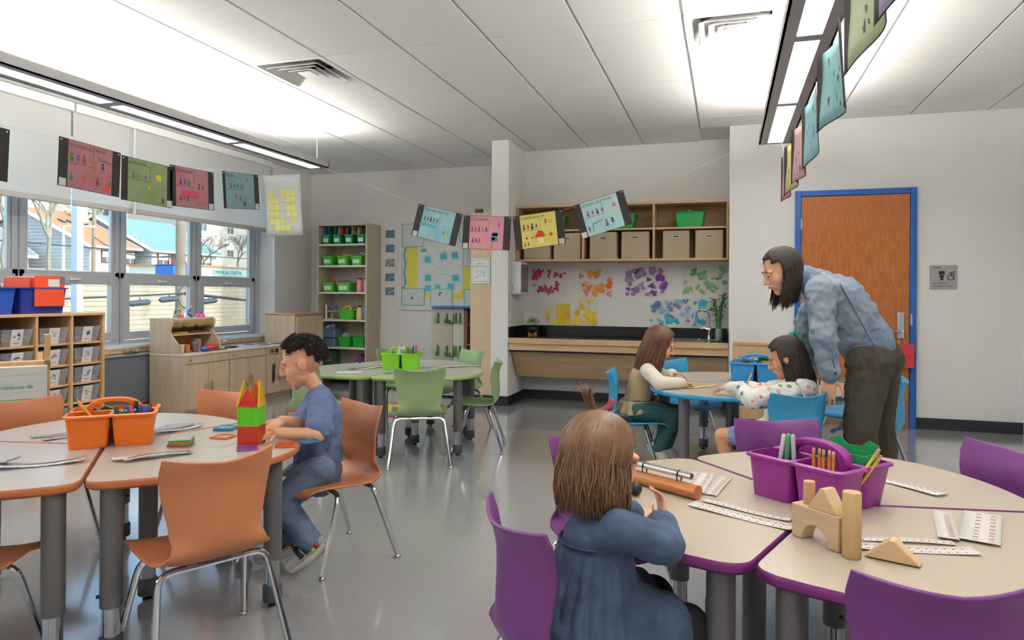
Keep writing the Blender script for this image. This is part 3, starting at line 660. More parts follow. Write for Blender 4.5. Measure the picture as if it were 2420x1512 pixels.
def collage(seed, label, x0, x1, z0, z1, sheets, cols, n, rr=(.02, .05), solidsheet=None):
    rn = random.Random(seed); t = thing('paper_collage', label, 'collage', ((x0+x1)/2, YA-.001, (z0+z1)/2)); W, H = x1-x0, z1-z0
    for i, (a, b, c, d) in enumerate(sheets):
        P = Matrix.Translation((0, -.0004*i, 0)) @ XZ; q = [(-W/2+a*W, -H/2+c*H), (-W/2+b*W, -H/2+c*H), (-W/2+b*W+rn.uniform(-.004, .004), -H/2+d*H), (-W/2+a*W+rn.uniform(-.004, .004), -H/2+d*H)]
        MB().prism(q, .0012, P, .0).build('paper_sheet', pmat('paper', cols[0], rough=.7) if solidsheet == i else M_paper, t)
    zt = .0014+.0004*len(sheets)
    for i in range(n):
        a, b, c, d = sheets[i % len(sheets)]; r_ = rn.uniform(*rr)
        px = -W/2+W*rn.uniform(a, b); pz = -H/2+H*rn.uniform(c, d); px = max(-W/2+a*W+r_*.8, min(-W/2+b*W-r_*.8, px)); pz = max(-H/2+c*H+r_*.8, min(-H/2+d*H-r_*.8, pz))
        P = Matrix.Translation((0, -zt-.0003*i, 0)) @ XZ
        MB().prism([(px+u, pz+v) for u, v in blob(rn, r_)], .0004, P).build('paper_cutout', pmat('paper', rn.choice(cols), rough=.7), t)
collage(11, 'collage of red paper cut-outs on the alcove wall', -2.162, -1.724, 1.182, 1.513, [(.08, .62, .5, 1), (.1, .64, 0, .52), (.6, 1, .03, .78)], ['#c14a5e', '#b94457', '#c8566a'], 22)
collage(12, 'collage of orange paper cut-outs on the alcove wall', -1.581, -1.195, 1.161, 1.467, [(0, .62, .45, 1), (0, .62, 0, .5), (.6, 1, .02, .78)], ['#e9865a', '#ee6b22', '#f0a04c', '#e8987c'], 22)
collage(13, 'collage of purple paper cut-outs on the alcove wall', -1.062, -.614, 1.179, 1.488, [(0, .52, .45, 1), (.5, 1, .5, 1), (0, .52, 0, .5), (.5, 1, 0, .5)], ['#a787bd', '#9b78b4', '#7b3fa8', '#b294c6'], 46)
collage(14, 'collage of green paper cut-outs behind the bamboo', -.451, .006, 1.192, 1.498, [(0, .55, .5, 1), (0, .55, 0, .52), (.52, 1, .5, 1), (.52, 1, 0, .52)], ['#8dbd8c', '#7fb682', '#5aa878', '#9cc795'], 26)
collage(15, 'collage of yellow paper cut-outs above the small potted plant', -1.99, -1.372, .845, 1.151, [(0, .28, 0, .78), (.25, .50, 0, .78), (.5, .75, 0, .6), (.62, 1, .45, 1), (.72, .88, 0, .52), (.86, 1, 0, .5)], ['#f0cf3c', '#f3dc4a', '#e9b93c', '#f0e35c'], 30, solidsheet=1)
collage(16, 'collage of blue paper cut-outs above the tap', -.794, -.186, .854, 1.146, [(0, .25, 0, 1), (.25, .62, .5, 1), (.25, .62, 0, .5), (.6, 1, .5, 1), (.6, 1, 0, .52)], ['#2fb2cf', '#5f76b8', '#7d7fae', '#8fb4da', '#45c0d4'], 40)
# hinged child gate / toy panel left of the door: small maple toy unit
t = thing('play_screen', 'low maple play screen with white edging between the sink and the door', 'screen', (.26, 6.93, 0))
MB().b2((-.20, 0, .02), (.34, .03, .735)).build('board', M_maple, t, bevel=.006)
MB().b2((-.20, -.008, .715), (.34, .038, .745)).build('top_rail', mat('maple_rail', '#c9a06c', .45), t, bevel=.005)
MB().prism(rrect(.024, .86, .011), .05, Matrix.Translation((-.215, .05, .43)) @ XZ).build('white_post', M_white, t, bevel=.003)
P = Matrix.Translation((.24, -.009, .728)) @ XZ
s = MB()
for dx, dy, r_ in ((-.012, 0, .008), (0, .004, .009), (.012, 0, .008)): s.prism([(dx+r_*.6*cos(a*pi/5), dy+r_*sin(a*pi/5)) for a in range(10)], .001, P)
s.build('leaf_emblem', M_black, t)

# tall cabinet end beside the pier, with its notice
t = thing('tall_cabinet', 'tall narrow maple cabinet standing against the white pier', 'cabinet', (0, 0, 0))
MB().b2((-2.648, YW+.004, .10), (CX0-.002, 7.75, 2.062)).build('body', mat('maple_pale', '#d9c2a2', .45, wood=('z', '#cdb392', 2)), t, bevel=.003)
MB().b2((-2.64, YW+.01, 0), (CX0-.014, 7.74, .10)).build('plinth', M_base, t)
t = thing('photo_box', 'dark and green patterned box on top of the tall maple cabinet', 'box', (-2.52, 7.2, 2.062))
MB().b2((-.10, -.08, 0), (.10, .08, .05)).build('body', mat('dark_print', '#3d2a2c', .6, noise=(14, '#6b4a4a', .5)), t, bevel=.004)
MB().b2((.0, -.082, .004), (.102, .0, .048)).build('green_label', mat('green_print', '#7fae7a', .6, noise=(40, '#d9e4d3', .6)), t)
def inkbars(t, x0, x1, z0, z1, n, m, P, h=.003, rn=rnd):
    s = MB()
    for i in range(n):
        z = z1-(z1-z0)*i/max(1, n-1); s.prism([(x0, z-h/2), (x0+(x1-x0)*rn.uniform(.6, 1), z-h/2), (x0+(x1-x0)*rn.uniform(.6, 1), z+h/2), (x0, z+h/2)], .0004, P)
    return s.build('printed_lines', m, t)
M_ink = mat('ink_grey', '#6f757c', .7); M_inkb = mat('ink_blue', '#5a64a8', .7); M_mint = mat('mint_card', '#86c9b0', .65)
t = thing('notice_sheet', 'laminated notice reading JUEGOS DRAMATICOS on the tall cabinet', 'sign', (-2.528, YW+.002, 1.435))
MB().prism(rrect(.222, .288, .004), .0015, XZ).build('mint_backing', M_mint, t)
MB().prism(rrect(.208, .272, .003), .0008, Matrix.Translation((-.004, -.0015, .003)) @ XZ).build('sheet', mat('sheet_white', '#eef0f2', .35), t)
P = Matrix.Translation((-.004, -.0025, .003)) @ XZ
MB().ring(rrect(.18, .236, .003), rrect(.174, .23, .003), .0004, P).build('printed_border', M_ink, t)
text('JUEGOS', .026, M_ink, t, P @ Matrix.Translation((0, .068, 0)), align='CENTER', xs=1.15); text('DRAMÁTICOS', .024, M_ink, t, P @ Matrix.Translation((0, .038, 0)), align='CENTER', xs=1.1)
s = MB()
for a, b, w_, h_ in ((-.045, -.01, .025, .018), (.03, -.005, .06, .03), (-.01, -.045, .05, .02), (-.05, -.075, .035, .02), (.045, -.04, .02, .04)): s.ring(rrect(w_, h_, .002, cx=a, cy=b), rrect(w_-.004, h_-.004, .001, cx=a, cy=b), .0004, P)
s.build('line_drawing', M_inkb, t)

# ================================================================ bulletin board on the far wall
t = thing('bulletin_board', 'white-framed bulletin board covered in paper on the far wall', 'bulletin board', (0, YF, 0)); bx0, bx1, bz0, bz1 = -4.165, -2.70, .972, 2.165
MB().b2((bx0, -.012, bz0), (bx1, 0, bz1)).build('backing_paper', mat('board_white', '#e9eef0', .7), t)
s = MB().b2((bx0, -.03, bz0), (bx0+.055, -.012, bz1)).b2((bx1-.055, -.03, bz0), (bx1, -.012, bz1)).b2((bx0+.055, -.03, bz0), (bx1-.055, -.012, bz0+.055)).b2((bx0+.055, -.03, bz1-.055), (bx1-.055, -.012, bz1)); s.build('frame', M_white, t, bevel=.004)
M_yel = mat('yellow_paper', '#efdf55', .7, noise=(8, '#f4e878', .4))
s = MB().b2((-4.06, -.014, 1.12), (-3.885, -.0125, 2.03)).b2((-3.885, -.014, 1.12), (-3.14, -.0125, 1.29)).b2((-3.24, -.014, 1.29), (-3.10, -.0125, 1.9)); s.build('yellow_border', M_yel, t)
MB().add([(-4.085+.012*sin(i*1.7)+(.03 if j else 0), -.0145, 1.29+i*.062) for j in range(2) for i in range(11)], [(i, i+1, 12+i, 11+i) for i in range(10)]).build('glitter_strip', mat('blue_glitter', '#2f86c8', .4, noise=(120, '#8fd0f0', .6)), t, solid=.001)
MB().b2((-3.885, -.016, 1.20), (-3.255, -.0145, 2.02)).build('chart_paper', mat('chart_white', '#edf1f2', .6), t)
M_note = mat('aqua_note', '#4fc3dc', .6)
notes = [(-3.74, 1.635), (-3.52, 1.675), (-3.36, 1.685), (-3.735, 1.395), (-3.345, 1.395), (-3.735, 1.23+.03), (-3.60, 1.268), (-3.415, 1.28)]
M_line = mat('marker_teal', '#9fd0cf', .7)
s = MB()
for x, z in notes:
    P = Matrix.Translation((x, -.0162, z)) @ XZ; o_ = [(.07*cos(a*pi/12), .066*sin(a*pi/12)) for a in range(24)]; s.ring(o_, [(u*.955, v*.955) for u, v in o_], .0003, P)
    dx, dz = -3.54-x, 1.46-z; L_ = math.hypot(dx, dz); u, v = dx/L_, dz/L_; s.prism([(u*.07-v*.002, v*.07+u*.002), (u*.07+v*.002, v*.07-u*.002), (u*(L_-.08)+v*.002, v*(L_-.08)-u*.002), (u*(L_-.08)-v*.002, v*(L_-.08)+u*.002)], .0003, P)
P = Matrix.Translation((-3.54, -.0162, 1.46)) @ XZ; o_ = [(.085*cos(a*pi/12), .08*sin(a*pi/12)) for a in range(24)]; s.ring(o_, [(u*.96, v*.96) for u, v in o_], .0003, P)
s.build('marker_web', M_line, t)
for i, (x, z) in enumerate(notes + [(-3.80, 1.755)]):
    MB().prism(rrect(.085 if i < 8 else .08, .082 if i < 8 else .04, .002), .002, Matrix.Translation((x, -.017, z)) @ XZ @ Matrix.Rotation(rnd.uniform(-.15, .15), 4, 'Z')).build('sticky_note', M_note, t)
text('Las', .045, M_line, t, Matrix.Translation((-3.54, -.0163, 1.485)) @ XZ, align='CENTER'); text('familias', .042, M_line, t, Matrix.Translation((-3.54, -.0163, 1.435)) @ XZ, align='CENTER')
text('La familia de', .07, M_line, t, Matrix.Translation((-3.82, -.0163, 1.87)) @ XZ)
for i, (x0, x1, z0, z1) in enumerate(((-4.11, -3.80, 1.80, 2.115), (-4.11, -3.78, 1.03, 1.26), (-3.70, -3.39, 1.025, 1.255), (-3.23, -2.92, 1.02, 1.25), (-3.24, -2.95, 1.54, 1.79), (-3.3, -3.0, 1.86, 2.1))):
    MB().b2((x0, -.020, z0), (x1, -.017, z1)).build('mint_mat', M_mint, t)
    MB().b2((x0+.012, -.0215, z0+.012), (x1-.008, -.020, z1-.012)).build('pinned_sheet', mat('pinned_white', '#e6ebf0', .6, noise=(6, '#dfe5ec', .4)), t)
P = Matrix.Translation((0, -.022, 0)) @ XZ
inkbars(t, -3.20, -2.99, 1.58, 1.74, 8, M_ink, P, .004)
s = MB(); s.prism([(-3.96+.012*cos(a*pi/5), 1.13+.02*sin(a*pi/5)) for a in range(10)], .0004, P); s.prism(rrect(.012, .01, .003, cx=-3.985, cy=1.185), .0004, P); s.prism(rrect(.012, .01, .003, cx=-3.93, cy=1.185), .0004, P); s.prism([(-3.58, 1.20), (-3.545, 1.212), (-3.53, 1.195), (-3.575, 1.188)], .0004, P); s.prism([(-3.58, 1.175), (-3.56, 1.182), (-3.555, 1.165), (-3.578, 1.162)], .0004, P); s.build('pen_marks', mat('pen_navy', '#3a4668', .7), t)
s = MB()
for z in (1.265, 1.21): 
    h_ = [(.0014*16*sin(R(a))**3, .0014*(13*cos(R(a))-5*cos(R(2*a))-2*cos(R(3*a))-cos(R(4*a)))) for a in range(0, 360, 20)]
    s.prism([(-4.085+u, z+v) for u, v in h_], .0006, Matrix.Translation((0, -.0145, 0)) @ XZ)
s.build('paper_heart', mat('heart_red', '#d6405e', .6), t)
cols5 = [('#5a6b66', '#4fa0d0'), ('#6d7d8c', '#3f8fd0'), ('#6a6a60', '#c9d0cc'), ('#556a80', '#6fb0d0'), ('#5c6468', '#a8c4cc')]
for i, z in enumerate((1.981, 1.789, 1.597, 1.405, 1.219)):
    t = thing('class_photo', ['topmost', 'second from the top', 'middle', 'fourth from the top', 'lowest'][i] + ' of the five small photos in a column beside the bulletin board', 'photo', (-4.294, YF, z), 0, 'class photos in a column')
    MB().b2((-.068, -.002, -.055), (.068, 0, .055)).build('print', mat('photo_edge', '#cfd5d6', .4), t)
    MB().b2((-.063, -.003, -.05), (.063, -.002, .05)).build('picture', mat('photo_%d' % i, cols5[i][0], .3, noise=(26, cols5[i][1], .7), speck=(40, '#23262b', '#dfe6ea')), t)
# ================================================================ bookcase
X0, X1, Y0, Y1 = -5.165, -4.43, 8.02, 8.385
M_bc = mat('bookcase_maple', '#d6c7b2', .5, wood=('z', '#c7b49c', 2)); M_shelfw = mat('shelf_edge', '#eceae6', .45)
t = thing('bookcase', 'tall narrow maple bookcase full of green tubs in the far corner', 'bookcase', (0, 0, 0))
MB().b2((X0, Y0, 0), (X0+.02, Y1, 2.095)).build('side_panel', M_bc, t); MB().b2((X1-.022, Y0, 0), (X1, Y1, 2.095)).build('side_panel', M_bc, t)
MB().b2((X0+.02, Y0, 2.073), (X1-.022, Y1, 2.095)).build('top_panel', M_bc, t); MB().b2((X0+.02, Y1-.01, .05), (X1-.022, Y1, 2.073)).build('back_panel', M_bc, t)
SH = [1.832, 1.552, 1.203, .842, .482, .12]
for z in SH: MB().b2((X0+.021, Y0+.004, z-.022), (X1-.023, Y1-.012, z)).build('shelf', M_shelfw, t, bevel=.001)
M_gtub = mat('tub_green', '#0f9a50', .25, alpha=.93); M_ltub = mat('tub_lime', '#5fd23c', .2, alpha=.86, spec=.6); M_label = mat('tub_label', '#dff0ea', .3)
def tub(x, z, w_, d, h, m, lab, fill, grp, labelcard=True, y=None, rz=0):
    t = thing('plastic_tub', lab, 'storage bin', (x, y or Y0+.05+d/2, z), rz, grp)
    bin_mesh(w_, d, h, .84, .008).build('body', m, t, smooth=True)
    if labelcard: MB().b2((-w_*.3, -d*.463-.003, h*.25), (w_*.3, -d*.463-.001, h*.75), ).build('name_card', M_label, t)
    return t
bkc = ['#2f4a7d', '#355a86', '#1f3358', '#3e8f7a', '#3f7f86', '#4a6fae', '#c9b24a', '#c23b3b', '#a93340', '#3a4358', '#6a86b8', '#d8c79a', '#e3d8b8', '#8a6a58', '#7d5f50']
bkn = ['navy', 'steel blue', 'dark navy', 'sea green', 'teal', 'mid blue', 'mustard', 'red', 'crimson', 'slate', 'pale blue', 'beige', 'cream', 'brown', 'dark brown']
for i, x in enumerate((-5.075, -4.91, -4.735, -4.555)):
    o = 'first,second,third,fourth'.split(',')[i]
    tub(x, SH[0], .125, .25, .125, M_gtub, 'dark green book tub, %s from the window on the top bookcase shelf' % o, 0, 'book tubs on the top shelf')
    for k in range(4):
        c = bkc[(i*4+k) % len(bkc)]; hh = rnd.uniform(.19, .225)
        b = thing('picture_book', 'thin %s book standing in the %s dark green tub from the window' % (bkn[(i*4+k) % len(bkc)], o), 'book', (x-.042+k*.028, Y0+.17, SH[0]+.008), 0, 'books in the top-shelf tubs')
        M = Matrix.Rotation(rnd.uniform(-.12, .12), 4, 'Y'); sb = MB(); sb.box(0, (.012, .16, hh), M=M @ Matrix.Translation((0, 0, hh/2+.004))); sb.build('cover', pmat('book', c, rough=.5), b, bevel=.001)
        sb = MB(); sb.box(0, (.008, .158, hh-.006), M=M @ Matrix.Translation((0, .003, hh/2+.006))); sb.build('pages', M_paper, b)
def junk(lab, cat, x, y, z, parts, name='craft_item'):
    t = thing(name, lab, cat, (x, y, z))
    for nm, mb, m in parts: mb.build(nm, m, t, smooth=True)
    return t
for i, (x, w_) in enumerate(((-5.05, .155), (-4.83, .155), (-4.62, .16))):
    tub(x, SH[1], w_, .24, .125, M_ltub, 'lime tub %s on the second bookcase shelf' % ('nearest the window', 'in the middle', 'at the wall side')[i], 0, 'lime tubs on the second shelf')
junk('cream cardboard box lying in the middle lime tub', 'box', -4.81, 8.2, SH[1]+.075, [('body', MB().box((0, 0, .045), (.12, .1, .055), .3, Matrix.Translation((0, 0, .05)) @ Matrix.Rotation(.3, 4, 'Y') @ Matrix.Rotation(.3, 4, 'Z')), pmat('card', '#cdb98a', rough=.7))], 'cardboard_box')
junk('blue and white toy in the wall-side lime tub', 'toy', -4.60, 8.2, SH[1]+.09, [('body', MB().ell((0, 0, .04), (.05, .04, .035)), pmat('toy', '#3f74c8', rough=.4)), ('stripe', MB().tube([(-.05, 0, .04), (0, -.03, .08), (.05, 0, .05)], .008, 8), M_white)], 'toy_bundle')
for i, (x, w_) in enumerate(((-5.04, .17), (-4.81, .2))):
    tub(x, SH[2], w_, .24, .125, M_ltub, 'lime tub %s on the third bookcase shelf' % ('nearest the window', 'beside the pink paint bottle')[i], 0, 'lime tubs on the third shelf')
def fuzz(c, n, col, lab, cat, name):
    t = thing(name, lab, cat, c); s = MB()
    for i in range(n): s.ell((rnd.uniform(-.06, .06), rnd.uniform(-.06, .06), rnd.uniform(0, .04)), (rnd.uniform(.015, .035),)*3, 8, 6)
    s.build('tissue', pmat('paper', col, rough=.8), t, smooth=True)
fuzz((-4.97, 8.19, SH[2]+.10), 9, '#d2415f', 'crumpled pink tissue paper in the tub nearest the window', 'paper', 'tissue_paper')
fuzz((-4.80, 8.19, SH[2]+.09), 9, '#5a8fbf', 'heap of blue and white foil scraps in the tub beside the pink bottle', 'paper', 'foil_scraps')
def bottle(x, z, col, lab):
    t = thing('paint_bottle', lab, 'bottle', (x, 8.12, z), 0, 'poster paint bottles on the bookcase')
    MB().lathe([(.034, 0), (.042, .008), (.042, .12), (.034, .15), (.024, .162), (.024, .172)], (0, 0, 0), 18).build('body', pmat('paint', col, rough=.35), t, smooth=True)
    MB().lathe([(.027, .168), (.027, .186), (.001, .187)], (0, 0, 0), 18).build('cap', M_black, t, smooth=True)
bottle(-4.585, SH[2], '#ef8f8c', 'pink paint bottle with a black cap on the third shelf'); bottle(-4.49, SH[2], '#c68aa8', 'mauve paint bottle at the wall end of the third shelf')
bottle(-4.585, SH[3], '#f0cf8c', 'cream yellow paint bottle on the fourth shelf'); bottle(-4.49, SH[3], '#6b86d0', 'blue paint bottle at the wall end of the fourth shelf')
tub(-4.77, SH[3], .22, .24, .125, M_ltub, 'lime tub holding yellow tools on the fourth bookcase shelf', 0, 'lime tubs on the lower shelves', False)
t = thing('tape_dispenser', 'yellow curved toy handle in the lime tub of the fourth shelf', 'toy', (-4.79, 8.15, SH[3]+.09)); MB().tube([(-.06, 0, 0), (-.05, 0, .05), (-.01, 0, .085), (.04, 0, .08), (.06, 0, .04)], .010, 8).build('handle', pmat('toy', '#f0d83a', rough=.4), t, smooth=True)
t = thing('black_cable', 'black coiled cable in the lime tub of the fourth shelf', 'cable', (-4.70, 8.2, SH[3]+.11)); MB().tube([(.03*cos(a*.5), .01*sin(a), .02+.03*sin(a*.5)) for a in range(14)], .005, 6).build('coil', M_black, t)
t = thing('scissor_rack', 'round rack of purple and teal scissors on the fourth shelf', 'scissor rack', (-5.03, 8.17, SH[3]))
MB().lathe([(.085, 0), (.085, .015), (.02, .016), (.02, .10), (.085, .101), (.085, .112), (.001, .113)], (0, 0, 0), 20).build('wooden_tiers', M_bc, t)
s = MB(); s2 = MB()
for i in range(10):
    a = i*.63; (s if i % 3 else s2).tube([(.066*cos(a)+.018*cos(q), .066*sin(a), .155+.026*sin(q)) for q in [2*pi*j/9 for j in range(9)]], .005, 6, close=True)
s.build('purple_scissors', pmat('toy', '#8a4fa8', rough=.4), t, smooth=True); s2.build('teal_scissors', pmat('toy', '#3a9db0', rough=.4), t, smooth=True)
MB().cyl((-.04, -.07, .0), (-.04, -.07, .19), .012, n=10).build('clear_tube', M_white, t, smooth=True)
for i, x in enumerate((-4.80, -4.585)): tub(x, SH[4], .175, .24, .135, mat('tub_green2', '#2fb53a', .25, alpha=.92), 'bright green tub %s on the fifth bookcase shelf' % ('beside the clear boxes', 'at the wall end')[i], 0, 'bright green tubs', False)
junk('clear plastic bag resting on the bright green tub', 'bag', -4.80, 8.15, SH[4]+.10, [('body', MB().ell((0, 0, .04), (.07, .06, .05), 10, 7), mat('clear_bag', '#b9cfe6', .15, alpha=.5))], 'plastic_bag')
M_clear = mat('clear_box', '#a9c2de', .12, alpha=.45, spec=.7)
for k, (z, lab) in enumerate(((SH[4], 'blue-lidded clear craft box at the bottom of the stack'), (SH[4]+.125, 'clear craft box stacked on the blue-lidded box'))):
    t = thing('craft_box', lab, 'box', (-5.03, 8.18, z), 0, 'clear craft boxes on the fifth shelf')
    bin_mesh(.22, .25, .105, .95, .004).build('body', M_clear, t, smooth=True); MB().prism(rrect(.235, .262, .02), .012, z0=.103).build('lid', pmat('lid', '#4f6fc0', rough=.3), t, bevel=.003)
    s = MB()
    for i in range(10): s.ell((rnd.uniform(-.07, .07), rnd.uniform(-.08, .08), .035+rnd.uniform(0, .03)), (.025, .02, .018), 8, 5)
    s.build('beads', pmat('toy', '#a04a58' if k == 0 else '#556a9a', rough=.5), t, smooth=True)
fuzz((-5.05, 8.15, SH[4]+.245), 8, '#b8c4cc', 'bag of pale fabric scraps on top of the craft boxes', 'bag', 'scrap_bag')
for i, (x, c, lab) in enumerate(((-5.05, '#3c6b48', 'green and grey board game box standing on the lowest shelf'), (-4.66, '#6b3a78', 'purple tool case leaning on the lowest shelf'), (-4.52, '#5f6f9a', 'blue grey bag at the wall end of the lowest shelf'))):
    t = thing('storage_case', lab, 'box', (x, 8.2, SH[5])); M = Matrix.Rotation((0, .45, 0)[i], 4, 'Y')
    MB().box(0, (.13, .2, (.30, .24, .16)[i]), M=M @ Matrix.Translation((0, 0, (.155, .15, .085)[i]))).build('body', pmat('card', c, rough=.6), t, bevel=.01)
    MB().box(0, (.08, .204, .06), M=M @ Matrix.Translation((0, 0, (.2, .15, .085)[i]))).build('label', pmat('card', ('#9fb0a8', '#d6c445', '#8f9fc0')[i], rough=.6), t)
# ================================================================ hook tower with blue top
t = thing('hook_tower', 'grey play tower with a blue top and rows of green hooks', 'play tower', (-3.02, 7.42, 0))
M_gb = mat('tower_grey', '#b3aaa2', .55); M_gw = mat('tower_white', '#dfe0dc', .5)
MB().b2((-.225, -.012, .02), (.03, .012, 1.02)).build('front_panel', M_gb, t, bevel=.003)
s = MB(); s.box((.085, .03, .52), (.125, .02, 1.0), R(20)); s.build('angled_panel', M_gw, t, bevel=.003)
MB().b2((.135, .05, .02), (.185, .30, 1.02)).build('brown_post', mat('tower_brown', '#7a5f50', .55), t, bevel=.003)
MB().b2((-.225, .012, .02), (-.20, .42, 1.02)).build('rear_panel', M_gb, t)
MB().prism(rrect(.62, .5, .03), .022, Matrix.Translation((.08, .2, 1.022))).build('top', mat('tower_blue', '#1f62b0', .35), t, bevel=.006)
for z in (.36, .60, .82): MB().b2((.16, .06, z), (.42, .40, z+.018)).build('red_shelf', mat('tower_red', '#b0323a', .45), t, bevel=.003)
MB().b2((-.2, .40, .02), (.42, .42, 1.02)).build('back_panel', M_gw, t)
M_hook = mat('hook_green', '#3d7a34', .4)
def hook(x, y, z, rz):
    s = MB(); M = Matrix.Translation((x, y, z)) @ Matrix.Rotation(rz, 4, 'Z')
    s.box(0, (.026, .012, .115), M=M @ Matrix.Translation((0, -.006, 0))); s.box(0, (.024, .05, .014), M=M @ Matrix.Translation((0, -.03, -.05))); s.box(0, (.024, .013, .045), M=M @ Matrix.Translation((0, -.05, -.03)))
    s.build('hook', M_hook, t, bevel=.004)
for z in (.91, .535):
    hook(-.15, -.012, z, 0); hook(-.04, -.012, z, 0); hook(.06, .012, z, R(20)); hook(.105, .028, z, R(20)); hook(.035, -.0, z-.01, R(-40))
for z, c, lab in ((.838, '#c9a83a', 'yellow dough tub on the upper red shelf of the play tower'), (.618, '#b5502c', 'red brown dough tub on the middle red shelf of the play tower')):
    u = thing('dough_tub', lab, 'tub', (-3.02+.255, 7.42+.13, z)); MB().lathe([(.036, 0), (.04, .06)], (0, 0, 0), 16).build('pot', pmat('toy', c, rough=.5), u, smooth=True); MB().lathe([(.043, .06), (.043, .078), (.001, .079)], (0, 0, 0), 16).build('lid', pmat('toy', '#8a8f3a' if c == '#c9a83a' else '#6f3a2c', rough=.5), u, smooth=True)
# ================================================================ bin shelf along the window wall
rnd = random.Random(5)
M_bins = mat('clear_bin', '#d3d8e2', .15, alpha=.30, spec=.6); M_card = mat('bin_card', '#e9e9ec', .5)
KX, KB = -4.70, -5.12; ycol = [3.205, 3.48, 3.76, 4.04, 4.318]; KT = 1.022
t = thing('bin_shelf', 'beech storage shelf with columns of clear bins below the window', 'shelf', (0, 0, 0)); M_bee = mat('beech', '#d9b184', .45, wood=('z', '#cba272', 2)); M_beex = mat('beech_flat', '#d9b184', .45, wood=('y', '#cba272', 2))
MB().b2((KB, ycol[0]-.02, KT-.02), (KX+.004, ycol[-1], KT)).build('top_panel', M_beex, t, bevel=.002)
for y in ycol: MB().b2((KB, y-.018 if y > 3.3 else y-.02, .03), (KX, y, KT-.02)).build('upright', M_bee, t, bevel=.001)
MB().b2((KB, ycol[0], .03), (KB+.012, ycol[-1]-.018, KT-.02)).build('back_panel', mat('beech_back', '#c99a62', .5), t)
rz = [.800, .640, .492, .345, .198, .05]
for c in range(4):
    for z in rz:
        b = MB(); y0, y1 = ycol[c], ycol[c+1]-.018; n = 8
        poly = [(KB+.012, y0), (KX-.02, y0)] + [(KX-.02+.022*sin(pi*i/n), y0+(y1-y0)*i/n) for i in range(1, n)] + [(KX-.02, y1), (KB+.012, y1)]
        b.prism(poly, .014, z0=z-.014); b.build('shelf', M_beex, t)
MB().b2((KB, ycol[0], 0), (KX-.01, ycol[-1], .03)).build('base', M_bee, t)
bh_, bd = .118, .36
fills = ['#a33a52', '#c0463c', '#3f6f5c', '#b09a78', '#5a62a0', '#c9a13c', '#4f7890', '#5c4a86', '#9a4a3a', '#3d8a5a', '#c48a4a', '#7d8fb0', '#d0b060', '#a06a8a', '#608a60']
fname = ['berry red', 'tomato red', 'dark green', 'tan', 'violet', 'mustard', 'slate blue', 'purple', 'rust', 'green', 'amber', 'steel blue', 'straw', 'mauve', 'sage']
def bin_body(w_, d, h):
    # sloping front face: bin opens towards +X, local x is depth
    b = MB(); W, T = w_/2, .003; f = .022
    def P(x, y, z): return (x, y, z)
    o = [P(-d, -W*.86, 0), P(-f, -W*.86, 0), P(-f, W*.86, 0), P(-d, W*.86, 0), P(-d, -W, h), P(0, -W, h), P(0, W, h), P(-d, W, h)]
    i = [P(-d+T, -W*.86+T, T), P(-f-T, -W*.86+T, T), P(-f-T, W*.86-T, T), P(-d+T, W*.86-T, T), P(-d+T, -W+T, h), P(-T, -W+T, h), P(-T, W-T, h), P(-d+T, W-T, h)]
    b.add(o+i, [(0,3,2,1),(0,1,5,4),(1,2,6,5),(2,3,7,6),(3,0,4,7),(8,9,10,11),(8,12,13,9),(9,13,14,10),(10,14,15,11),(11,15,12,8),(4,5,13,12),(5,6,14,13),(6,7,15,14),(7,4,12,15)])
    return b
bm_ = None; wb = ycol[2]-ycol[1]-.018-.03
me_bin = bin_body(wb, bd, bh_).mesh('body', M_bins)
ords = ['top', 'second', 'third', 'fourth', 'fifth', 'lowest']
for c in range(1, 4):
    for r_, z in enumerate(rz[:5]):
        k = (c*5+r_) % len(fills)
        t = thing('clear_bin', 'clear bin with %s toys, %s row of the %s bin-shelf column' % (fname[k], ords[r_], ('', 'leftmost visible', 'middle', 'rightmost')[c]), 'storage bin', (KX-.004, (ycol[c]+ycol[c+1]-.018)/2, z+.001), 0, 'clear bins on the bin shelf')
        link('body', me_bin, t)
        s = MB()
        for i in range(14): s.box(0, (rnd.uniform(.03, .06), rnd.uniform(.02, .05), rnd.uniform(.01, .03)), M=Matrix.Translation((-.07-rnd.uniform(0, .2), rnd.uniform(-.07, .07), rnd.uniform(.02, .075))) @ Matrix.Rotation(rnd.uniform(0, 3), 4, 'Z') @ Matrix.Rotation(rnd.uniform(-.5, .5), 4, 'X'))
        for i in range(7): s.box(0, (.025, .03, .025), M=Matrix.Translation((-.045, -.075+.025*i, .024+.025*rnd.random())) @ Matrix.Rotation(rnd.uniform(0, 3), 4, 'X'))
        s.build('toy_pieces', pmat('toyfill', fills[k], rough=.5, noise=(25, fills[(k+4) % 15], .5)), t)
        u = Vector((.055, 0, bh_)).normalized(); Mc = Matrix.Translation((-.0105, 0, bh_*.5)) @ Matrix.Rotation(math.atan2(.022, bh_), 4, 'Y') @ Matrix.Rotation(R(90), 4, 'Z') @ XZ
        MB().prism(rrect(.085, .118, .003), .0012, Mc @ Matrix.Translation((0, 0, .002))).build('label_card', M_card, t)
        s = MB(); rn = random.Random(k)
        for i in range(6): s.prism(rrect(.012, .012, .002, cx=rn.uniform(-.02, .02), cy=rn.uniform(-.012, .03)), .0004, Mc @ Matrix.Translation((0, 0, .0034)))
        s.prism(rrect(.045, .004, .001, cy=-.038), .0004, Mc @ Matrix.Translation((0, 0, .0034)))
        s.build('printed_picture', pmat('ink', fills[(k+2) % 15], rough=.6), t)
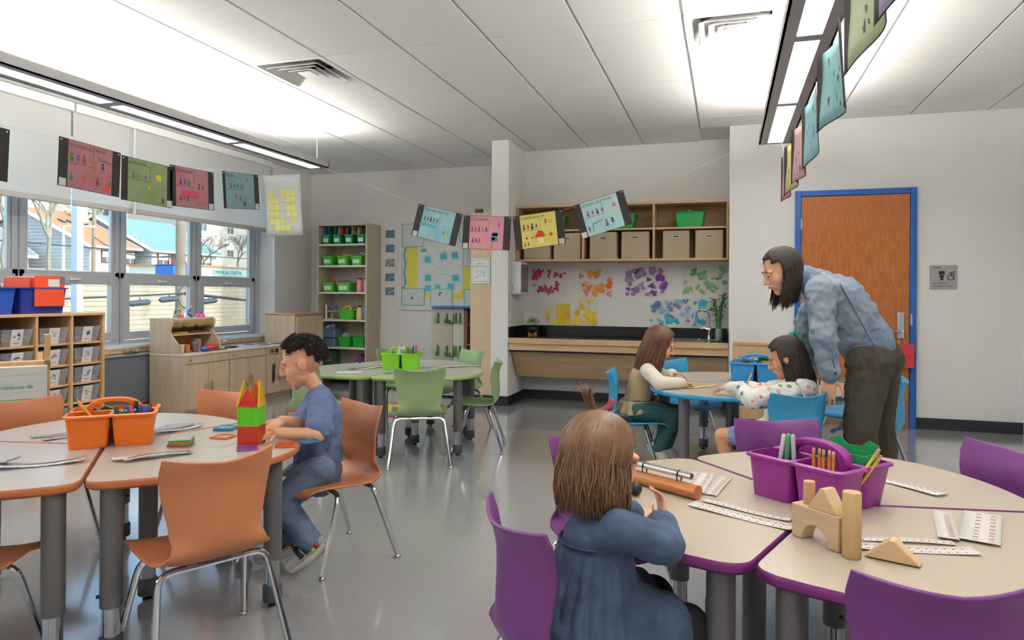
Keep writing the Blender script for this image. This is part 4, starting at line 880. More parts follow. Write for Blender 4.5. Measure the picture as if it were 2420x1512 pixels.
# blue file bins with orange folders on top of the bin shelf
M_bb = mat('royal_blue_bin', '#24379a', .35, alpha=.96)
for lab, y, w_, n in (('royal blue bin of orange folders on the bin shelf, nearer the windows', 3.85, .36, 9), ('royal blue bin of white-edged folders cut off by the picture edge', 3.46, .36, 10)):
    t = thing('file_bin', lab, 'storage bin', (-4.91, y, KT), 0, 'blue file bins on the bin shelf'); bin_mesh(.32, w_, .19, .9, .012).build('body', M_bb if y > 3.6 else mat('blue_bin', '#2a55b8', .35), t, smooth=True)
    for i in range(n):
        f = thing('pocket_folder', 'orange folder packed upright in the dark blue bin' if y > 3.6 else 'white-edged folder packed upright in the brighter blue bin', 'folder', (-4.91, y+.13-i*.03, KT+.02), 0, 'folders in the dark blue bin' if y > 3.6 else 'folders in the brighter blue bin'); z_ = .245+rnd.uniform(-.006, .008)
        s = MB(); s.box(0, (.25, .006, z_), M=Matrix.Rotation(-.1 if y > 3.6 else .22, 4, 'X') @ Matrix.Translation((0, 0, z_/2))); s.build('cover', mat('folder_orange', '#e8502e', .5) if y > 3.6 or i % 3 == 0 else mat('folder_white', '#e9e2de', .5), f)
        s = MB(); s.box(0, (.235, .003, z_+.008), M=Matrix.Rotation(-.1 if y > 3.6 else .22, 4, 'X') @ Matrix.Translation((0, .005, z_/2))); s.build('papers', M_paper, f)
        if y > 3.6 and i == 0: pass
    if y > 3.6:
        f = thing('pocket_folder', 'orange folder with a white label and grey corner, facing into the room', 'folder', (-4.742, y+.03, KT+.05), 0, 'folders in the blue bins')
        MB().box(0, (.004, .235, .22), M=Matrix.Translation((0, 0, .115))).build('cover', MATS['folder_orange'], f)
        MB().box(0, (.001, .09, .055), M=Matrix.Translation((.003, .03, .175))).build('label', M_card, f); MB().box(0, (.001, .04, .045), M=Matrix.Translation((.003, .1, .195))).build('grey_corner', pmat('card', '#66707a', rough=.6), f)
# easel pad on a wooden stand in front of the shelf
t = thing('chart_easel', 'easel pad with green handwriting in front of the bin shelf', 'easel', (-4.13, 2.96, -.075), facing((.80, -.6)))
M = Matrix.Rotation(R(-8), 4, 'X')
s = MB()
for x in (-.31, .31): s.box(0, (.03, .03, .90), M=M @ Matrix.Translation((x, -.03, .56)))
s.box(0, (.66, .03, .035), M=M @ Matrix.Translation((0, -.03, .835))); s.box(0, (.66, .06, .025), M=M @ Matrix.Translation((0, 0, .22)))
s.build('stand', M_bee, t)
s = MB()
for x in (-.29, .29): s.box(0, (.03, .03, .78), M=Matrix.Translation((x, -.26, .49)) @ Matrix.Rotation(R(18), 4, 'X'))
s.build('rear_legs', M_bee, t)
MB().box(0, (.62, .03, .60), M=M @ Matrix.Translation((0, .005, .53))).build('paper_pad', mat('pad_paper', '#dcdad6', .6), t, bevel=.002)
P = M @ Matrix.Translation((0, .0205, .53)) @ Matrix.Rotation(pi, 4, 'Z') @ XZ
s = MB()
for i in range(11): s.prism(rrect(.60, .002, .0008, cy=.25-.05*i), .0003, P)
s.build('ruled_lines', mat('rule_grey', '#b9bcc4', .7), t)
M_gm = mat('green_marker', '#2f9a55', .6)
text('Resolver problemas de', .034, M_gm, t, P @ Matrix.Translation((-.06, .17, .0004)), xs=.95)
s = MB(); s.prism(rrect(.60, .004, .001, cy=.105), .0005, P); s.prism([(-.3, .09), (.20, .095), (.25, .08), (.265, .0), (.262, .0), (.245, .078), (.20, .092), (-.3, .087)], .0005, P); s.build('marker_lines', M_gm, t)
s = MB().ring(rrect(.19, .032, .003, cx=.12, cy=.045), rrect(.182, .024, .002, cx=.12, cy=.045), .0005, P)
for i in range(20): s.prism(rrect(.002, .016, .0008, cx=.036+i*.0088, cy=.045), .0005, P)
s.build('number_line', mat('blue_marker', '#2f6fa8', .6), t)
text('usa la línea', .03, M_gm, t, P @ Matrix.Translation((.06, .0, .0004))); text('numérica', .03, M_gm, t, P @ Matrix.Translation((.06, -.035, .0004)))
t = thing('plant_poster', 'narrow green and white poster edge behind the easel', 'poster', (-4.62, 3.30, 1.03)); MB().b2((-.003, -.09, -.2), (.003, .09, .02)).build('card', mat('poster_green', '#6f9a5a', .6, noise=(14, '#e6ead8', .5)), t)

# ================================================================ wooden play kitchen
kx0, kx1 = -5.30, -4.88; ky = [5.37, 5.97, 6.575, 7.10]
M_kit = mat('play_birch', '#cfb9a0', .5, wood=('z', '#bba48b', 2)); M_kitT = mat('birch_top', '#dfd3c6', .35, wood=('y', '#d2c4b4', 2)); M_hand = mat('wood_handle', '#a98a6a', .5); M_in = mat('birch_inside', '#cf9a58', .5)
def doors(t, y0, y1, z0, z1, window=False):
    g = .003; m = (y0+y1)/2
    for a, b, side in ((y0, m, 1), (m, y1, -1)):
        if window:
            d_ = MB(); o = rrect(b-a-2*g, z1-z0, .004, 6); i = rrect(.075, .22, .036, 6, cy=-.0); d_.ring(o, i, .016, wallX(kx1, (a+b)/2, (z0+z1)/2)); d = d_.build('door', M_kit, t, bevel=.001)
            MB().prism(rrect(.076, .222, .036, 6), .002, wallX(kx1+.002, (a+b)/2, (z0+z1)/2)).build('window', mat('oven_window', '#4a3a38', .08, spec=.7), d)
        else: d = MB().b2((kx1, a+g, z0), (kx1+.016, b-g, z1)).build('door', M_kit, t, bevel=.002)
        yh = b-.035 if side == 1 else a+.035; zh = (z0+z1)/2-.02
        h = MB(); n = 7
        pts = [(side*-1*0+yh, 0)]; q = []
        for i in range(n+1): an = pi*i/n; q.append((-side*.0+side*(.012-.034*sin(an)), .062*cos(an)))
        q2 = [(side*.012, .045*cos(pi*i/n)*1.0) for i in range(n+1)][::-1]
        q2 = [(side*(.012-.006*sin(pi*i/n)), .05*cos(pi*i/n)) for i in range(n+1)][::-1]
        h.prism([(p[0], p[1]) for p in q+q2], .024, wallX(kx1+.016, yh, zh)); h.build('handle', M_hand, d, bevel=.004, fix=True)
def kunit(y0, y1, label, name='play_cabinet', window=False):
    t = thing(name, label, 'play kitchen', (0, 0, 0), 0, 'wooden play kitchen units')
    MB().b2((kx0, y0+.003, .05), (kx1, y1-.003, .575)).build('body', M_kit, t, bevel=.002); MB().b2((kx0, y0+.003, 0), (kx1-.03, y1-.003, .05)).build('toe_kick', M_kit, t)
    MB().b2((kx0, y0+.001, .575), (kx1+.014, y1-.001, .597)).build('top', M_kitT, t, bevel=.006)
    MB().b2((kx1, y0+.006, .50), (kx1+.014, y1-.006, .572)).build('drawer_front', M_kit, t, bevel=.003); doors(t, y0+.01, y1-.01, .07, .492, window); return t
def emblem(t, y, z):
    s = MB(); P = wallX(kx1+.0142, y, z)
    for dx, dy, r_ in ((-.010, 0, .007), (0, .003, .008), (.010, 0, .007)): s.prism([(dx+r_*.6*cos(a*pi/4), dy+r_*sin(a*pi/4)) for a in range(8)], .0006, P)
    s.build('leaf_emblem', mat('burnt_brown', '#6b5138', .7), t)
u1 = kunit(ky[0], ky[1], 'birch play hutch with a shelf, nearest the camera in the play kitchen row', 'play_hutch'); emblem(u1, ky[0]+.06, .535)
# hutch shelves with wavy side panels
w = .018
side = [(0, .597), (.33, .597), (.335, .66), (.325, .70), (.27, .76), (.245, .80), (.25, .84), (.265, .88), (.262, .915), (.245, .935), (0, .935)]
for y in (ky[0]+.003, ky[1]-.003-w): MB().prism([(p[0], p[1]) for p in side], w, Matrix.Translation((kx0, y+w, 0)) @ XZ).build('side_panel', M_kit, u1, bevel=.003)
MB().b2((kx0, ky[0]+w, .597), (kx0+.012, ky[1]-w, .925)).build('back_panel', M_in, u1); MB().b2((kx0, ky[0]+.003+w, .915), (kx0+.24, ky[1]-.003-w, .932)).build('hutch_top', M_kitT, u1); MB().b2((kx0+.012, ky[0]+w+.003, .765), (kx0+.23, ky[1]-w-.003, .780)).build('hutch_shelf', M_kit, u1)
v = MB(); n = 40
def val(u, q): y = ky[0]+.024+(ky[1]-ky[0]-.048)*u; return (kx0+.243+.006*sin(u*40)*q, y, .912-q*(.055+.018*abs(sin(u*pi*3.5))))
v.grid(val, n, 3); v.build('valance', mat('gold_cloth', '#a08a55', .8, noise=(18, '#8a7444', .5), bump=(90, .3)), u1, smooth=True, solid=.003)
u2 = kunit(ky[1], ky[2], 'birch play sink cabinet in the middle of the play kitchen row', 'play_sink'); emblem(u2, ky[1]+.06, .535)
MB().ring(rrect(.30, .42, .04, cx=-5.07, cy=6.27), rrect(.25, .37, .04, cx=-5.07, cy=6.27), .006, z0=.597).build('basin_rim', mat('basin_white', '#dfe3e6', .3), u2); MB().prism(rrect(.26, .38, .04, cx=-5.07, cy=6.27), .002, z0=.5972).build('basin', mat('basin_grey', '#b9bec3', .3, metal=.5), u2)
MB().tube([(-5.25, 6.30, .597), (-5.25, 6.30, .66), (-5.2, 6.27, .672), (-5.10, 6.22, .655)], .011, 8).build('toy_tap', M_steel, u2, smooth=True)
u3 = kunit(ky[2], ky[3]-.02, 'birch play stove with oval oven windows and dark knobs', 'play_stove', True)
for y in (6.66, 6.745, 6.91): MB().lathe([(.022, 0), (.024, .012), (.018, .024), (.001, .026)], (kx1+.014, y, .538), 14, Matrix.Rotation(R(90), 3, 'Y')).build('knob', mat('knob_brown', '#4a2c28', .4), u3, smooth=True)
emblem(u3, 6.83, .535)
for x in (-5.2, -4.99):
    for y in (6.70, 6.93): MB().lathe([(.07, 0), (.07, .004), (.05, .006), (.045, .003), (.001, .003)], (x, y, .597), 20).build('burner', mat('burner', '#5d646c', .35, metal=.5), u3, smooth=True)
t = thing('play_fridge', 'tall birch play refrigerator at the far end of the play kitchen', 'play kitchen', (0, 0, 0), 0, 'wooden play kitchen units'); fy0, fy1 = 7.12, 7.72
MB().b2((kx0+.0, fy0, 0), (kx1+.0, fy1, .925)).build('body', M_kit, t, bevel=.002); MB().b2((kx0-.0, fy0-.01, .925), (kx1+.015, fy1+.01, .945)).build('top', mat('fridge_top', '#c9a578', .4, wood=('y', '#b8946a', 2)), t, bevel=.008)
for a, b in ((fy0+.02, (fy0+fy1)/2), ((fy0+fy1)/2, fy1-.02)): MB().b2((kx1, a+.003, .06), (kx1+.016, b-.003, .90)).build('door', M_kit, t, bevel=.002)
emblem(t, fy0+.07, .86)
# things on the play kitchen
def cup(lab, x, y, z, col, r_, h, alpha=.75, grp='cups on the play hutch'):
    t = thing('toy_cup', lab, 'cup', (x, y, z), 0, grp); b = MB(); b.lathe([(r_*.75, 0), (r_, h), (r_*.94, h), (r_*.7, .004), (.001, .004)], (0, 0, 0), 16); b.build('cup', pmat('cup', col, rough=.2, alpha=alpha), t, smooth=True)
    MB().lathe([(r_*.70, .005), (r_*.84, h*.55), (.001, h*.56)], (0, 0, 0), 14).build('filling', pmat('fill', col, rough=.5), t, smooth=True)
cup('frosted pale cup on the play hutch counter', -5.02, 5.47, .597, '#e6d6cc', .036, .085); cup('orange cup on the play hutch counter', -5.03, 5.555, .597, '#e8862c', .036, .08); cup('smoky grey cup on the play hutch counter', -5.02, 5.66, .597, '#8a8078', .042, .10, .6); cup('white lidded jar at the back of the play hutch', -5.16, 5.84, .597, '#cfd0d2', .045, .12, .85)
t = thing('toy_pan', 'red and blue toy dishes lying beside the cups', 'toy', (-5.0, 5.83, .597)); MB().ell((0, .02, .035), (.05, .10, .036), 14, 8).build('red_dish', pmat('toy', '#a8303a', rough=.4), t, smooth=True); MB().ell((.02, -.09, .025), (.04, .045, .025), 12, 6).build('blue_dish', pmat('toy', '#2f55b0', rough=.4), t, smooth=True); MB().cyl((.03, -.05, .01), (.06, .2, .01), .008, n=8).build('handle', pmat('toy', '#6a5a40', rough=.5), t)
t = thing('toy_tray', 'yellow toy cutting board on the hutch shelf', 'toy', (-5.15, 5.55, .780)); MB().prism(rrect(.12, .22, .02), .018).build('board', pmat('toy', '#e0a02c', rough=.5), t, bevel=.004)
t = thing('wooden_tray', 'dark brown toy tray on the hutch shelf', 'toy', (-5.16, 5.79, .780)); MB().prism(rrect(.14, .24, .02), .026).build('tray', pmat('toy', '#6b4a34', rough=.5), t, bevel=.006)
t = thing('bead_toy', 'bent bead-maze toy with yellow and purple beads on the hutch', 'toy', (-5.17, 5.60, .932))
MB().tube([(0, -.06, .005), (0, -.055, .05), (0, -.02, .085), (0, .02, .07), (0, .03, .03)], .007, 8).build('wire', pmat('toy', '#7a5fb0', rough=.4), t, smooth=True)
for y, z, c in ((-.055, .03, '#d8c83a'), (-.04, .068, '#7a5fb0'), (-.01, .085, '#e0d040'), (.02, .068, '#8fae3a'), (.03, .04, '#f0d83c')): MB().ell((0, y, z), (.013, .013, .013), 10, 6).build('bead', pmat('toy', c, rough=.4), t, smooth=True)
MB().lathe([(.034, 0), (.026, .025), (.001, .027)], (0, .03, 0), 14).build('red_base', pmat('toy', '#d8404c', rough=.4), t, smooth=True)
t = thing('toy_figure', 'blue and yellow twisted toy figure on the hutch', 'toy', (-5.17, 5.76, .932)); MB().tube([(0, .02, .005), (0, -.03, .04), (0, -.02, .07), (0, .015, .10)], [.012, .01, .008, .006], 8).build('body', pmat('toy', '#4a55b8', rough=.4), t, smooth=True); MB().ell((0, .015, .105), (.01, .01, .012), 8, 6).build('tip', pmat('toy', '#e8d040', rough=.4), t, smooth=True)
t = thing('toy_dome', 'pink toy dome with a blue button on the hutch', 'toy', (-5.17, 5.90, .932)); MB().lathe([(.045, 0), (.042, .025), (.025, .042), (.001, .046)], (0, 0, 0), 16).build('dome', pmat('toy', '#e0487c', rough=.4), t, smooth=True); MB().ell((0, 0, .05), (.018, .018, .012), 10, 6).build('button', pmat('toy', '#2f72c8', rough=.4), t, smooth=True)
for i, (y, lab) in enumerate(((6.12, 'clear glass carton nearest the hutch on the window sill'), (6.23, 'clear glass carton farther along on the window sill'))):
    t = thing('glass_block', lab, 'block', (-5.47, y, .676), 0, 'glass cartons on the sill'); MB().b2((-.04, -.045, 0), (.04, .045, .14)).build('body', mat('ice_glass', '#cfdcea', .1, alpha=.55, spec=.8), t, bevel=.008); MB().b2((.0405, -.035, .03), (.0415, .035, .10)).build('label', pmat('card', '#8fa4c0', rough=.4), t)
t = thing('toy_plate', 'dark toy pan lying in the play sink', 'toy', (-5.02, 6.2, .6045)); MB().lathe([(.05, 0), (.065, .014), (.06, .014), (.046, .004), (.001, .004)], (0, 0, 0), 16).build('pan', pmat('toy', '#4a4a52', rough=.4), t, smooth=True); MB().cyl((.02, -.06, .012), (.05, -.17, .014), .008, n=8).build('handle', pmat('toy', '#5a3a34', rough=.5), t, smooth=True)
t = thing('beaded_cloth', 'crumpled beaded necklace lying on the radiator cover', 'necklace', (-5.40, 5.27, .601)); s = MB()
for i in range(26): s.ell((rnd.uniform(-.035, .035), rnd.uniform(-.07, .07), .012+rnd.uniform(0, .03)), (.012, .012, .012), 8, 5)
s.build('beads', mat('mixed_beads', '#6f7f8a', .4, noise=(40, '#d8b84a', .6)), t, smooth=True)
# floor rug beyond the boy
t = thing('play_rug', 'colourful rug corner on the floor in front of the play kitchen', 'rug', (-3.55, 6.45, 0.0), R(2))
MB().prism(rrect(1.40, .80, .05), .008).build('red_border', pmat('rug', '#c8404a', rough=.95), t); MB().prism(rrect(1.32, .72, .05), .001, z0=.008).build('green_field', pmat('rug', '#3f9a5a', rough=.95), t); MB().prism(rrect(1.1, .5, .05), .001, z0=.009).build('yellow_panel', pmat('rug', '#c8a850', rough=.95, noise=(6, '#d8c070', .5)), t)
# ================================================================ children's drawings strung under the lights
rnd = random.Random(9)
M_bk = mat('black_card', '#2b2729', .7); M_pen = mat('pen_black', '#2a2a2c', .7); M_stk = mat('sticker_white', '#d9dcd6', .6)
def wash(name, c1, c2):
    return mat('wash_' + name, c1, .75, noise=(5.5, c2, .35))
def figure(t, P, x, z, h, col, dress=True):
    s = MB(); s.prism([(x+h*.16*cos(a*pi/4), z+h*.78+h*.16*sin(a*pi/4)) for a in range(8)], .0004, P)
    if dress: s.prism([(x-h*.24, z+.1*h), (x+h*.24, z+.1*h), (x+h*.06, z+.62*h), (x-h*.06, z+.62*h)], .0004, P)
    else: s.prism(rrect(h*.26, h*.36, h*.05, cx=x, cy=z+h*.44), .0004, P)
    for q in (-.08, .08): s.prism(rrect(h*.05, h*.22, .0008, cx=x+q*h, cy=z+.06*h), .0004, P)
    for q in (-1, 1): s.prism([(x+q*h*.05, z+h*.55), (x+q*h*.3, z+h*.42), (x+q*h*.3, z+h*.37), (x+q*h*.05, z+h*.49)][::q], .0004, P)
    return s.build('drawn_figure', pmat('crayon', col, rough=.8), t)
def drawing(label, M, washm, title, W=.43, H=.285, side=(.062, .062), figs=(), extra=(), box=(-.14, .02, .01, .115), sticker='L', big=None, curl=0):
    """M: local x along the top edge, local y up, +z towards the viewer, origin at the sheet centre"""
    t = thing('child_drawing', label, 'drawing', (0, 0, 0), 0, 'drawings hung on the string'); t.matrix_world = M; P = Matrix.Identity(4)
    if curl:
        cv = lambda d: (lambda u, v: Vector(((u-.5)*W, (v-.5)*H, d+curl*((u-.5)**2*4-.3)+curl*.6*(1-v)*sin(u*5))))
        MB().grid(cv(0), 10, 6).build('black_card', M_bk, t, smooth='all', solid=.0012)
        cw = lambda u, v: cv(.0014)((side[0]+.006*sin(v*30))/W+u*(W-side[0]-side[1])/W, .012+v*.976)
        MB().grid(cw, 10, 6).build('painted_sheet', washm, t, smooth='all', solid=.0006)
        s = MB()
        for i in range(9):
            u, v = rnd.uniform(.25, .75), rnd.uniform(.12, .85); c = cv(.0022)(u, v); s.add([c+Vector((a*rnd.uniform(.006, .018), b*rnd.uniform(.004, .02), 0)) for a, b in ((-1, -1), (1, -1), (1, 1), (-1, 1))], [(0, 1, 2, 3)])
        s.build('pencil_marks', M_ink, t)['kind'] = 'stuff'; return t
    MB().prism(rrect(W, H, .002), .0012, P, -.0012).build('black_card', M_bk, t)
    x0, x1 = -W/2+side[0], W/2-side[1]; cxm = (x0+x1)/2
    MB().prism(rrect(x1-x0, H-.006, .003, cx=cxm), .0008, P).build('painted_sheet', washm, t)
    Q = Matrix.Translation((0, 0, .0009))
    a, b, c, d = box; bx = (x0, x0+(x1-x0)*.55, H*.02, H*.36)
    s = MB()
    for q in ((bx[0], bx[1], bx[3], bx[3]+.0022), (bx[0], bx[1], bx[2], bx[2]+.0022)): s.prism([(q[0], q[2]), (q[1], q[2]), (q[1], q[3]), (q[0], q[3])], .0003, Q)
    s.prism([(bx[1], bx[2]), (bx[1]+.0022, bx[2]), (bx[1]+.0022, bx[3]), (bx[1], bx[3])], .0003, Q); s.build('ruled_box', M_pen, t)
    text(title, .026, M_pen, t, Q @ Matrix.Translation((x0+.008, H*.385, 0)) @ Matrix.Rotation(-.01, 4, 'Z'), ext=.0003)
    for x, z, h, col, dr in figs: figure(t, Q, x, z, h, col, dr)
    for poly, col in extra: MB().prism(poly, .0004, Q).build('crayon_shape', pmat('crayon', col, rough=.8), t)
    sx = -W/2+side[0]*.5 if sticker == 'L' else W/2-side[1]*.5
    MB().prism(rrect(min(side[0] if sticker == 'L' else side[1], .05)*.9, .045, .001, cx=sx, cy=-H/2+.026), .0006, P).build('white_sticker', M_stk, t)
    for q in (-1, 1): MB().prism([(q*(W/2-.014)+.005*cos(i*pi/4), H/2-.014+.005*sin(i*pi/4)) for i in range(8)], .0005, P).build('punched_hole', M_white, t)
    return t
def circ(x, z, r, n=12, sx=1, a0=0, a1=360): return [(x+r*sx*cos(R(a0+(a1-a0)*i/n)), z+r*sin(R(a0+(a1-a0)*i/n))) for i in range(n)]
def MX(y, z, tilt, x=-3.70): return Matrix.Translation((x, y, z)) @ Matrix.Rotation(R(90), 4, 'Z') @ Matrix.Rotation(R(90), 4, 'X') @ Matrix.Rotation(tilt, 4, 'Z')   # faces +X
def MY(x, z, tilt, y=5.6): return Matrix.Translation((x, y, z)) @ Matrix.Rotation(R(90), 4, 'X') @ Matrix.Rotation(tilt, 4, 'Z')           # faces -Y
ppl = lambda x0, dx, z, h, cols: [(x0+dx*i, z, h*(1-.12*(i % 2)), c, i % 2 == 0) for i, c in enumerate(cols)]
Wpk, Wgn, Wbl, Wye, Wlb, Wor = wash('pink', '#ba868b', '#a8656f'), wash('green', '#98a57e', '#7a9560'), wash('teal', '#86a3a9', '#6f949e'), wash('yellow', '#e6dc8a', '#ddd25e'), wash('sky', '#bcdcdc', '#a9cfd8'), wash('brown', '#a8905c', '#7d8a4a')  # pink, green and teal washes carry painted shade: darkened as backlit sheets
drawing('pink drawing titled La bandera de la familia, hanging before the shade', MX(3.29, 1.935, -.035), Wpk, 'La bandera de la familia', figs=ppl(-.13, .042, .012, .06, ['#3f7a52', '#6a4a9a', '#9a4a6a', '#b5743c']) + ppl(-.13, .09, -.10, .055, ['#3f8a5a', '#b5602c', '#8a4a3a', '#2f7a5a']) + [(.03, -.02, .07, '#b5743c', True), (.085, -.01, .06, '#3a4a8a', False)], extra=[(rrect(.03, .05, .002, cx=.12, cy=-.1), '#d8502c')], sticker='L')
text('Thompson', .026, M_pen, bpy.data.objects['child_drawing'], Matrix.Translation((.045, .055, .0012)) @ Matrix.Rotation(-.05, 4, 'Z'), ext=.0003)
drawing('green drawing hanging second in front of the shade', MX(3.73, 1.915, -.012), Wgn, 'La mia familia', side=(.05, .05), figs=ppl(-.12, .032, .012, .04, ['#9a4a2c', '#3f7a82', '#b58a3c', '#3a4aa8']), extra=[(circ(.09, .045, .025), '#d8c83a'), (circ(.01, -.03, .014), '#c8b83a'), (rrect(.022, .035, .002, cx=.13, cy=-.105), '#8a4a2c')], sticker='R')
drawing('pink drawing hanging third in front of the shade', MX(4.14, 1.937, .035), Wpk, 'Thorpe familia', side=(.05, .06), figs=ppl(-.12, .04, .012, .055, ['#7a3a8a', '#3f55a8', '#3f7a4a']) + ppl(-.12, .035, -.10, .045, ['#7a3a8a', '#b5502c', '#3f7a4a']) + ppl(.06, .04, -.005, .05, ['#8a2f6a', '#3f55a8']), extra=[(rrect(.16, .05, .01, cx=-.03, cy=-.045), '#c8506a')], sticker='R')
drawing('teal drawing hanging last in the row in front of the shade', MX(4.67, 1.995, .09), Wbl, 'Mi familia', side=(.03, .06), figs=ppl(-.12, .035, .015, .045, ['#3f5f6a', '#6a3a3a', '#3f6a5a', '#5a5a8a', '#8a6a3a']) + [(-.07, -.08, .06, '#b5502c', False), (-.02, -.09, .05, '#3f55a8', False)], extra=[(circ(.03, -.1, .02), '#7a3a2c'), (circ(.07, .09, .015), '#9a6ab0')], sticker='R')
drawing('brown and green drawing cut off by the left picture edge', MX(2.57, 1.92, -.04), Wor, 'Mi familia', side=(.06, .06), figs=[(.05, -.05, .08, '#5a6a3a', True)], sticker='L')
drawing('light blue painted drawing with a blue sea, hanging left of the pink one', MY(-2.415, 1.785, -.245), wash('sea', '#b3d3d6', '#78b7c4'), 'The orange family flag', figs=ppl(-.125, .03, .015, .045, ['#5a5a6a', '#b03a4a', '#3a3a3a', '#4a4a5a', '#6a6a7a']) + [(.08, -.075, .04, '#4a7a5a', False)], extra=[([(.10, -.06), (.108, -.055), (.135, -.105), (.125, -.11)], '#d8c84a'), (rrect(.16, .03, .008, cx=-.08, cy=-.02), '#5fb0c4')], sticker='L')
drawing('pink drawing with a colourful tower and ladder, hanging in the middle', MY(-1.957, 1.708, -.05), wash('rose', '#e0a5b0', '#dd93a2'), 'The family flag', figs=ppl(-.13, .032, .012, .04, ['#8a4a4a', '#3a3a4a', '#6a4a8a', '#b5743c', '#3a3a3a']) + ppl(-.12, .03, -.09, .045, ['#8a3a3a', '#5a3a5a', '#b5743c']) + [(.11, .05, .045, '#a85a8a', True)], extra=[(rrect(.06, .07, .004, cx=.075, cy=-.04), '#4a8a9a'), (rrect(.05, .03, .004, cx=.08, cy=-.01), '#8a5ab0'), (rrect(.03, .02, .004, cx=.065, cy=-.05), '#c85a4a'), (rrect(.012, .055, .001, cx=.055, cy=-.105), '#b58a6a')], sticker='L')
drawing('yellow drawing with a red mushroom, hanging before the wall shelf', MY(-1.495, 1.72, .115), Wye, 'La familia de la casa', figs=ppl(-.125, .036, .012, .055, ['#7a4a9a', '#c8402c', '#2f3f6a', '#6a4a8a']) + ppl(-.13, .03, -.125, .04, ['#b5602c', '#4a3a2c']) + [(.065, .035, .055, '#c8402c', False)], extra=[([(-.045, -.06), (-.005, .0), (.03, -.01), (.055, -.055)], '#d0402f'), (rrect(.05, .05, .008, cx=.01, cy=-.09), '#efe6a8'), (circ(.105, .06, .016), '#e8b52c'), (circ(.10, -.045, .015), '#d8405a'), (circ(-.11, -.055, .01), '#c8402c'), (circ(-.06, -.055, .009), '#c8402c')], sticker='R')
drawing('light blue drawing tilted upwards, hanging before the wall shelf', MY(-.965, 1.833, .28), Wlb, 'La bandera de mi familia', figs=ppl(-.11, .04, .015, .05, ['#a03f5a', '#b03f7a', '#4a3a3a', '#c03f8a']) + [(.02, -.1, .06, '#8a5a9a', True), (-.13, -.11, .05, '#6a4a9a', False), (.07, -.10, .06, '#3a3a3a', False)], extra=[([(.09, .04), (.13, .04), (.115, .075)], '#e06a5a'), (rrect(.025, .012, .004, cx=.11, cy=.02), '#e8d05a'), ([(-.1, -.12), (-.095, -.05), (-.01, -.035), (-.012, -.04), (-.09, -.055), (-.096, -.12)], '#4a4a52')], sticker='L')
# along the right-hand light the sheets hang edge-on and curl
cols = [('violet', '#cdbfe0', '#b0a0cc'), ('sage', '#d3dcc0', '#b9c99a'), ('aqua', '#a9d3d8', '#7fc0cc'), ('aqua2', '#a6d0dc', '#8cc8d8'), ('blush', '#e0c0c4', '#d8a8b0'), ('cream', '#ddd9a8', '#e0d68a'), ('rose2', '#e0a8c0', '#d88fb0')]
labs = ['violet curled drawing at the top picture edge, right of the lamp', 'pale green curled drawing hanging from the top picture edge beside the lamp', 'large aqua curled drawing beside the bright lamp panel', 'narrow blue curled drawing below the large aqua one', 'pale pink curled drawing between the narrow blue and the cream ones', 'cream curled drawing near the end of the lamp', 'pink curled drawing seen edge-on at the end of the row']
for i, (y, tw, zc) in enumerate(((1.62, .02, 1.96), (2.03, .02, 1.975), (2.62, .02, 1.93), (3.28, .02, 1.915), (3.78, .02, 1.915), (4.18, .02, 1.92), (4.58, .02, 1.925))):
    M = Matrix.Translation((.352, y, zc)) @ Matrix.Rotation(R(-90)+tw, 4, 'Z') @ Matrix.Rotation(R(90), 4, 'X') @ Matrix.Rotation((-.03, .03)[i % 2], 4, 'Z')
    drawing(labs[i], M, wash(*cols[i]), '', curl=.022+.008*(i % 3), side=(.05, .05))
# strings
def string(name, pts, lab):
    t = thing(name, lab, 'string', pts[0]); p0 = Vector(pts[0]); MB().tube([Vector(p)-p0 for p in pts], .0009, 5).build('cord', mat('twine', '#d8d4cc', .8), t)
string('garland_string', [(-3.705, 1.5, 2.30), (-3.705, 2.36, 2.07), (-3.705, 3.07, 2.068), (-3.705, 3.52, 2.052), (-3.705, 3.94, 2.05), (-3.705, 4.35, 2.075), (-3.705, 4.9, 2.15), (-3.72, 5.5, 2.28), (-3.84, 6.0, 2.44)], 'thin string carrying the drawings in front of the shade')
string('garland_string', [(-3.84, 6.02, 2.44), (-3.2, 5.8, 2.2), (-2.6, 5.604, 1.965), (-2.17, 5.604, 1.858), (-1.73, 5.604, 1.832), (-1.29, 5.604, 1.882), (-1.19, 5.604, 1.905), (-.78, 5.604, 2.025), (-.3, 5.7, 2.16), (.26, 5.9, 2.44)], 'thin string spanning between the two lights with four drawings')
string('garland_string', [(.36, 1.2, 2.44), (.358, 1.4, 2.14), (.356, 2.2, 2.105), (.356, 3.0, 2.06), (.356, 4.0, 2.05), (.357, 4.8, 2.08), (.36, 5.5, 2.44)], 'thin string carrying the curled drawings under the right light')
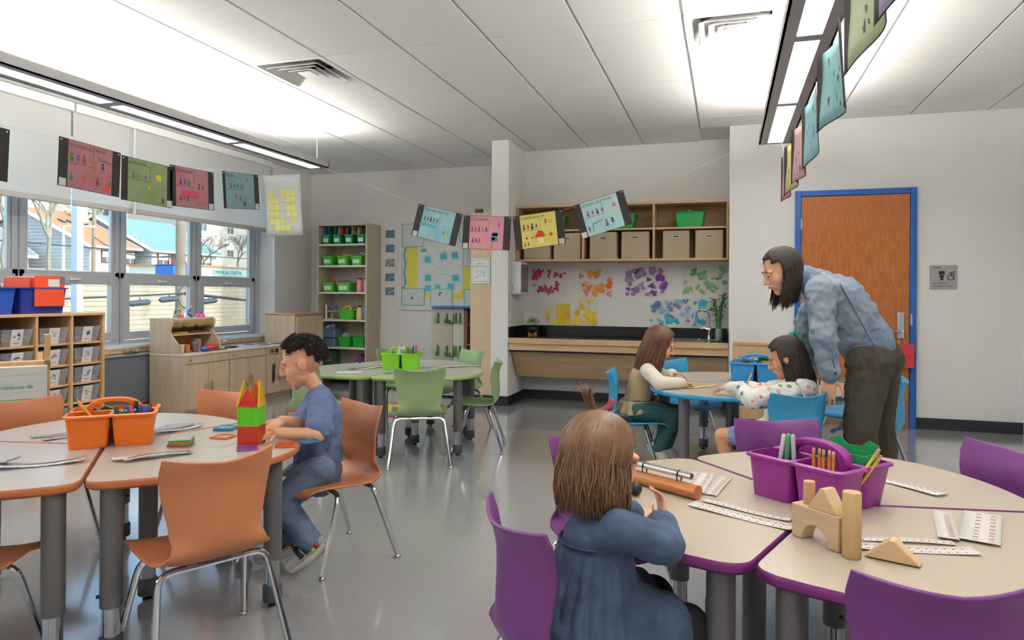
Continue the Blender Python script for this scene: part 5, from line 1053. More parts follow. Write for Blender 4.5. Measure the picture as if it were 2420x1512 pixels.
# chart of yellow notes hanging beside the shade
t = thing('note_chart', 'white chart covered in yellow sticky notes hanging beside the shade', 'chart', (0, 0, 0)); t.matrix_world = Matrix.Translation((-4.72, 6.65, 2.16)) @ Matrix.Rotation(R(24), 4, 'Z') @ Matrix.Rotation(R(90), 4, 'X') @ Matrix.Rotation(.06, 4, 'Z')
cv = lambda u, v: Vector(((u-.5)*.40, (v-.5)*.68, .03*sin(u*3.1)*(1-v)**2))
MB().grid(cv, 10, 8).build('paper', mat('chart_sheet', '#e2e6e6', .7, two=.25), t, smooth='all', solid=.0008)
M_yn = mat('note_yellow', '#d9d477', .7)
k = 0
for r_ in range(6):
    for c in range(5):
        if r_ in (1, 2, 3) and c == 2 or (r_ == 0 and c == 1) or (r_ == 5 and c in (0, 4)) or (r_ == 4 and c == 3): continue
        u, v = .20+.145*c+rnd.uniform(-.015, .015), .70-.115*r_+rnd.uniform(-.01, .01); p = cv(u, v)
        MB().box(0, (.052, .064, .0012), M=Matrix.Translation(p+Vector((0, 0, .004))) @ Matrix.Rotation(rnd.uniform(-.12, .12), 4, 'Z')).build('sticky_note', M_yn, t)
text('Unir la palabra familia', .032, M_line, t, Matrix.Translation((-.18, .25, .003)), xs=.95)
s = MB(); P = Matrix.Translation((0, 0, .012)); s.ring(circ(0, .03, .045, 20), circ(0, .03, .043, 20), .0004, P); s.build('marker_circle', M_line, t); text('familia', .022, M_line, t, Matrix.Translation((0, .024, .0125)), align='CENTER')
MB().tube([(-.18, .335, 0), (-.17, .42, -.01), (-.17, .655, -.02)], .0014, 5).build('hanging_cord', mat('twine', '#d8d4cc', .8), t)
# ================================================================ caddies and their contents, papers, blocks
rnd = random.Random(31); BEFORE = set(bpy.data.objects)
def caddy(label, x, y, rz, col, scale=1.0):
    """three-pocket classroom caddy with a handle: a long pocket behind, two in front"""
    m = pmat('caddy', col, rough=.32, spec=.45); t = thing('supply_caddy', label, 'caddy', (x, y, TZ), rz); W, D, H = .30*scale, .25*scale, .125*scale
    def pocket(cx, cy, w_, d, nm):
        b = MB(); r = .018; tap = .86; wl = .0035
        o0 = rrect(w_*tap, d*tap, r, cx=cx, cy=cy); o1 = rrect(w_, d, r, cx=cx, cy=cy); l1 = rrect(w_+.018, d+.018, r+.006, cx=cx, cy=cy); i1 = rrect(w_-2*wl, d-2*wl, r, cx=cx, cy=cy); i0 = rrect(w_*tap-2*wl, d*tap-2*wl, r, cx=cx, cy=cy)
        L = [(o0, 0), (o1, H-.01), (l1, H-.01), (l1, H-.003), (i1, H), (i0, wl)]; n = len(o0); vs = [(p[0], p[1], z) for q, z in L for p in q]; fs = [tuple(range(n))[::-1]]
        for i in range(len(L)-1): fs += [(i*n+k, i*n+(k+1) % n, (i+1)*n+(k+1) % n, (i+1)*n+k) for k in range(n)]
        fs.append(tuple(range((len(L)-1)*n, len(L)*n))); b.add(vs, fs); b.build(nm, m, t, smooth=True)
    pocket(0, D*.255, W, D*.47, 'long_pocket'); pocket(-W*.255, -D*.255, W*.49, D*.47, 'square_pocket'); pocket(W*.255, -D*.255, W*.49, D*.47, 'square_pocket')
    MB().b2((-W*.5, -.012, H-.010), (W*.5, .012, H-.002)).b2((-.008, -D*.5, H-.010), (.008, 0, H-.002)).build('rim_bridge', m, t)
    hz = H+.042*scale; q = [(-W*.30, 0, H-.02), (-W*.27, 0, H+.02), (-W*.17, 0, hz-.008), (0, 0, hz), (W*.17, 0, hz-.008), (W*.27, 0, H+.02), (W*.30, 0, H-.02)]
    b = MB(); prev = None; N = 24; vs = []; fs = []
    for i in range(N+1):
        u = i/N; a = pi*u; cx = -W*.30*cos(a); zz = H-.03+(hz-H+.03)*sin(a)**.55; th = .015+.012*abs(cos(a)); ww = .019
        nx, nz = -cos(a), sin(a); vs += [(cx+nx*th*.5, -ww, zz+nz*th*.5), (cx+nx*th*.5, ww, zz+nz*th*.5), (cx-nx*th*.5, ww, zz-nz*th*.5), (cx-nx*th*.5, -ww, zz-nz*th*.5)]
    for i in range(N): fs += [(i*4+k, i*4+(k+1) % 4, i*4+4+(k+1) % 4, i*4+4+k) for k in range(4)]
    fs += [(3, 2, 1, 0), (N*4, N*4+1, N*4+2, N*4+3)]; b.add(vs, fs); b.build('handle', m, t, smooth=True, bevel=.004)
    MB().b2((-W*.30, -.006, H*.35), (W*.30, .006, H-.004)).build('centre_wall', m, t, bevel=.002)
    return t
M_wood = mat('pencil_wood', '#d8b27c', .6); M_gold = mat('ferrule', '#c8a850', .3, metal=.9)
def loc_(c, u, v, z): M = Matrix.Translation(c.location) @ Matrix.Rotation(c.rotation_euler[2], 4, 'Z'); return M @ Vector((u, v, z))
def stick(kind, label, c, u, v, dirn, col, L=.15, group=None, z=.012, r_=None):
    p = loc_(c, u, v, z); rz = c.rotation_euler[2]; t = thing(kind, label, kind.split('_')[-1], p, rz, group); d = Vector(dirn).normalized(); A = lambda k: d*k
    if kind == 'pencil':
        r_ = r_ or .0042; MB().tube([A(0), A(L*.84)], r_, 6).build('shaft', pmat('pencil', col, rough=.4), t); MB().tube([A(L*.84), A(L*.91)], r_*1.05, 8).build('ferrule', M_gold, t, smooth=True); MB().tube([A(L*.91), A(L*.985), A(L)], [r_, r_, r_*.7], 8).build('eraser', pmat('pencil', '#d8828c', rough=.7), t, smooth=True)
    elif kind == 'sharp_pencil':
        r_ = .0042; MB().tube([A(0), A(L*.87)], r_, 6).build('shaft', pmat('pencil', col, rough=.4), t); MB().tube([A(L*.87), A(L*.975)], [r_, .0012], 8).build('wood_cone', M_wood, t); MB().tube([A(L*.975), A(L)], [.0012, .0004], 6).build('lead', M_black, t)
    elif kind == 'marker':
        r_ = r_ or .0078; MB().tube([A(0), A(L*.66)], r_, 12).build('barrel', pmat('marker', '#e8e8e6' if col in ('#2b3f9a', '#1c1c22') and rnd.random() < .3 else col, rough=.35), t, smooth=True); MB().tube([A(L*.62), A(L*.97), A(L)], [r_*1.12, r_*1.05, r_*.7], 12).build('cap', pmat('marker', col, rough=.35), t, smooth=True)
    else:
        r_ = .006; MB().tube([A(0), A(L)], r_, 10).build('barrel', pmat('marker', col, rough=.3), t, smooth=True); MB().tube([A(L), A(L+.004)], r_*.6, 8).build('end_cap', M_white, t)
    return t
# --- purple caddy
cp = caddy('purple plastic caddy with pencils and a green box on the purple table', .265, 2.275, R(-40.6), '#8a2a86', 1.0)
for i in range(5): stick('pencil', ['first', 'second', 'third', 'fourth', 'fifth'][i] + ' pencil in the row of five erasers standing in the purple caddy', cp, .045+.014*i, -.085+.004*(i % 2), (.01*(i-2), .03, 1), '#e08a2c', .155, 'pencils standing in the purple caddy')
for i in range(5): stick('marker', 'thin marker with a %s end standing in the purple caddy' % ['white', 'grey', 'green', 'pale grey', 'silver'][i], cp, -.105+.018*i, -.055+.012*(i % 2), (.12-.06*i, .06, 1), ['#e2e4e4', '#b9c0c0', '#3f9a62', '#cfd6d6', '#aab2b4'][i], .17, 'thin markers in the purple caddy', r_=.0058)
for i in range(2): stick('pencil', '%s yellow pencil slanting out of the purple caddy' % ('longer', 'shorter')[i], cp, .10+.012*i, -.02+.01*i, (.42, .2, .8), '#e8b830', .17-.02*i, 'yellow pencils leaning in the purple caddy', z=.03)
t = thing('card_box', 'green plastic card box standing in the purple caddy', 'box', loc_(cp, .055, .062, .012), R(-40.6))
MB().ring(rrect(.15, .075, .004), rrect(.144, .069, .003), .135).build('walls', mat('card_green', '#1f8f55', .35), t, bevel=.001); MB().prism(rrect(.146, .071, .003), .003).build('floor_panel', MATS['card_green'], t); MB().prism([(-.075, 0), (.075, 0), (.075, .155), (.045, .165), (.02, .145), (-.02, .145), (-.045, .165), (-.075, .155)], .003, Matrix.Translation((0, .038, 0)) @ XZ).build('tall_back', MATS['card_green'], t)
# --- orange caddy
co = caddy('orange plastic caddy with markers on the orange table', -2.395, 2.248, R(40), '#e0701f', 1.0)
for i in range(7): stick('marker', 'marker with a %s cap standing in the orange caddy' % ['black', 'blue', 'long black', 'red', 'navy', 'grey', 'short blue'][i], co, .03+.017*i, -.07+.02*(i % 3), (.12*(i % 3-1), .1*(i % 2), 1), ['#1c1c22', '#2b3f9a', '#1c1c22', '#a82f4a', '#2b3580', '#3a3a40', '#3548b0'][i], .135+.015*(i == 2), 'markers in the orange caddy')
for i in range(2): stick('sharp_pencil', '%s sharpened pencil leaning out of the orange caddy' % ('upper', 'lower')[i], co, -.03+.01*i, -.05, (-.45-.1*i, .05, .62), '#e8a52c', .165-.01*i, 'pencils leaning in the orange caddy', z=.05)
for i in range(5): stick('glue_stick', 'green pen lying across the rim of the orange caddy' if i == 0 else 'green pen tucked in the orange caddy', co, -.06+.016*i, -.055, (.55, -.12+.05*i, .5), '#35a35a', .10, 'green pens in the orange caddy', z=.06)
t = thing('green_folder_stack', 'dark green folded cards in the orange caddy', 'cards', loc_(co, -.06, .06, .02), R(40)); MB().prism([(-.05, 0), (.05, 0), (.055, .10), (.02, .115), (0, .10), (-.03, .115), (-.055, .10)], .02, Matrix.Translation((0, .01, 0)) @ XZ).build('cards', mat('card_dk', '#1f6f45', .4), t)
# --- green caddy
cg = caddy('lime green caddy of pencils on the green table', -2.56, 5.23, R(20), '#7cc42c', 1.0)
for i in range(8): stick('marker' if i % 2 else 'pencil', '%s %s standing in the lime green caddy' % (['tan', 'green', 'ochre', 'white', 'orange', 'navy', 'brown', 'plum'][i], 'marker' if i % 2 else 'pencil'), cg, -.02+.02*i, -.07+.015*(i % 3), (.1*(i % 3-1), .08, 1), ['#c9946a', '#3f8a55', '#c07a2c', '#dcdcd8', '#c8602c', '#2c4a8a', '#7a4a2c', '#8a2f55'][i], .17, 'pens in the lime green caddy')
t = thing('paper_card', 'white card sticking out of the lime green caddy', 'card', loc_(cg, -.01, -.05, .04), R(20)); MB().box(0, (.06, .003, .13), M=Matrix.Translation((0, 0, .07)) @ Matrix.Rotation(R(22), 4, 'Y')).build('card', M_paper, t)
t = thing('pencil_sharpener', 'clear green pencil sharpener in the lime green caddy', 'sharpener', loc_(cg, .035, -.065, .10), 0); MB().lathe([(.018, 0), (.02, .045), (.014, .055), (.001, .056)], (0, 0, 0), 12).build('barrel', mat('sharp_green', '#3f9a6a', .2, alpha=.8), t, smooth=True)
# --- blue caddy
cb = caddy('light blue caddy full of pencils on the blue table',   .21, 5.28, R(-6), '#2f8fd8', 1.1)
for i in range(6): stick('pencil', '%s pencil standing in the light blue caddy' % ['orange', 'tan', 'red', 'black', 'brown', 'gold'][i], cb, -.13+.018*i, -.07+.02*(i % 2), (-.12+.05*i, .05, 1), ['#d8742c', '#b5834a', '#b03a3a', '#23232a', '#6a4a2c', '#c8a030'][i], .16, 'pencils in the light blue caddy')
for i in range(4): stick('marker', '%s marker standing in the light blue caddy' % ['black', 'dark green', 'graphite', 'bottle green'][i], cb, -.04+.02*i, -.065, (.1*(i-1.5), .06, 1), ['#1c1c22', '#2a6a45', '#2c2c30', '#1f7a4a'][i], .14, 'markers in the light blue caddy')
t = thing('card_box', 'green card box standing in the light blue caddy', 'box', loc_(cb, .08, .06, .012), R(-6)); MB().ring(rrect(.14, .07, .004), rrect(.134, .064, .003), .15).build('walls', MATS['card_green'], t); MB().prism(rrect(.136, .066, .003), .003).build('floor_panel', MATS['card_green'], t)
t = thing('yellow_card', 'yellow card standing in the light blue caddy', 'card', loc_(cb, .09, -.06, .02), R(-6)); MB().box(0, (.09, .004, .13), M=Matrix.Translation((0, 0, .065))).build('card', pmat('card', '#e8b02c', rough=.5), t)
# --- strips, cards and papers on the tables
def strip(label, pts, z=TZ, kind='number_strip', w_=.045, grp=None, seed=0, foil=False, curl=.004, cells=14, rows=1):
    a, b = Vector((*pts[0], 0)), Vector((*pts[1], 0)); d = b-a; L = d.length; t = thing(kind, label, 'paper strip', (a.x, a.y, z+.0015), math.atan2(d.y, d.x), grp); rn = random.Random(seed)
    ph = rn.uniform(0, 6); f = lambda u, v, o=0: Vector((u*L+o*0, (v-.5)*w_, o+curl*(.5+.5*sin(u*5+ph))*(1 if 0 < u < 1 else 1.6)))
    MB().grid(lambda u, v: f(u, v), 16, 2).build('sheet', mat('laminate_glare', '#c6cad2', .14, metal=.25, spec=.8, noise=(40, '#8f96a4', .55)) if foil else mat('laminated', '#e9e6e2', .3, spec=.5), t, smooth='all', solid=.0008)  # foil option is glossy laminate, with its reflections put into a silver-grey colour
    if foil: return t
    s = MB()
    for i in range(cells):
        u = (i+.5)/cells
        for r2 in range(rows):
            v0 = .12+.76*r2/rows; v1 = v0+.7/rows*.9; du = .30/cells
            s.add([f(u-du*.5, v0+.1*(v1-v0), .0009), f(u+du*.5, v0+.1*(v1-v0), .0009), f(u+du*.5, v0+.55*(v1-v0), .0009), f(u-du*.5, v0+.55*(v1-v0), .0009)], [(0, 1, 2, 3)])
    s.build('printed_pictures', pmat('ink', rn.choice(['#8a7f6a', '#7a7a80', '#9a8a6a']), rough=.6, noise=(60, '#b56a4a', .5)), t)['kind'] = 'stuff'
    s = MB()
    for i in range(cells+1): u = min(.999, max(.001, i/cells)); du = .0006/L; s.add([f(u-du, .1, .0008), f(u+du, .1, .0008), f(u+du, .9, .0008), f(u-du, .9, .0008)], [(0, 1, 2, 3)])
    s.build('printed_grid', mat('grid_ink', '#a9a6a2', .6), t)['kind'] = 'stuff'
    return t

gpp = 'number strips on the purple tables'
strip('pale picture card sheet beside the wooden chime', ((-.105, 2.215), (-.078, 2.47)), w_=.085, rows=2, cells=9, seed=1, grp=gpp); strip('narrow number strip next to the picture card sheet', ((-.045, 2.21), (.003, 2.45)), w_=.042, seed=2, grp=gpp)
strip('wide picture strip in front of the girl in denim', ((-.093, 2.095), (.167, 1.965)), w_=.05, seed=3, grp=gpp, rows=2); strip('narrow number strip lying over the wide picture strip', ((-.06, 2.14), (.165, 2.03)), w_=.03, seed=4, grp=gpp, z=TZ+.001)
strip('long picture strip beyond the purple caddy', ((.44, 2.66), (.632, 2.435)), w_=.055, seed=5, grp=gpp, rows=2); strip('narrow number strip behind the wooden triangle', ((.305, 1.93), (.533, 1.965)), w_=.028, seed=6, grp=gpp); strip('wide picture strip under the wooden triangle', ((.30, 1.868), (.566, 1.915)), w_=.048, seed=7, grp=gpp, rows=2)
strip('narrow number card at the right picture side of the table', ((.535, 1.985), (.585, 2.235)), w_=.045, seed=8, grp=gpp); strip('picture card sheet overlapping the narrow number card', ((.60, 1.985), (.685, 2.235)), w_=.085, seed=9, grp=gpp, rows=2, cells=9, z=TZ+.001)
strip('small folded slip poking out behind the purple caddy', ((.09, 2.41), (.14, 2.36)), w_=.03, seed=10, grp=gpp, cells=3, curl=.012)
gop = 'strips on the orange tables'
strip('shiny number strip behind the orange caddy, farther one', ((-2.772, 2.185), (-2.65, 2.43)), w_=.035, seed=11, foil=True, grp=gop); strip('shiny number strip behind the orange caddy, nearer one', ((-2.684, 2.165), (-2.58, 2.42)), w_=.05, seed=12, foil=True, grp=gop)
strip('crumpled shiny strip beyond the orange caddy', ((-2.36, 2.40), (-2.30, 2.62)), w_=.06, seed=13, foil=True, grp=gop, curl=.010); strip('shiny strip folded over beyond the orange caddy', ((-2.42, 2.45), (-2.33, 2.66)), w_=.04, seed=23, foil=True, grp=gop, curl=.012); strip('pale picture strip in front of the tile stack', ((-2.117, 1.975), (-1.99, 2.12)), w_=.045, seed=14, grp=gop, rows=2, curl=.008); strip('shiny laminated strip lying on the pale picture strip', ((-2.07, 1.98), (-1.95, 2.17)), w_=.045, seed=15, foil=True, grp=gop, curl=.008, z=TZ+.004)
strip('long curled shiny strip at the left picture edge', ((-2.40, 1.76), (-2.215, 1.945)), w_=.06, seed=16, foil=True, grp=gop, curl=.010); strip('shiny strip standing up at the left picture edge', ((-2.50, 1.80), (-2.40, 1.83)), w_=.07, seed=17, foil=True, grp=gop, curl=.014)
ggp = 'cards on the green tables'
for lab, x, y, w_ in (('small white card on the green table, nearer the boy', -2.845, 4.77, .075), ('small white card on the green table, nearer the caddy', -2.76, 4.81, .11)):
    t = thing('white_card', lab, 'card', (x, y, TZ+.001), R(25), ggp); MB().prism(rrect(w_, .10, .003), .0012).build('card', M_paper, t)
    s = MB()
    for i in range(4): s.prism(rrect(w_*.7, .004, .001, cy=-.03+.02*i), .0003, z0=.0013)
    s.build('printed_lines', MATS['grid_ink'], t)
strip('shiny strip on the green table behind the cards', ((-2.90, 4.96), (-2.80, 5.33)), w_=.06, seed=18, foil=True, grp=ggp); strip('pale strip on the green table behind the cards', ((-2.83, 4.98), (-2.74, 5.30)), w_=.05, seed=19, grp=ggp); strip('pale strip on the green table beyond the caddy', ((-2.35, 5.30), (-2.02, 5.62)), w_=.06, seed=20, grp=ggp); strip('cream card strip in front of the green caddy', ((-2.30, 5.20), (-2.14, 5.28)), w_=.06, seed=21, grp=ggp, cells=4); strip('clear shiny strip beside the front green chair', ((-2.50, 4.80), (-2.40, 4.87)), w_=.05, seed=22, foil=True, grp=ggp, curl=.01)
for i, (x, y, a) in enumerate(((-.27, 4.83, 10), (-.20, 4.76, 35), (-.12, 4.86, 50))):
    t = thing('yellow_strip', ['yellow paper strip nearest the girl in the beige vest', 'yellow paper strip lying between the two other strips', 'yellow paper strip nearest the floral hoodie'][i], 'paper strip', (x, y, TZ), R(a), 'yellow strips on the blue table'); MB().grid(lambda u, v: Vector(((u-.5)*.15, (v-.5)*.03, .002+.012*abs(u-.5))), 6, 1).build('strip', pmat('card', '#e8d860', rough=.6), t, solid=.0008); MB().box((0, 0, .0032), (.05, .002, .0004)).build('pen_line', MATS['grid_ink'], t)
# --- wooden blocks
M_blk = mat('block_wood', '#d9bd94', .55, wood=('x', '#cdac80', 6)); M_blk2 = mat('block_wood_pale', '#d2b79a', .6, wood=('x', '#c4a684', 6)); M_blkv = mat('block_wood_tall', '#cbad7a', .55, wood=('z', '#bf9f6c', 6))
t = thing('arch_block', 'pale wooden arch block carrying a small tower of blocks', 'block', (.226, 1.877, TZ), R(-47.3), 'wooden blocks')
o = [(-.068, 0), (-.036, 0)] + [(-.036*cos(R(a)), .042*sin(R(a))) for a in range(15, 180, 15)] + [(.036, 0), (.068, 0), (.068, .082), (-.068, .082)]
MB().prism(o, .042, Matrix.Translation((0, .021, 0)) @ XZ).build('arch', M_blk2, t, bevel=.003)
t = thing('cylinder_block', 'short wooden cylinder block on top of the arch', 'block', (.204, 1.912, TZ+.082), 0, 'wooden blocks'); MB().lathe([(.0125, 0), (.0138, .0015), (.0138, .054), (.0125, .0555), (.001, .056)], (0, 0, 0), 20).build('cylinder', mat('block_wood_dark', '#c69f78', .55, wood=('z', '#b88f66', 6)), t, smooth=True)
t = thing('triangle_block', 'wooden triangle block standing on the arch', 'block', (.240, 1.862, TZ+.082), R(-47.3), 'wooden blocks'); MB().prism([(-.042, 0), (.042, 0), (.006, .054), (-.006, .054)], .038, Matrix.Translation((0, .019, 0)) @ XZ).build('prism', M_blk, t, bevel=.002)
t = thing('cylinder_block', 'tall wooden cylinder block beside the arch', 'block', (.284, 1.795, TZ), 0, 'wooden blocks'); MB().lathe([(.019, 0), (.0205, .002), (.0205, .146), (.019, .148), (.001, .1485)], (0, 0, 0), 24).build('cylinder', M_blkv, t, smooth=True)
t = thing('triangle_block', 'wooden triangle block lying alone on the strips', 'block', (.372, 1.80, TZ+.003), R(-20), 'wooden blocks'); MB().prism([(-.056, 0), (.056, 0), (.006, .046), (-.006, .046)], .036, Matrix.Translation((0, .018, 0)) @ XZ).build('prism', M_blk, t, bevel=.002)
# --- wooden chime with mallet
t = thing('energy_chime', 'wooden bar chime with a silver tube beside the girl in denim', 'chime', (-.19, 2.225, TZ), R(-33)); M_ch = mat('chime_wood', '#c17a3a', .3, wood=('x', '#a5602a', 3), coat=.4)
MB().tube([(-.13, 0, .021), (.13, 0, .021)], .021, 16).build('wooden_body', M_ch, t, smooth=True); MB().tube([(-.12, .004, .062), (.105, .004, .062)], .0095, 14).build('silver_tube', mat('bright_alu', '#d9dcdf', .2, metal=1), t, smooth=True)
for x in (-.07, .06): MB().tube([(x, .004+.012*cos(a), .06+.012*sin(a)-(.022 if sin(a) < 0 else 0)) for a in [i*pi/4 for i in range(8)]], .002, 5, close=True).build('cord_loop', M_black, t)
t = thing('mallet', 'black-headed mallet lying by the wooden chime', 'mallet', (-.262, 2.14, TZ), R(-120)); MB().ell((0, 0, .02), (.019, .02, .02), 14, 9).build('head', M_black, t, smooth=True); MB().cyl((.015, 0, .018), (.16, .01, .006), .0045, n=8).build('stick', mat('mallet_stick', '#5d4a38', .5), t, smooth=True)
# --- magnetic tiles
def tilem(c): return pmat('magtile', c, rough=.08, alpha=.78, spec=.7)
def tile(t, M, col, tri=False, name=None):
    s = .0375; o = [(-s, -s), (s, -s), (s, s), (-s, s)] if not tri else [(-s, -s), (s, -s), (0, tri)]
    c = Vector((sum(p[0] for p in o)/len(o), sum(p[1] for p in o)/len(o))); i = [tuple(c+(Vector(p)-c)*.84) for p in o]
    f = MB().ring(o, i, .006, M, -.003).build(name or ('triangle_frame' if tri else 'square_frame'), pmat('magframe', col, rough=.12, alpha=.9, spec=.6), t); MB().prism(i, .002, M, -.001).build('clear_pane', tilem(col), f)
t = thing('tile_tower', 'tower of red, green and yellow magnetic tiles the boy is building', 'toy tower', (-1.835, 2.385, TZ), R(14)); s = .0375
for lvl, cols4 in enumerate((('#d8301e', '#c8401c', '#d8601c', '#c83020'), ('#5fd21c', '#7ad82a', '#e8a01c', '#3fb03a'))):
    for k in range(4): tile(t, Matrix.Rotation(k*pi/2, 4, 'Z') @ Matrix.Translation((0, -s, s+lvl*.0755)) @ XZ, cols4[k])
for k, (c, h) in enumerate((('#e02030', .035), ('#e8b81c', .062), ('#f07a1c', .062), ('#e8c01c', .062))):
    tile(t, Matrix.Rotation(k*pi/2, 4, 'Z') @ Matrix.Translation((0, -s, s+.151)) @ XZ @ Matrix.Rotation(R(-6 if k else -4), 4, 'X'), c, h)
for lab, x, y, rz, cols in (('stack of green and red magnetic tiles on the orange table', -2.085, 2.275, 20, ['#d8402c', '#3fae4a', '#e87a2c', '#3fae4a', '#e8e4dc']), ('orange magnetic tile lying flat on the orange table', -2.03, 2.455, 5, ['#e8742c']), ('blue magnetic tile lying flat near the far rim', -2.14, 2.60, 12, ['#3f9ac0', '#3f9ac0']), ('purple magnetic tile lying below the tower', -1.79, 2.30, 40, ['#8a5ab0']), ('orange magnetic tile lying beside the hand of the boy', -1.68, 2.40, 25, ['#e8602c']), ('blue magnetic tile under the arm of the boy', -1.64, 2.49, 60, ['#2f7fae'])):
    t = thing('magnetic_tile', lab, 'magnetic tile', (x, y, TZ+.0035), R(rz), 'magnetic tiles on the orange table')
    for i, c in enumerate(cols): tile(t, Matrix.Translation((.002*i, -.002*i, i*.0065)) @ Matrix.Rotation(.05*i, 4, 'Z'), c)
for o in [o for o in bpy.data.objects if o not in BEFORE and o.parent is None]:
    o.location.x *= TS; o.location.y *= TS
# ================================================================ people
V = Vector
M_skin = mat('skin_light', '#dba98a', .5, sub=.12, noise=(14, '#d69f80', .4)); M_skin2 = mat('skin_tan', '#cf9a78', .5, sub=.12, noise=(14, '#c88f6c', .4)); M_lip = mat('lip', '#b56a5e', .45); M_eye = mat('eye_white', '#e8e4de', .2); M_iris = mat('iris', '#2a1c14', .15)
def soft(name, mb, m, parent, vox=.006, it=6, disp=None, fac=.5):
    o = link(name, mb.mesh(name, m), parent)
    r = o.modifiers.new('remesh', 'REMESH'); r.mode = 'VOXEL'; r.voxel_size = vox; r.use_smooth_shade = True
    if it: s = o.modifiers.new('smooth', 'SMOOTH'); s.factor = fac; s.iterations = it
    if disp:
        tx = bpy.data.textures.new(name + '_folds', 'CLOUDS'); tx.noise_scale = disp[0]; tx.noise_depth = 1
        d = o.modifiers.new('folds', 'DISPLACE'); d.texture = tx; d.strength = disp[1]; d.mid_level = .5; d.texture_coords = 'LOCAL'
    return o
def hand(mb, wr, d, nrm, sc=1.0, side=1, curl=(.35, .4, .45, .5), thumb=.6, spread=.10):
    """wr wrist, d towards fingertips, nrm back of hand, side +1: thumb on +lat"""
    d = V(d).normalized(); nrm = (V(nrm)-d*V(nrm).dot(d)).normalized(); lat = d.cross(nrm)*side; wr = V(wr); r = .0082*sc
    for i in range(4):
        o = (.5-i/3)*.058*sc; kn = wr+d*(.085-.004*abs(i-1.2))*sc+lat*o; mb.cap(wr+lat*o*.55+d*.005*sc, kn, .0125*sc, .0105*sc, 8)
        dd = (d+lat*spread*(1.5-i)*.8).normalized(); p = kn; L = (.074, .083, .077, .060)[i]*sc; a = 0
        for k, f in enumerate((.45, .31, .24)):
            a += curl[i]*(1, .9, .6)[k]; q = p+(dd*cos(a)-nrm*sin(a))*L*f; mb.cap(p, q, r*(1-.07*k), r*(.95-.07*k), 8); p = q
    b = wr+d*.022*sc+lat*.026*sc; k1 = b+(d*.55+lat*.75-nrm*.25*thumb).normalized()*.042*sc; k2 = k1+(d*.85+lat*(.45-.5*thumb)-nrm*.35*thumb).normalized()*.032*sc; k3 = k2+(d*.9+lat*(.2-.5*thumb)-nrm*.4*thumb).normalized()*.026*sc
    mb.cap(wr+lat*.008*sc, b, .013*sc, .012*sc, 8); mb.cap(b, k1, .012*sc, .0098*sc, 8); mb.cap(k1, k2, .0098*sc, .0085*sc, 8); mb.cap(k2, k3, .0085*sc, .007*sc, 8)
def headM(c, f, up=(0, 0, 1)):
    f = V(f).normalized(); r = f.cross(V(up)).normalized(); u = r.cross(f); M = Matrix((r, f, u)).transposed().to_4x4(); M.translation = V(c); return M
def head(mb, M, s, ears=True):
    E = lambda c, r: mb.ell(M @ V([x*s for x in c]), [x*s for x in r], 16, 12, M.to_3x3())
    E((0, -.012, .030), (.074, .094, .088)); E((0, .022, -.010), (.066, .066, .075)); E((0, .026, -.052), (.054, .056, .048)); E((0, .066, -.088), (.024, .020, .020))
    for q in (-1, 1): E((q*.036, .052, -.022), (.028, .028, .034)); E((q*.075, -.012, -.006), (.010, .021, .030) if ears else (.003, .015, .02)); E((q*.030, .074, .030), (.026, .014, .010))
    mb.cap(M @ V((0, .088*s, .018*s)), M @ V((0, .106*s, -.020*s)), .0085*s, .0125*s, 10); E((0, .086, -.050), (.022, .013, .010)); E((0, .084, -.036), (.012, .010, .010)); E((0, .060, -.052), (.034, .030, .034))
    for q in (-1, 1): E((q*.010, .098, -.024), (.008, .010, .007))
def face(t, M, s, skin, brow):
    for q in (-1, 1):
        e = MB().ell(M @ V((q*.031*s, .0815*s, .009*s)), (.0115*s, .0065*s, .0050*s), 12, 8, M.to_3x3()).build('eye', M_eye, t, smooth='all'); MB().ell(M @ V((q*.0315*s, .0862*s, .0085*s)), (.0052*s, .003*s, .0048*s), 10, 6, M.to_3x3()).build('iris', M_iris, e, smooth='all')
        MB().ell(M @ V((q*.031*s, .0815*s, .0165*s)), (.0135*s, .0078*s, .0068*s), 12, 8, M.to_3x3()).build('eyelid', skin, t, smooth='all')
        MB().tube([M @ V((q*x*s, y*s, z*s)) for x, y, z in ((.016, .0885, .033), (.030, .0895, .037), (.046, .078, .033))], [.002*s, .0026*s, .0012*s], 6).build('eyebrow', brow, t, smooth='all')
        MB().tube([M @ V((q*x*s, y*s, z*s)) for x, y, z in ((.0195, .0875, .010), (.031, .0895, .0115), (.0435, .0825, .009))], [.001*s, .0016*s, .0012*s], 6).build('eyelash', brow, t, smooth='all')
    MB().tube([M @ V((x*s, y*s, z*s)) for x, y, z in ((-.023, .087, -.052), (-.010, .0975, -.049), (0, .0985, -.0505), (.010, .0975, -.049), (.023, .087, -.052))], [.001*s, .0042*s, .004*s, .0042*s, .001*s], 8).build('lips', M_lip, t, smooth='all')
def hair_cap(t, M, s, m, keep, k=1.07, name='hair', thick=.010, vox=None):
    b = MB(); n, mm = 40, 26; vs = []; fs = []; c0 = V((0, -.014, .032))
    for i in range(mm+1):
        a = pi*i/mm
        for j in range(n): vs.append(M @ ((c0+V((.075*k*sin(a)*sin(2*pi*j/n), .095*k*sin(a)*cos(2*pi*j/n), .089*k*cos(a))))*s))
    for i in range(mm):
        for j in range(n):
            a = pi*(i+.5)/mm; az = 2*pi*(j+.5)/n; az = az-2*pi if az > pi else az
            if keep(a, az): fs.append((i*n+j, i*n+(j+1) % n, (i+1)*n+(j+1) % n, (i+1)*n+j))
    b.add(vs, fs); return b.build(name, m, t, smooth='all', solid=thick*s)
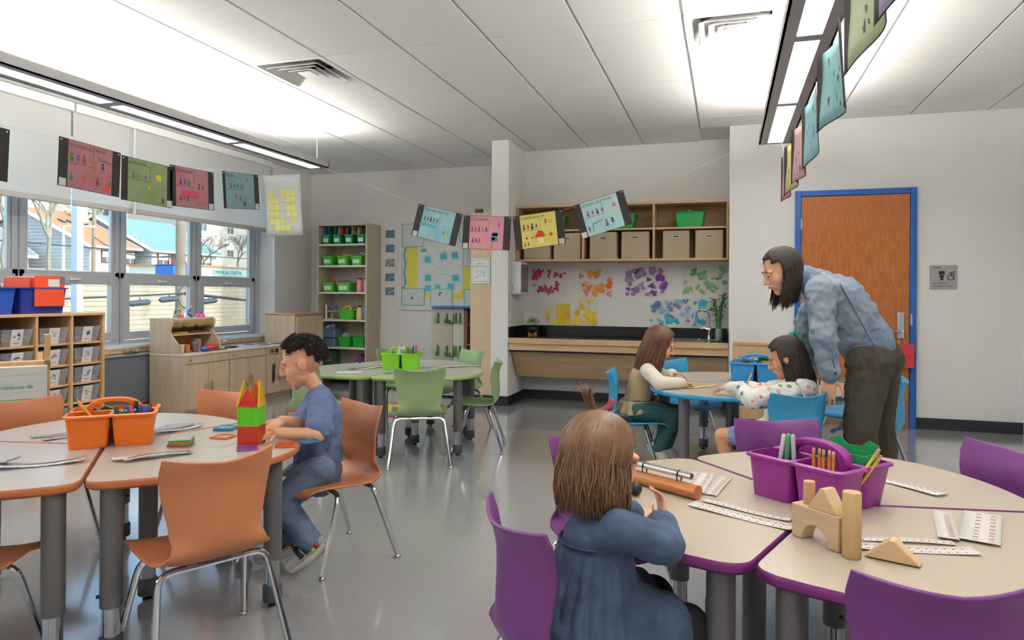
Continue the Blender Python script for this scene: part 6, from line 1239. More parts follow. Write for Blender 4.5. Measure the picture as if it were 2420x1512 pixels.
def strands(t, M, s, m, n, length, seed, gap=1.0, name='hair', root=(.05, .9), th1=1.78, drift=.25, wave=.012, r0=.0042, part=0, jit=.02, gapback=0, grav=(0, 0, -1), ends=.2):
    rn = random.Random(seed); b = MB(); G = V(grav).normalized(); c0 = V((0, -.014, .032))
    for i in range(n):
        az = rn.uniform(gap, 2*pi-gap); th0 = rn.uniform(*root); kk = 1.06+rn.uniform(-jit, jit)*2; pts = []
        aj = rn.uniform(-.15, .15); te = th1+rn.uniform(-.15, .15)
        for k in range(7):
            th = th0+(te-th0)*k/6; a2 = az+aj*k/6
            lo = c0+V((.075*kk*sin(th)*sin(a2)+part*(1-k/6)*.0, .095*kk*sin(th)*cos(a2), .089*kk*cos(th))); pts.append(M @ (lo*s))
        out = (pts[-1]-M @ (c0*s)); out.z = 0; out = out.normalized(); d = (pts[-1]-pts[-2]).normalized(); p = pts[-1]; L = length*rn.uniform(1-ends, 1.05); ph = rn.uniform(0, 6); ph2 = rn.uniform(0, 6)
        for k in range(8):
            d = (d*.55+G*.5+out*drift*(.10 if k < 4 else -.02)).normalized(); p = p+d*L/8+V((sin(ph+k*.9), cos(ph2+k*.8), 0))*wave*L*.35; pts.append(p.copy())
        N = len(pts); rr_ = [r0*s*(.55+.75*min(1, k/5)) if k < N-5 else r0*s*(1.3*(N-k)/5.0+.12) for k in range(N)]
        b.tube(pts, rr_, 5)
    return b.build(name, m, t, smooth='all')
def shoe(t, an, to, m, sole, name='shoe', w_=.036, acc=None):
    an = V(an); to = V(to); d = (to-an); d2 = V((d.x, d.y, 0)).normalized(); up = d2.cross(V((-d2.y, d2.x, 0)))*-1; heel = an-d.normalized()*.01+V((0, 0, -.045)) if d.length < .001 else None
    ax = d.normalized(); sd = ax.cross(V((0, 0, 1)));
    if sd.length < .01: sd = V((1, 0, 0))
    sd.normalize(); nu = sd.cross(ax).normalized()
    if nu.z < 0 and abs(ax.z) < .7: nu = -nu
    b = MB(); hl = an-nu*.03-ax*.015; tp = to+nu*.012; mid = hl.lerp(tp, .55)
    b.cap(an+nu*.012, hl+nu*.015, w_*.95, w_*.9); b.cap(hl+nu*.012, mid+nu*.012, w_*.88, w_*.98); b.cap(mid+nu*.010, tp+nu*.008, w_*.98, w_*.72)
    o = soft(name, b, m, t, .006, 4)
    q = MB(); pts = [hl-nu*.014, hl.lerp(tp, .3)-nu*.016, mid-nu*.014, tp-nu*.004+ax*.006]; q.cap(pts[0], pts[2], w_*.80, w_*.86); q.cap(pts[2], pts[3], w_*.86, w_*.62)
    so_ = soft('sole', q, sole, o, .006, 3)
    if acc:
        for f, c, hh in acc: MB().tube([hl.lerp(tp, f)+sd*k*w_*1.05+nu*(.012+hh*(1-abs(k)**2)+.018*(1-abs(k))) for k in (-1, -.75, -.4, 0, .4, .75, 1)], .011, 8).build('shoe_accent', c, o, smooth='all')
    return o
def person(label, base): return thing('person', label, 'person', base)
def body_common(mb, J, k, tor=(.10, .095, .09), neck=.036, arm=(.042, .036, .026), leg=(.075, .055, .040), foot=True):
    g = lambda n: V(J[n])
    mb.chain([g('pelvis'), g('waist'), g('chest'), g('neckb')], [tor[0], tor[1], tor[2], tor[2]*.55]); mb.cap(g('shL'), g('shR'), arm[0]*1.05, arm[0]*1.05); mb.cap(g('neckb'), g('head')-V((0, 0, .02)), neck, neck*.95)
    for q in 'LR':
        mb.cap(g('chest'), g('sh'+q), tor[2]*.6, arm[0]); mb.chain([g('sh'+q), g('el'+q), g('wr'+q)], arm); mb.cap(g('pelvis'), g('hip'+q), leg[0], leg[0]); mb.chain([g('hip'+q), g('kn'+q), g('an'+q)], leg)
        if foot: mb.cap(g('an'+q), g('to'+q), leg[2]*.8, leg[2]*.6)
def lift(J, *names):      # table height correction: carry hands and forearms to the true table top
    for n in names: x, y, z = J[n]; J[n] = (x*.968, y*.968, 1.18-(1.18-z)*.968)
    return J
def rel(J, b): return {k: (v[0]-b[0], v[1]-b[1], v[2]-b[2]) for k, v in J.items()}
def L2(a, b, t): return V(a).lerp(V(b), t)
# ---------------------------------------------------------------- boy
J = dict(pelvis=(-1.75,2.736,0.411), waist=(-1.745,2.727,0.486), chest=(-1.729,2.722,0.63), neckb=(-1.741,2.718,0.743), head=(-1.80,2.690,0.872), shL=(-1.667,2.636,0.705), elL=(-1.644,2.57,0.583), wrL=(-1.761,2.45,0.606), haL=(-1.819,2.411,0.591), shR=(-1.802,2.814,0.69), elR=(-1.835,2.75,0.585), wrR=(-1.84,2.596,0.628), haR=(-1.843,2.498,0.612), hipL=(-1.705,2.666,0.405), knL=(-1.817,2.558,0.29), anL=(-1.663,2.553,0.129), toL=(-1.725,2.52,0.03), hipR=(-1.802,2.804,0.39), knR=(-1.962,2.702,0.27), anR=(-1.844,2.634,0.09), toR=(-1.915,2.56,0.03))
lift(J, 'wrL', 'haL', 'wrR', 'haR', 'elL', 'elR'); B0 = (-1.75, 2.70, 0); J = rel(J, B0); t = person('boy in a blue T-shirt and rolled jeans building the tile tower', B0)
b = MB(); body_common(b, J, 1, (.075, .07, .068), .034, (.034, .031, .022), (.058, .046, .033), False); HM = headM(J['head'], (-.90, -.34, -.34)); head(b, HM, .98)
hand(b, J['wrL'], V(J['haL'])-V(J['wrL']), (.1, -.35, .9), .66, -1, (.5, .5, .55, .6), .7); hand(b, J['wrR'], V(J['haR'])-V(J['wrR']), (.3, .2, .9), .66, 1, (.5, .5, .55, .6), .7)
soft('body', b, M_skin, t, .0042, 3); M_hblk = mat('hair_black', '#221b18', .45, noise=(60, '#3a2c24', .5), bump=(300, .4)); face(t, HM, .98, M_skin, M_hblk)
hair_cap(t, HM, .98, mat('hair_short', '#1f1815', .6, noise=(90, '#352822', .5), bump=(400, .8)), lambda a, az: a < .80+(.12 if abs(az) > .55 else 0)+(.30 if abs(az) > .95 else 0)+(.03 if abs(az) > 1.3 else 0)+(.40 if abs(az) > 1.9 else 0)+(.45 if abs(az) > 2.15 else 0), 1.035, 'scalp_hair', thick=.006)
rn = random.Random(5); s = MB(); c0 = V((0, -.014, .032))
for i in range(2200):
    th = rn.uniform(.0, 2.1); az = rn.uniform(-pi, pi)
    if th > .86+(.12 if abs(az) > .55 else 0)+(.32 if abs(az) > .95 else 0)+(.45 if abs(az) > 1.95 else 0)+(.40 if abs(az) > 2.15 else 0): continue
    d = V((.075*sin(th)*sin(az), .095*sin(th)*cos(az), .089*cos(th))); p = HM @ ((c0+d*1.05)*.98); o_ = (HM.to_3x3() @ d).normalized(); fw = HM.to_3x3() @ V((sin(az)*.5, .9*max(0, cos(az))-.3, -.8 if abs(az) > 1 else .1)); L_ = .020*(1-.45*min(1, th/1.6))
    s.tube([p, p+o_*L_*.55+fw*.004, p+o_*L_*.8+fw*.010], [.0022, .0018, .0004], 4)
s.build('short_hair', MATS['hair_short'], t, smooth='all')
s = MB(); J1 = J; s.chain([V(J['pelvis'])-V((0, 0, .035)), J['waist'], J['chest'], L2(J['neckb'], J['chest'], .25)], [.108, .106, .098, .062]); s.cap(J['shL'], J['shR'], .055, .055)
for q in 'LR': s.cap(J['sh'+q], L2(J['sh'+q], J['el'+q], .80), .055, .060); s.cap(J['chest'], J['sh'+q], .075, .055)
soft('t_shirt', s, mat('tee_blue', '#5f6f92', .85, noise=(9, '#56658a', .5), bump=(160, .2)), t, .0065, 4, (.05, .022))
s = MB()
for q in 'LR': s.cap(J['pelvis'], J['hip'+q], .080, .078); s.chain([J['hip'+q], J['kn'+q], L2(J['kn'+q], J['an'+q], .88)], [.078, .060, .050]); s.cap(L2(J['kn'+q], J['an'+q], .80), L2(J['kn'+q], J['an'+q], .92), .054, .054)
soft('jeans', s, mat('jeans', '#4d5f7d', .85, noise=(12, '#6b7d98', .5), bump=(200, .25)), t, .0065, 4, (.05, .010))
for q in 'LR':
    MB().tube([L2(J['kn'+q], J['an'+q], .84), L2(J['kn'+q], J['an'+q], 1.0)], .034, 12).build('sock', M_white, t, smooth='all')
    shoe(t, J['an'+q], J['to'+q], mat('shoe_white', '#c9c6c0', .6, noise=(25, '#a9a8a6', .5)), mat('sole_white', '#d6d4cc', .5), 'trainer', .037, [(.0, pmat('shoe', '#a8283a', rough=.5), .004), (.16, pmat('shoe', '#c8d83a', rough=.5), -.02), (.30, pmat('shoe', '#23252b', rough=.5), .028), (.5, pmat('shoe', '#23252b', rough=.5), .024)])
# ---------------------------------------------------------------- girl in denim (back to us)
J = dict(pelvis=(-0.30,1.635,0.425), waist=(-0.291,1.616,0.494), chest=(-0.284,1.608,0.605), neckb=(-0.278,1.609,0.69), head=(-0.279,1.615,0.792), shR=(-0.225,1.54,0.665), elR=(-0.128,1.615,0.612), wrR=(-0.147,1.740,0.622), haR=(-0.150,1.80,0.655), shL=(-0.325,1.69,0.655), elL=(-0.29,1.80,0.60), wrL=(-0.237,1.832,0.612), haL=(-0.19,1.865,0.608), hipR=(-0.256,1.574,0.43), knR=(-0.085,1.69,0.40), anR=(-0.068,1.735,0.13), toR=(0.0,1.79,0.03), hipL=(-0.330,1.69,0.42), knL=(-0.179,1.86,0.39), anL=(-0.163,1.896,0.13), toL=(-0.10,1.95,0.03))
lift(J, 'wrL', 'haL', 'wrR', 'haR', 'elL', 'elR'); B0 = (-.29, 1.63, 0); J = rel(J, B0); t = person('girl in a denim dress seen from behind with a topknot ponytail', B0)
b = MB(); body_common(b, J, 1, (.075, .07, .066), .032, (.033, .030, .022), (.055, .045, .032), False); HM = headM(J['head'], (.72, .62, -.22)); head(b, HM, .90, False)
hand(b, J['wrR'], V((-.005, .045, .05)), (.75, .2, -.3), .62, 1, (.12, .35, .55, .6), .3, .16); hand(b, J['wrL'], V((.06, .02, -.004)), (.1, -.2, .9), .62, 1, (.35, .4, .45, .5), .5)
soft('body', b, M_skin, t, .0038, 3); M_hbr = mat('hair_brown', '#5a3d2a', .42, noise=(22, '#7d5a3e', .6)); face(t, HM, .90, M_skin, M_hbr)
hair_cap(t, HM, .90, M_hbr, lambda a, az: a < (.95 if abs(az) < .8 else (1.35 if abs(az) < 1.2 else 2.1)), 1.07, 'scalp_hair')
strands(t, HM, .90, M_hbr, 950, .125, 4, 1.0, 'hair', (.10, 1.05), 1.85, .5, .06, .0019, ends=.45, jit=.026)
strands(t, HM, .90, mat('hair_light_brown', '#8a6546', .4, noise=(22, '#6f4e36', .6)), 330, .135, 14, 1.0, 'hair_highlights', (.08, 1.0), 1.85, .6, .08, .0016, ends=.5, jit=.034)
hc = HM @ V((-.045*.9, -.015*.9, .118*.9)); rn = random.Random(2); s = MB()
for i in range(46): a = rn.uniform(0, 6.3); e = rn.uniform(.05, .26); s.tube([HM @ (V((-.02+.03*cos(a), .02+.035*sin(a), .095))*.9), hc, hc+V((-.012+cos(a)*.010, sin(a)*.010, .016)), hc+V((-.02+cos(a)*e*.05, sin(a)*e*.05, .038+.012*rn.random())), hc+V((-.026+cos(a)*e*.11, sin(a)*e*.11, .05+.022*rn.random()))], [.003, .0028, .003, .0018, .0004], 5)
s.build('topknot', M_hbr, t, smooth='all')
M_scr = mat('scrunchie_rose', '#9a4a58', .85, noise=(60, '#7d3848', .5)); MB().tube([hc+V((.020*cos(a)+.004*sin(5*a), .020*sin(a), .004*sin(3*a))) for a in [i*2*pi/18 for i in range(18)]], .009, 8, close=True).build('scrunchie', M_scr, t, smooth='all')
s = MB(); s.chain([hc+V((.012, 0, .004)), hc+V((.032, .01, .014)), hc+V((.036, .012, .028))], [.008, .010, .009]); s.chain([hc+V((-.004, -.01, -.008)), hc+V((-.016, -.03, -.016)), hc+V((-.005, -.035, -.026))], [.009, .011, .009]); soft('scrunchie_tail', s, M_scr, t, .004, 2)
M_den = mat('denim_dress', '#35465f', .85, noise=(10, '#485c7a', .55), bump=(260, .3)); s = MB(); s.chain([V(J['pelvis'])-V((0, 0, .03)), V(J['pelvis'])+V((0, 0, .035)), J['waist'], J['chest'], L2(J['neckb'], J['chest'], .12)], [.142, .128, .104, .084, .055]); s.cap(J['shL'], J['shR'], .044, .044); s.cap(V(J['pelvis'])-V((.02, .015, .055)), V(J['pelvis'])-V((-.02, -.015, .055)), .145, .145)
for q in 'LR': s.chain([J['sh'+q], J['el'+q], L2(J['el'+q], J['wr'+q], .88)], [.045, .043, .034]); s.cap(J['chest'], J['sh'+q], .06, .045); s.cap(J['pelvis'], L2(J['hip'+q], J['kn'+q], .62), .115, .085); s.cap(L2(J['el'+q], J['wr'+q], .84), L2(J['el'+q], J['wr'+q], .95), .036, .037)
fg = V((.72, .62, 0)).normalized(); sg = V((fg.y, -fg.x, 0))
for i in range(13):
    a = -1.5+i*.25+.05*sin(i*7); dv = sg*sin(a)-fg*cos(a); s.cap(V(J['chest'])+V((0, 0, -.01))+dv*.083, V(J['pelvis'])+V((0, 0, -.10))+dv*(.150+.008*sin(i*3)), .006, .022, 8)
dr = soft('denim_dress', s, M_den, t, .0055, 3, (.045, .012))
f_ = V((.72, .62, 0)).normalized(); sd = V((f_.y, -f_.x, 0)); c = V(J['chest'])+V((0, 0, .018)); M_st = mat('denim_seam', '#2a3850', .9)
MB().tube([c+V((0, 0, -.008))+sd*.088*sin(a)-f_*.088*cos(a) for a in [-1.0+i*.2 for i in range(11)]], .0045, 6).build('yoke_seam', M_st, dr, smooth='all')
cl = V(J['neckb'])+V((0, 0, .012)); MB().tube([cl+sd*.05*sin(a)-f_*.05*cos(a)+V((0, 0, .006*cos(a))) for a in [i*2*pi/20 for i in range(20)]], .012, 8, close=True).build('collar', M_den, dr, smooth='all')
s = MB()
for q in 'LR': s.chain([L2(J['hip'+q], J['kn'+q], .35), J['kn'+q], J['an'+q]], [.062, .056, .042])
soft('leggings', s, mat('leggings_black', '#1d1e24', .8), t, .006, 3)
for q in 'LR': shoe(t, J['an'+q], J['to'+q], mat('shoe_pink', '#8a6a78', .6), M_white, 'shoe', .032)
# ---------------------------------------------------------------- girl in beige vest
J = dict(pelvis=(-0.569,4.722,0.425), waist=(-0.558,4.725,0.515), chest=(-0.53,4.723,0.631), neckb=(-0.497,4.723,0.717), head=(-0.425,4.735,0.855), shR=(-0.493,4.63,0.690), elR=(-0.408,4.604,0.612), wrR=(-0.276,4.728,0.606), haR=(-0.22,4.79,0.60), shL=(-0.491,4.829,0.688), elL=(-0.398,4.879,0.618), wrL=(-0.345,4.80,0.66), haL=(-0.30,4.79,0.66), hipR=(-0.555,4.653,0.420), knR=(-0.327,4.672,0.39), anR=(-0.422,4.631,0.19), toR=(-0.353,4.621,0.05), hipL=(-0.572,4.794,0.420), knL=(-0.324,4.861,0.385), anL=(-0.38,4.82,0.17), toL=(-0.30,4.82,0.04))
lift(J, 'wrL', 'haL', 'wrR', 'haR', 'elR', 'elL'); B0 = (-.55, 4.72, 0); J = rel(J, B0); t = person('girl with long brown hair in a beige vest and green leggings', B0)
b = MB(); body_common(b, J, 1, (.075, .07, .068), .034, (.034, .031, .022), (.058, .046, .033), False); HM = headM(J['head'], (.86, .22, -.42)); head(b, HM, .98, False)
hand(b, J['wrR'], V(J['haR'])-V(J['wrR']), (0, -.1, 1), .66, -1); hand(b, J['wrL'], V(J['haL'])-V(J['wrL']), (0, .3, 1), .66, 1)
soft('body', b, M_skin, t, .0045, 3); M_hb2 = mat('hair_chestnut', '#4b2f22', .45, noise=(20, '#6b4632', .6), bump=(220, .3)); face(t, HM, .98, M_skin, M_hb2)
hair_cap(t, HM, .98, M_hb2, lambda a, az: a < (.9 if abs(az) < .75 else (1.3 if abs(az) < 1.15 else 2.1)), 1.08, 'scalp_hair')
strands(t, HM, .98, mat('hair_warm', '#7a5240', .42), 220, .25, 16, .95, 'hair_highlights', (.2, 1.0), 1.85, .3, .06, .0018, grav=(-.28, -.02, -1), ends=.4, jit=.03)
strands(t, HM, .98, M_hb2, 700, .25, 6, .95, 'hair', (.15, 1.05), 1.85, .25, .04, .0024, jit=.026, grav=(-.28, -.02, -1), ends=.3)
M_crm = mat('cream_knit', '#e6dfd2', .9, bump=(150, .3)); s = MB(); s.cap(J['shL'], J['shR'], .048, .048)
for q in 'LR': s.chain([J['sh'+q], J['el'+q], L2(J['el'+q], J['wr'+q], .95)], [.049, .046, .034])
soft('sweater', s, M_crm, t, .0065, 4, (.05, .010))
M_vest = mat('vest_beige', '#b5a182', .9, noise=(20, '#a89474', .5), bump=(200, .2)); s = MB(); s.chain([V(J['pelvis'])+V((0, 0, .04)), J['waist'], J['chest'], L2(J['neckb'], J['chest'], .25)], [.098, .094, .092, .058]); s.cap(L2(J['shL'], J['shR'], .2), L2(J['shL'], J['shR'], .8), .045, .045); ve = soft('vest', s, M_vest, t, .0065, 5, (.06, .008))
p0 = V(J['pelvis'])+V((0, 0, .055)); s = MB(); s.grid(lambda u, v: p0+V(((.112+(.035+.045*max(0, cos(2*pi*u)))*v+.012*v*sin(u*2*pi*13))*cos(2*pi*u), (.112+.035*v+.012*v*sin(u*2*pi*13))*sin(2*pi*u), -.085*v*(1-.55*max(0, cos(2*pi*u))))), 90, 5); s.build('peplum_frill', M_vest, ve, smooth='all', solid=.004)
s = MB()
for q in 'LR': s.cap(J['pelvis'], J['hip'+q], .078, .074); s.chain([J['hip'+q], J['kn'+q], J['an'+q]], [.074, .056, .042])
soft('leggings', s, mat('leggings_teal', '#2c5a58', .8), t, .0065, 3)
for q in 'LR': shoe(t, J['an'+q], J['to'+q], mat('shoe_cream', '#d9d5cc', .6), mat('sole_grey', '#b9b6b0', .6), 'trainer', .034)
# ---------------------------------------------------------------- girl in floral hoodie
J = dict(pelvis=(0.302,4.122,0.430), waist=(0.313,4.125,0.514), chest=(0.343,4.144,0.612), neckb=(0.358,4.171,0.692), head=(0.325,4.206,0.830), shL=(0.335,4.059,0.660), elL=(0.145,4.063,0.612), wrL=(0.095,4.191,0.630), haL=(0.10,4.26,0.628), shR=(0.385,4.279,0.660), elR=(0.205,4.405,0.615), wrR=(0.02,4.444,0.622), haR=(-0.035,4.47,0.615), hipL=(0.265,4.058,0.425), knL=(-0.016,4.202,0.373), anL=(0.032,4.174,0.12), toL=(-0.034,4.28,0.03), hipR=(0.335,4.205,0.425), knR=(0.135,4.436,0.376), anR=(0.136,4.437,0.12), toR=(0.064,4.519,0.03))
lift(J, 'wrL', 'haL', 'wrR', 'haR', 'elL', 'elR'); B0 = (.30, 4.12, 0); J = rel(J, B0); t = person('girl with long black hair in a white floral hoodie, writing', B0)
b = MB(); body_common(b, J, 1, (.078, .072, .068), .034, (.034, .031, .022), (.058, .047, .034), False); HM = headM(J['head'], (-.90, .22, -.38)); head(b, HM, .98)
hand(b, J['wrL'], V(J['haL'])-V(J['wrL']), (.2, -.1, 1), .66, 1, (.7, .8, .8, .8), .8); hand(b, J['wrR'], V(J['haR'])-V(J['wrR']), (.1, -.1, 1), .66, -1)
soft('body', b, M_skin2, t, .0042, 3); face(t, HM, .98, M_skin2, M_hblk)
hair_cap(t, HM, .98, M_hblk, lambda a, az: a < (.95 if abs(az) < .8 else (1.25 if abs(az) < 1.25 else 2.1)), 1.08, 'scalp_hair')
M_hb3 = mat('hair_darkest', '#1d1512', .38, noise=(20, '#37261e', .6), bump=(220, .3)); strands(t, HM, .98, M_hb3, 750, .22, 8, 1.25, 'hair', (.15, 1.05), 1.9, .3, .05, .0024, jit=.026, grav=(.30, -.05, -1), ends=.35)
sc_ = HM @ V((.02, -.085, .095)); MB().tube([sc_+V((.024*cos(a)+.006*sin(7*a), .02*sin(a), .022*sin(a)+.005*cos(6*a))) for a in [i*2*pi/28 for i in range(28)]], .012, 8, close=True).build('green_scrunchie', mat('scrunchie_mint', '#4fa58c', .8, noise=(70, '#3a8a74', .5)), t, smooth='all')
def floral():
    m = mat('floral_cloth', '#eceae6', .9, bump=(160, .15)); n = m.node_tree.nodes; L = m.node_tree.links; bs = n['Principled BSDF']; tc = n.new('ShaderNodeTexCoord'); vo = n.new('ShaderNodeTexVoronoi'); vo.inputs['Scale'].default_value = 21; vo.inputs['Randomness'].default_value = .8; L.new(tc.outputs['Object'], vo.inputs['Vector'])
    wv = n.new('ShaderNodeTexNoise'); wv.inputs['Scale'].default_value = 120; L.new(tc.outputs['Object'], wv.inputs['Vector']); ad = n.new('ShaderNodeMath'); ad.operation = 'MULTIPLY_ADD'; ad.inputs[1].default_value = .30; L.new(wv.outputs['Fac'], ad.inputs[0]); L.new(vo.outputs['Distance'], ad.inputs[2])
    r1 = n.new('ShaderNodeValToRGB'); e = r1.color_ramp.elements; e[0].position = .44; e[0].color = (1, 1, 1, 1); e[1].position = .47; e[1].color = (0, 0, 0, 1); L.new(ad.outputs[0], r1.inputs[0])
    sp = n.new('ShaderNodeSeparateColor'); L.new(vo.outputs['Color'], sp.inputs[0]); r2 = n.new('ShaderNodeValToRGB'); r2.color_ramp.interpolation = 'CONSTANT'; cs_ = [('#3a7aa0', 0), ('#e0a8a0', .3), ('#5a9a68', .55), ('#d88a78', .7), ('#ecE6e2', .85)]; e = r2.color_ramp.elements; e[0].color = lin(cs_[0][0]); e[1].position = cs_[1][1]; e[1].color = lin(cs_[1][0])
    for c, p in cs_[2:]: x = e.new(p); x.color = lin(c)
    L.new(sp.outputs[0], r2.inputs[0]); mx = n.new('ShaderNodeMix'); mx.data_type = 'RGBA'; L.new(r1.outputs[0], mx.inputs[0]); mx.inputs[6].default_value = lin('#eceae6'); L.new(r2.outputs[0], mx.inputs[7]); L.new(mx.outputs[2], bs.inputs['Base Color']); return m
M_flo = floral(); s = MB(); s.chain([V(J['pelvis'])-V((0, 0, .02)), J['waist'], J['chest'], L2(J['neckb'], J['chest'], .2)], [.125, .112, .104, .065]); s.cap(J['shL'], J['shR'], .058, .058)
for q in 'LR': s.chain([J['sh'+q], J['el'+q], L2(J['el'+q], J['wr'+q], .85)], [.058, .056, .044]); s.cap(L2(J['el'+q], J['wr'+q], .8), L2(J['el'+q], J['wr'+q], .93), .042, .040); s.cap(J['pelvis'], L2(J['hip'+q], J['kn'+q], .35), .10, .08)
ho = soft('floral_hoodie', s, M_flo, t, .0065, 4, (.05, .020)); hd = V(J['neckb'])+V((.06, -.02, -.02)); s = MB(); s.ell(hd, (.07, .085, .06), 14, 8); s.ell(hd+V((-.02, .0, .035)), (.055, .07, .03), 14, 8); soft('hood', s, M_flo, ho, .0065, 4)
s = MB()
for q in 'LR': s.chain([J['hip'+q], L2(J['hip'+q], J['kn'+q], .72)], [.070, .060])
soft('shorts', s, mat('shorts_blue', '#6f78a8', .85, noise=(60, '#8f98c0', .5)), t, .0065, 3)
for q in 'LR': shoe(t, J['an'+q], J['to'+q], MATS['shoe_cream'], MATS['sole_grey'], 'trainer', .034)
pc = thing('pencil', 'yellow pencil held by the girl in the floral hoodie', 'pencil', (.082, 4.11, .605)); MB().tube([(0, 0, 0), (.05, .02, .125)], .0045, 6).build('shaft', pmat('pencil', '#e0a030', rough=.4), pc); MB().tube([(.05, .02, .125), (.053, .021, .134)], .0047, 8).build('ferrule', M_gold, pc); MB().tube([(.053, .021, .134), (.056, .022, .142)], .0044, 8).build('eraser', pmat('pencil', '#d8828c', rough=.7), pc)
# ---------------------------------------------------------------- standing woman
J = dict(pelvis=(0.774,4.267,0.855), waist=(0.724,4.252,0.961), chest=(0.590,4.202,1.160), neckb=(0.419,4.147,1.285), head=(0.292,4.098,1.318), shL=(0.475,4.02,1.215), elL=(0.487,3.98,0.982), wrL=(0.527,4.013,0.762), haL=(0.523,4.012,0.679), shR=(0.535,4.327,1.215), elR=(0.441,4.342,1.02), wrR=(0.498,4.339,0.818), haR=(0.522,4.346,0.72), hipL=(0.742,4.18,0.82), knL=(0.690,4.12,0.47), anL=(0.72,4.14,0.09), toL=(0.57,4.085,0.03), hipR=(0.820,4.36,0.82), knR=(0.825,4.385,0.46), anR=(0.87,4.42,0.09), toR=(0.72,4.38,0.03))
B0 = (.78, 4.27, 0); J = rel(J, B0); t = person('woman in a light denim jacket and dark trousers bending over the girl', B0)
b = MB(); body_common(b, J, 1, (.13, .115, .12), .048, (.050, .043, .029), (.095, .065, .045), False); HM = headM(J['head'], (-.86, -.26, -.44)); head(b, HM, 1.04, False)
hand(b, J['wrL'], V((-.01, .0, -.09)), (-.2, -1, 0), 1.0, -1, (.12, .12, .14, .18), .3, .09); hand(b, J['wrR'], V(J['haR'])-V(J['wrR']), (.2, 1, 0), .98, 1)
soft('body', b, M_skin, t, .0055, 3); face(t, HM, 1.04, M_skin, M_hblk)
hair_cap(t, HM, 1.04, M_hblk, lambda a, az: a < (.85 if abs(az) < .8 else (1.2 if abs(az) < 1.3 else 2.1)), 1.08, 'scalp_hair')
strands(t, HM, 1.04, M_hb3, 900, .215, 12, 1.38, 'hair', (.12, 1.05), 1.75, .15, .03, .0024, jit=.026, grav=(-.16, -.04, -1), ends=.12)
MB().ell(HM @ V((-.083, -.012, -.04)), (.006, .006, .011), 8, 6).build('earring', M_gold, t, smooth='all')
M_jac = mat('denim_jacket', '#7488a0', .85, noise=(7, '#8f9aa4', .6), bump=(240, .35)); s = MB(); s.chain([L2(J['pelvis'], J['waist'], .75), J['waist'], L2(J['waist'], J['chest'], .5), J['chest'], L2(J['chest'], J['neckb'], .8)], [.134, .136, .144, .146, .080]); s.cap(L2(J['shL'], J['shR'], .1), L2(J['shL'], J['shR'], .9), .075, .075)
for q in 'LR': s.chain([J['sh'+q], J['el'+q], L2(J['el'+q], J['wr'+q], .9)], [.078, .070, .052]); s.cap(J['chest'], J['sh'+q], .11, .075)
ja = soft('denim_jacket', s, M_jac, t, .0075, 4, (.055, .034)); M_jd = mat('denim_dark', '#5f7590', .85, noise=(12, '#7d92aa', .5), bump=(240, .3))
s = MB(); s.cap(L2(J['elL'], J['wrL'], .82), L2(J['elL'], J['wrL'], .96), .053, .050); soft('cuff', s, M_jd, ja, .007, 3)
s = MB(); s.cap(L2(J['pelvis'], J['waist'], .60), L2(J['pelvis'], J['waist'], .75), .146, .148); soft('waistband', s, M_jd, ja, .008, 2)
s = MB(); s.cap(L2(J['chest'], J['neckb'], .86), L2(J['chest'], J['neckb'], 1.02), .078, .068); soft('collar', s, M_jd, ja, .007, 2)
MB().tube([L2(J['chest'], J['waist'], k)+V((.02, -.150, .03-.05*k)) for k in (-.25, .1, .5, .9, 1.1)], .0035, 6).build('side_seam', M_jd, ja, smooth='all')
for pts in ([L2(J['shL'], J['elL'], k)+V((.03, -.066+.01*k, 0)) for k in (0, .33, .66, 1)], [L2(J['elL'], J['wrL'], k)+V((.03-.01*k, -.058+.012*k, 0)) for k in (0, .33, .66, .85)]): MB().tube(pts, .0035, 6).build('sleeve_seam', M_jd, ja, smooth='all')
MB().ell(L2(J['elL'], J['wrL'], .9)+V((.02, -.052, 0)), (.009, .004, .009), 10, 6).build('button', M_black, ja, smooth='all')
M_tr = mat('trousers_olive', '#3d372e', .9, noise=(8, '#463f35', .5), bump=(160, .25)); s = MB(); s.cap(J['hipL'], J['hipR'], .125, .125); s.cap(J['pelvis'], L2(J['pelvis'], J['waist'], .8), .135, .125); s.cap(V(J['pelvis'])+V((.05, 0, -.02)), V(J['pelvis'])+V((.04, .03, -.06)), .115, .11)
for q in 'LR': s.chain([J['hip'+q], J['kn'+q], J['an'+q]], [.118, .088, .080])
soft('trousers', s, M_tr, t, .0085, 4, (.06, .022))
for q in 'LR': shoe(t, J['an'+q], J['to'+q], mat('shoe_dark', '#2c2a2a', .6), M_black, 'shoe', .042)
wc = thing('wrist_watch', 'black square watch on the wrist of the standing woman', 'watch', tuple(V(B0)+V(J['wrL']))); MB().tube([(.031*cos(a), .027*sin(a), .012) for a in [i*2*pi/20 for i in range(20)]], .0055, 6, close=True).build('strap', mat('strap_rose', '#c09a90', .5), wc, smooth='all'); MB().box((-.004, -.033, .012), (.034, .010, .038)).build('case', M_black, wc, bevel=.004)
rg = thing('finger_ring', 'thin ring on the hand of the standing woman', 'ring', tuple(V(B0)+V(J['wrL'])+V((-.004, -.006, -.105)))); MB().tube([(.0098*cos(a), .0098*sin(a), 0) for a in [i*2*pi/14 for i in range(14)]], .0016, 6, close=True).build('band', mat('silver', '#d9dadc', .2, metal=1), rg, smooth='all'); MB().ell((0, -.011, 0), (.003, .002, .003), 8, 6).build('stone', M_white, rg, smooth='all')
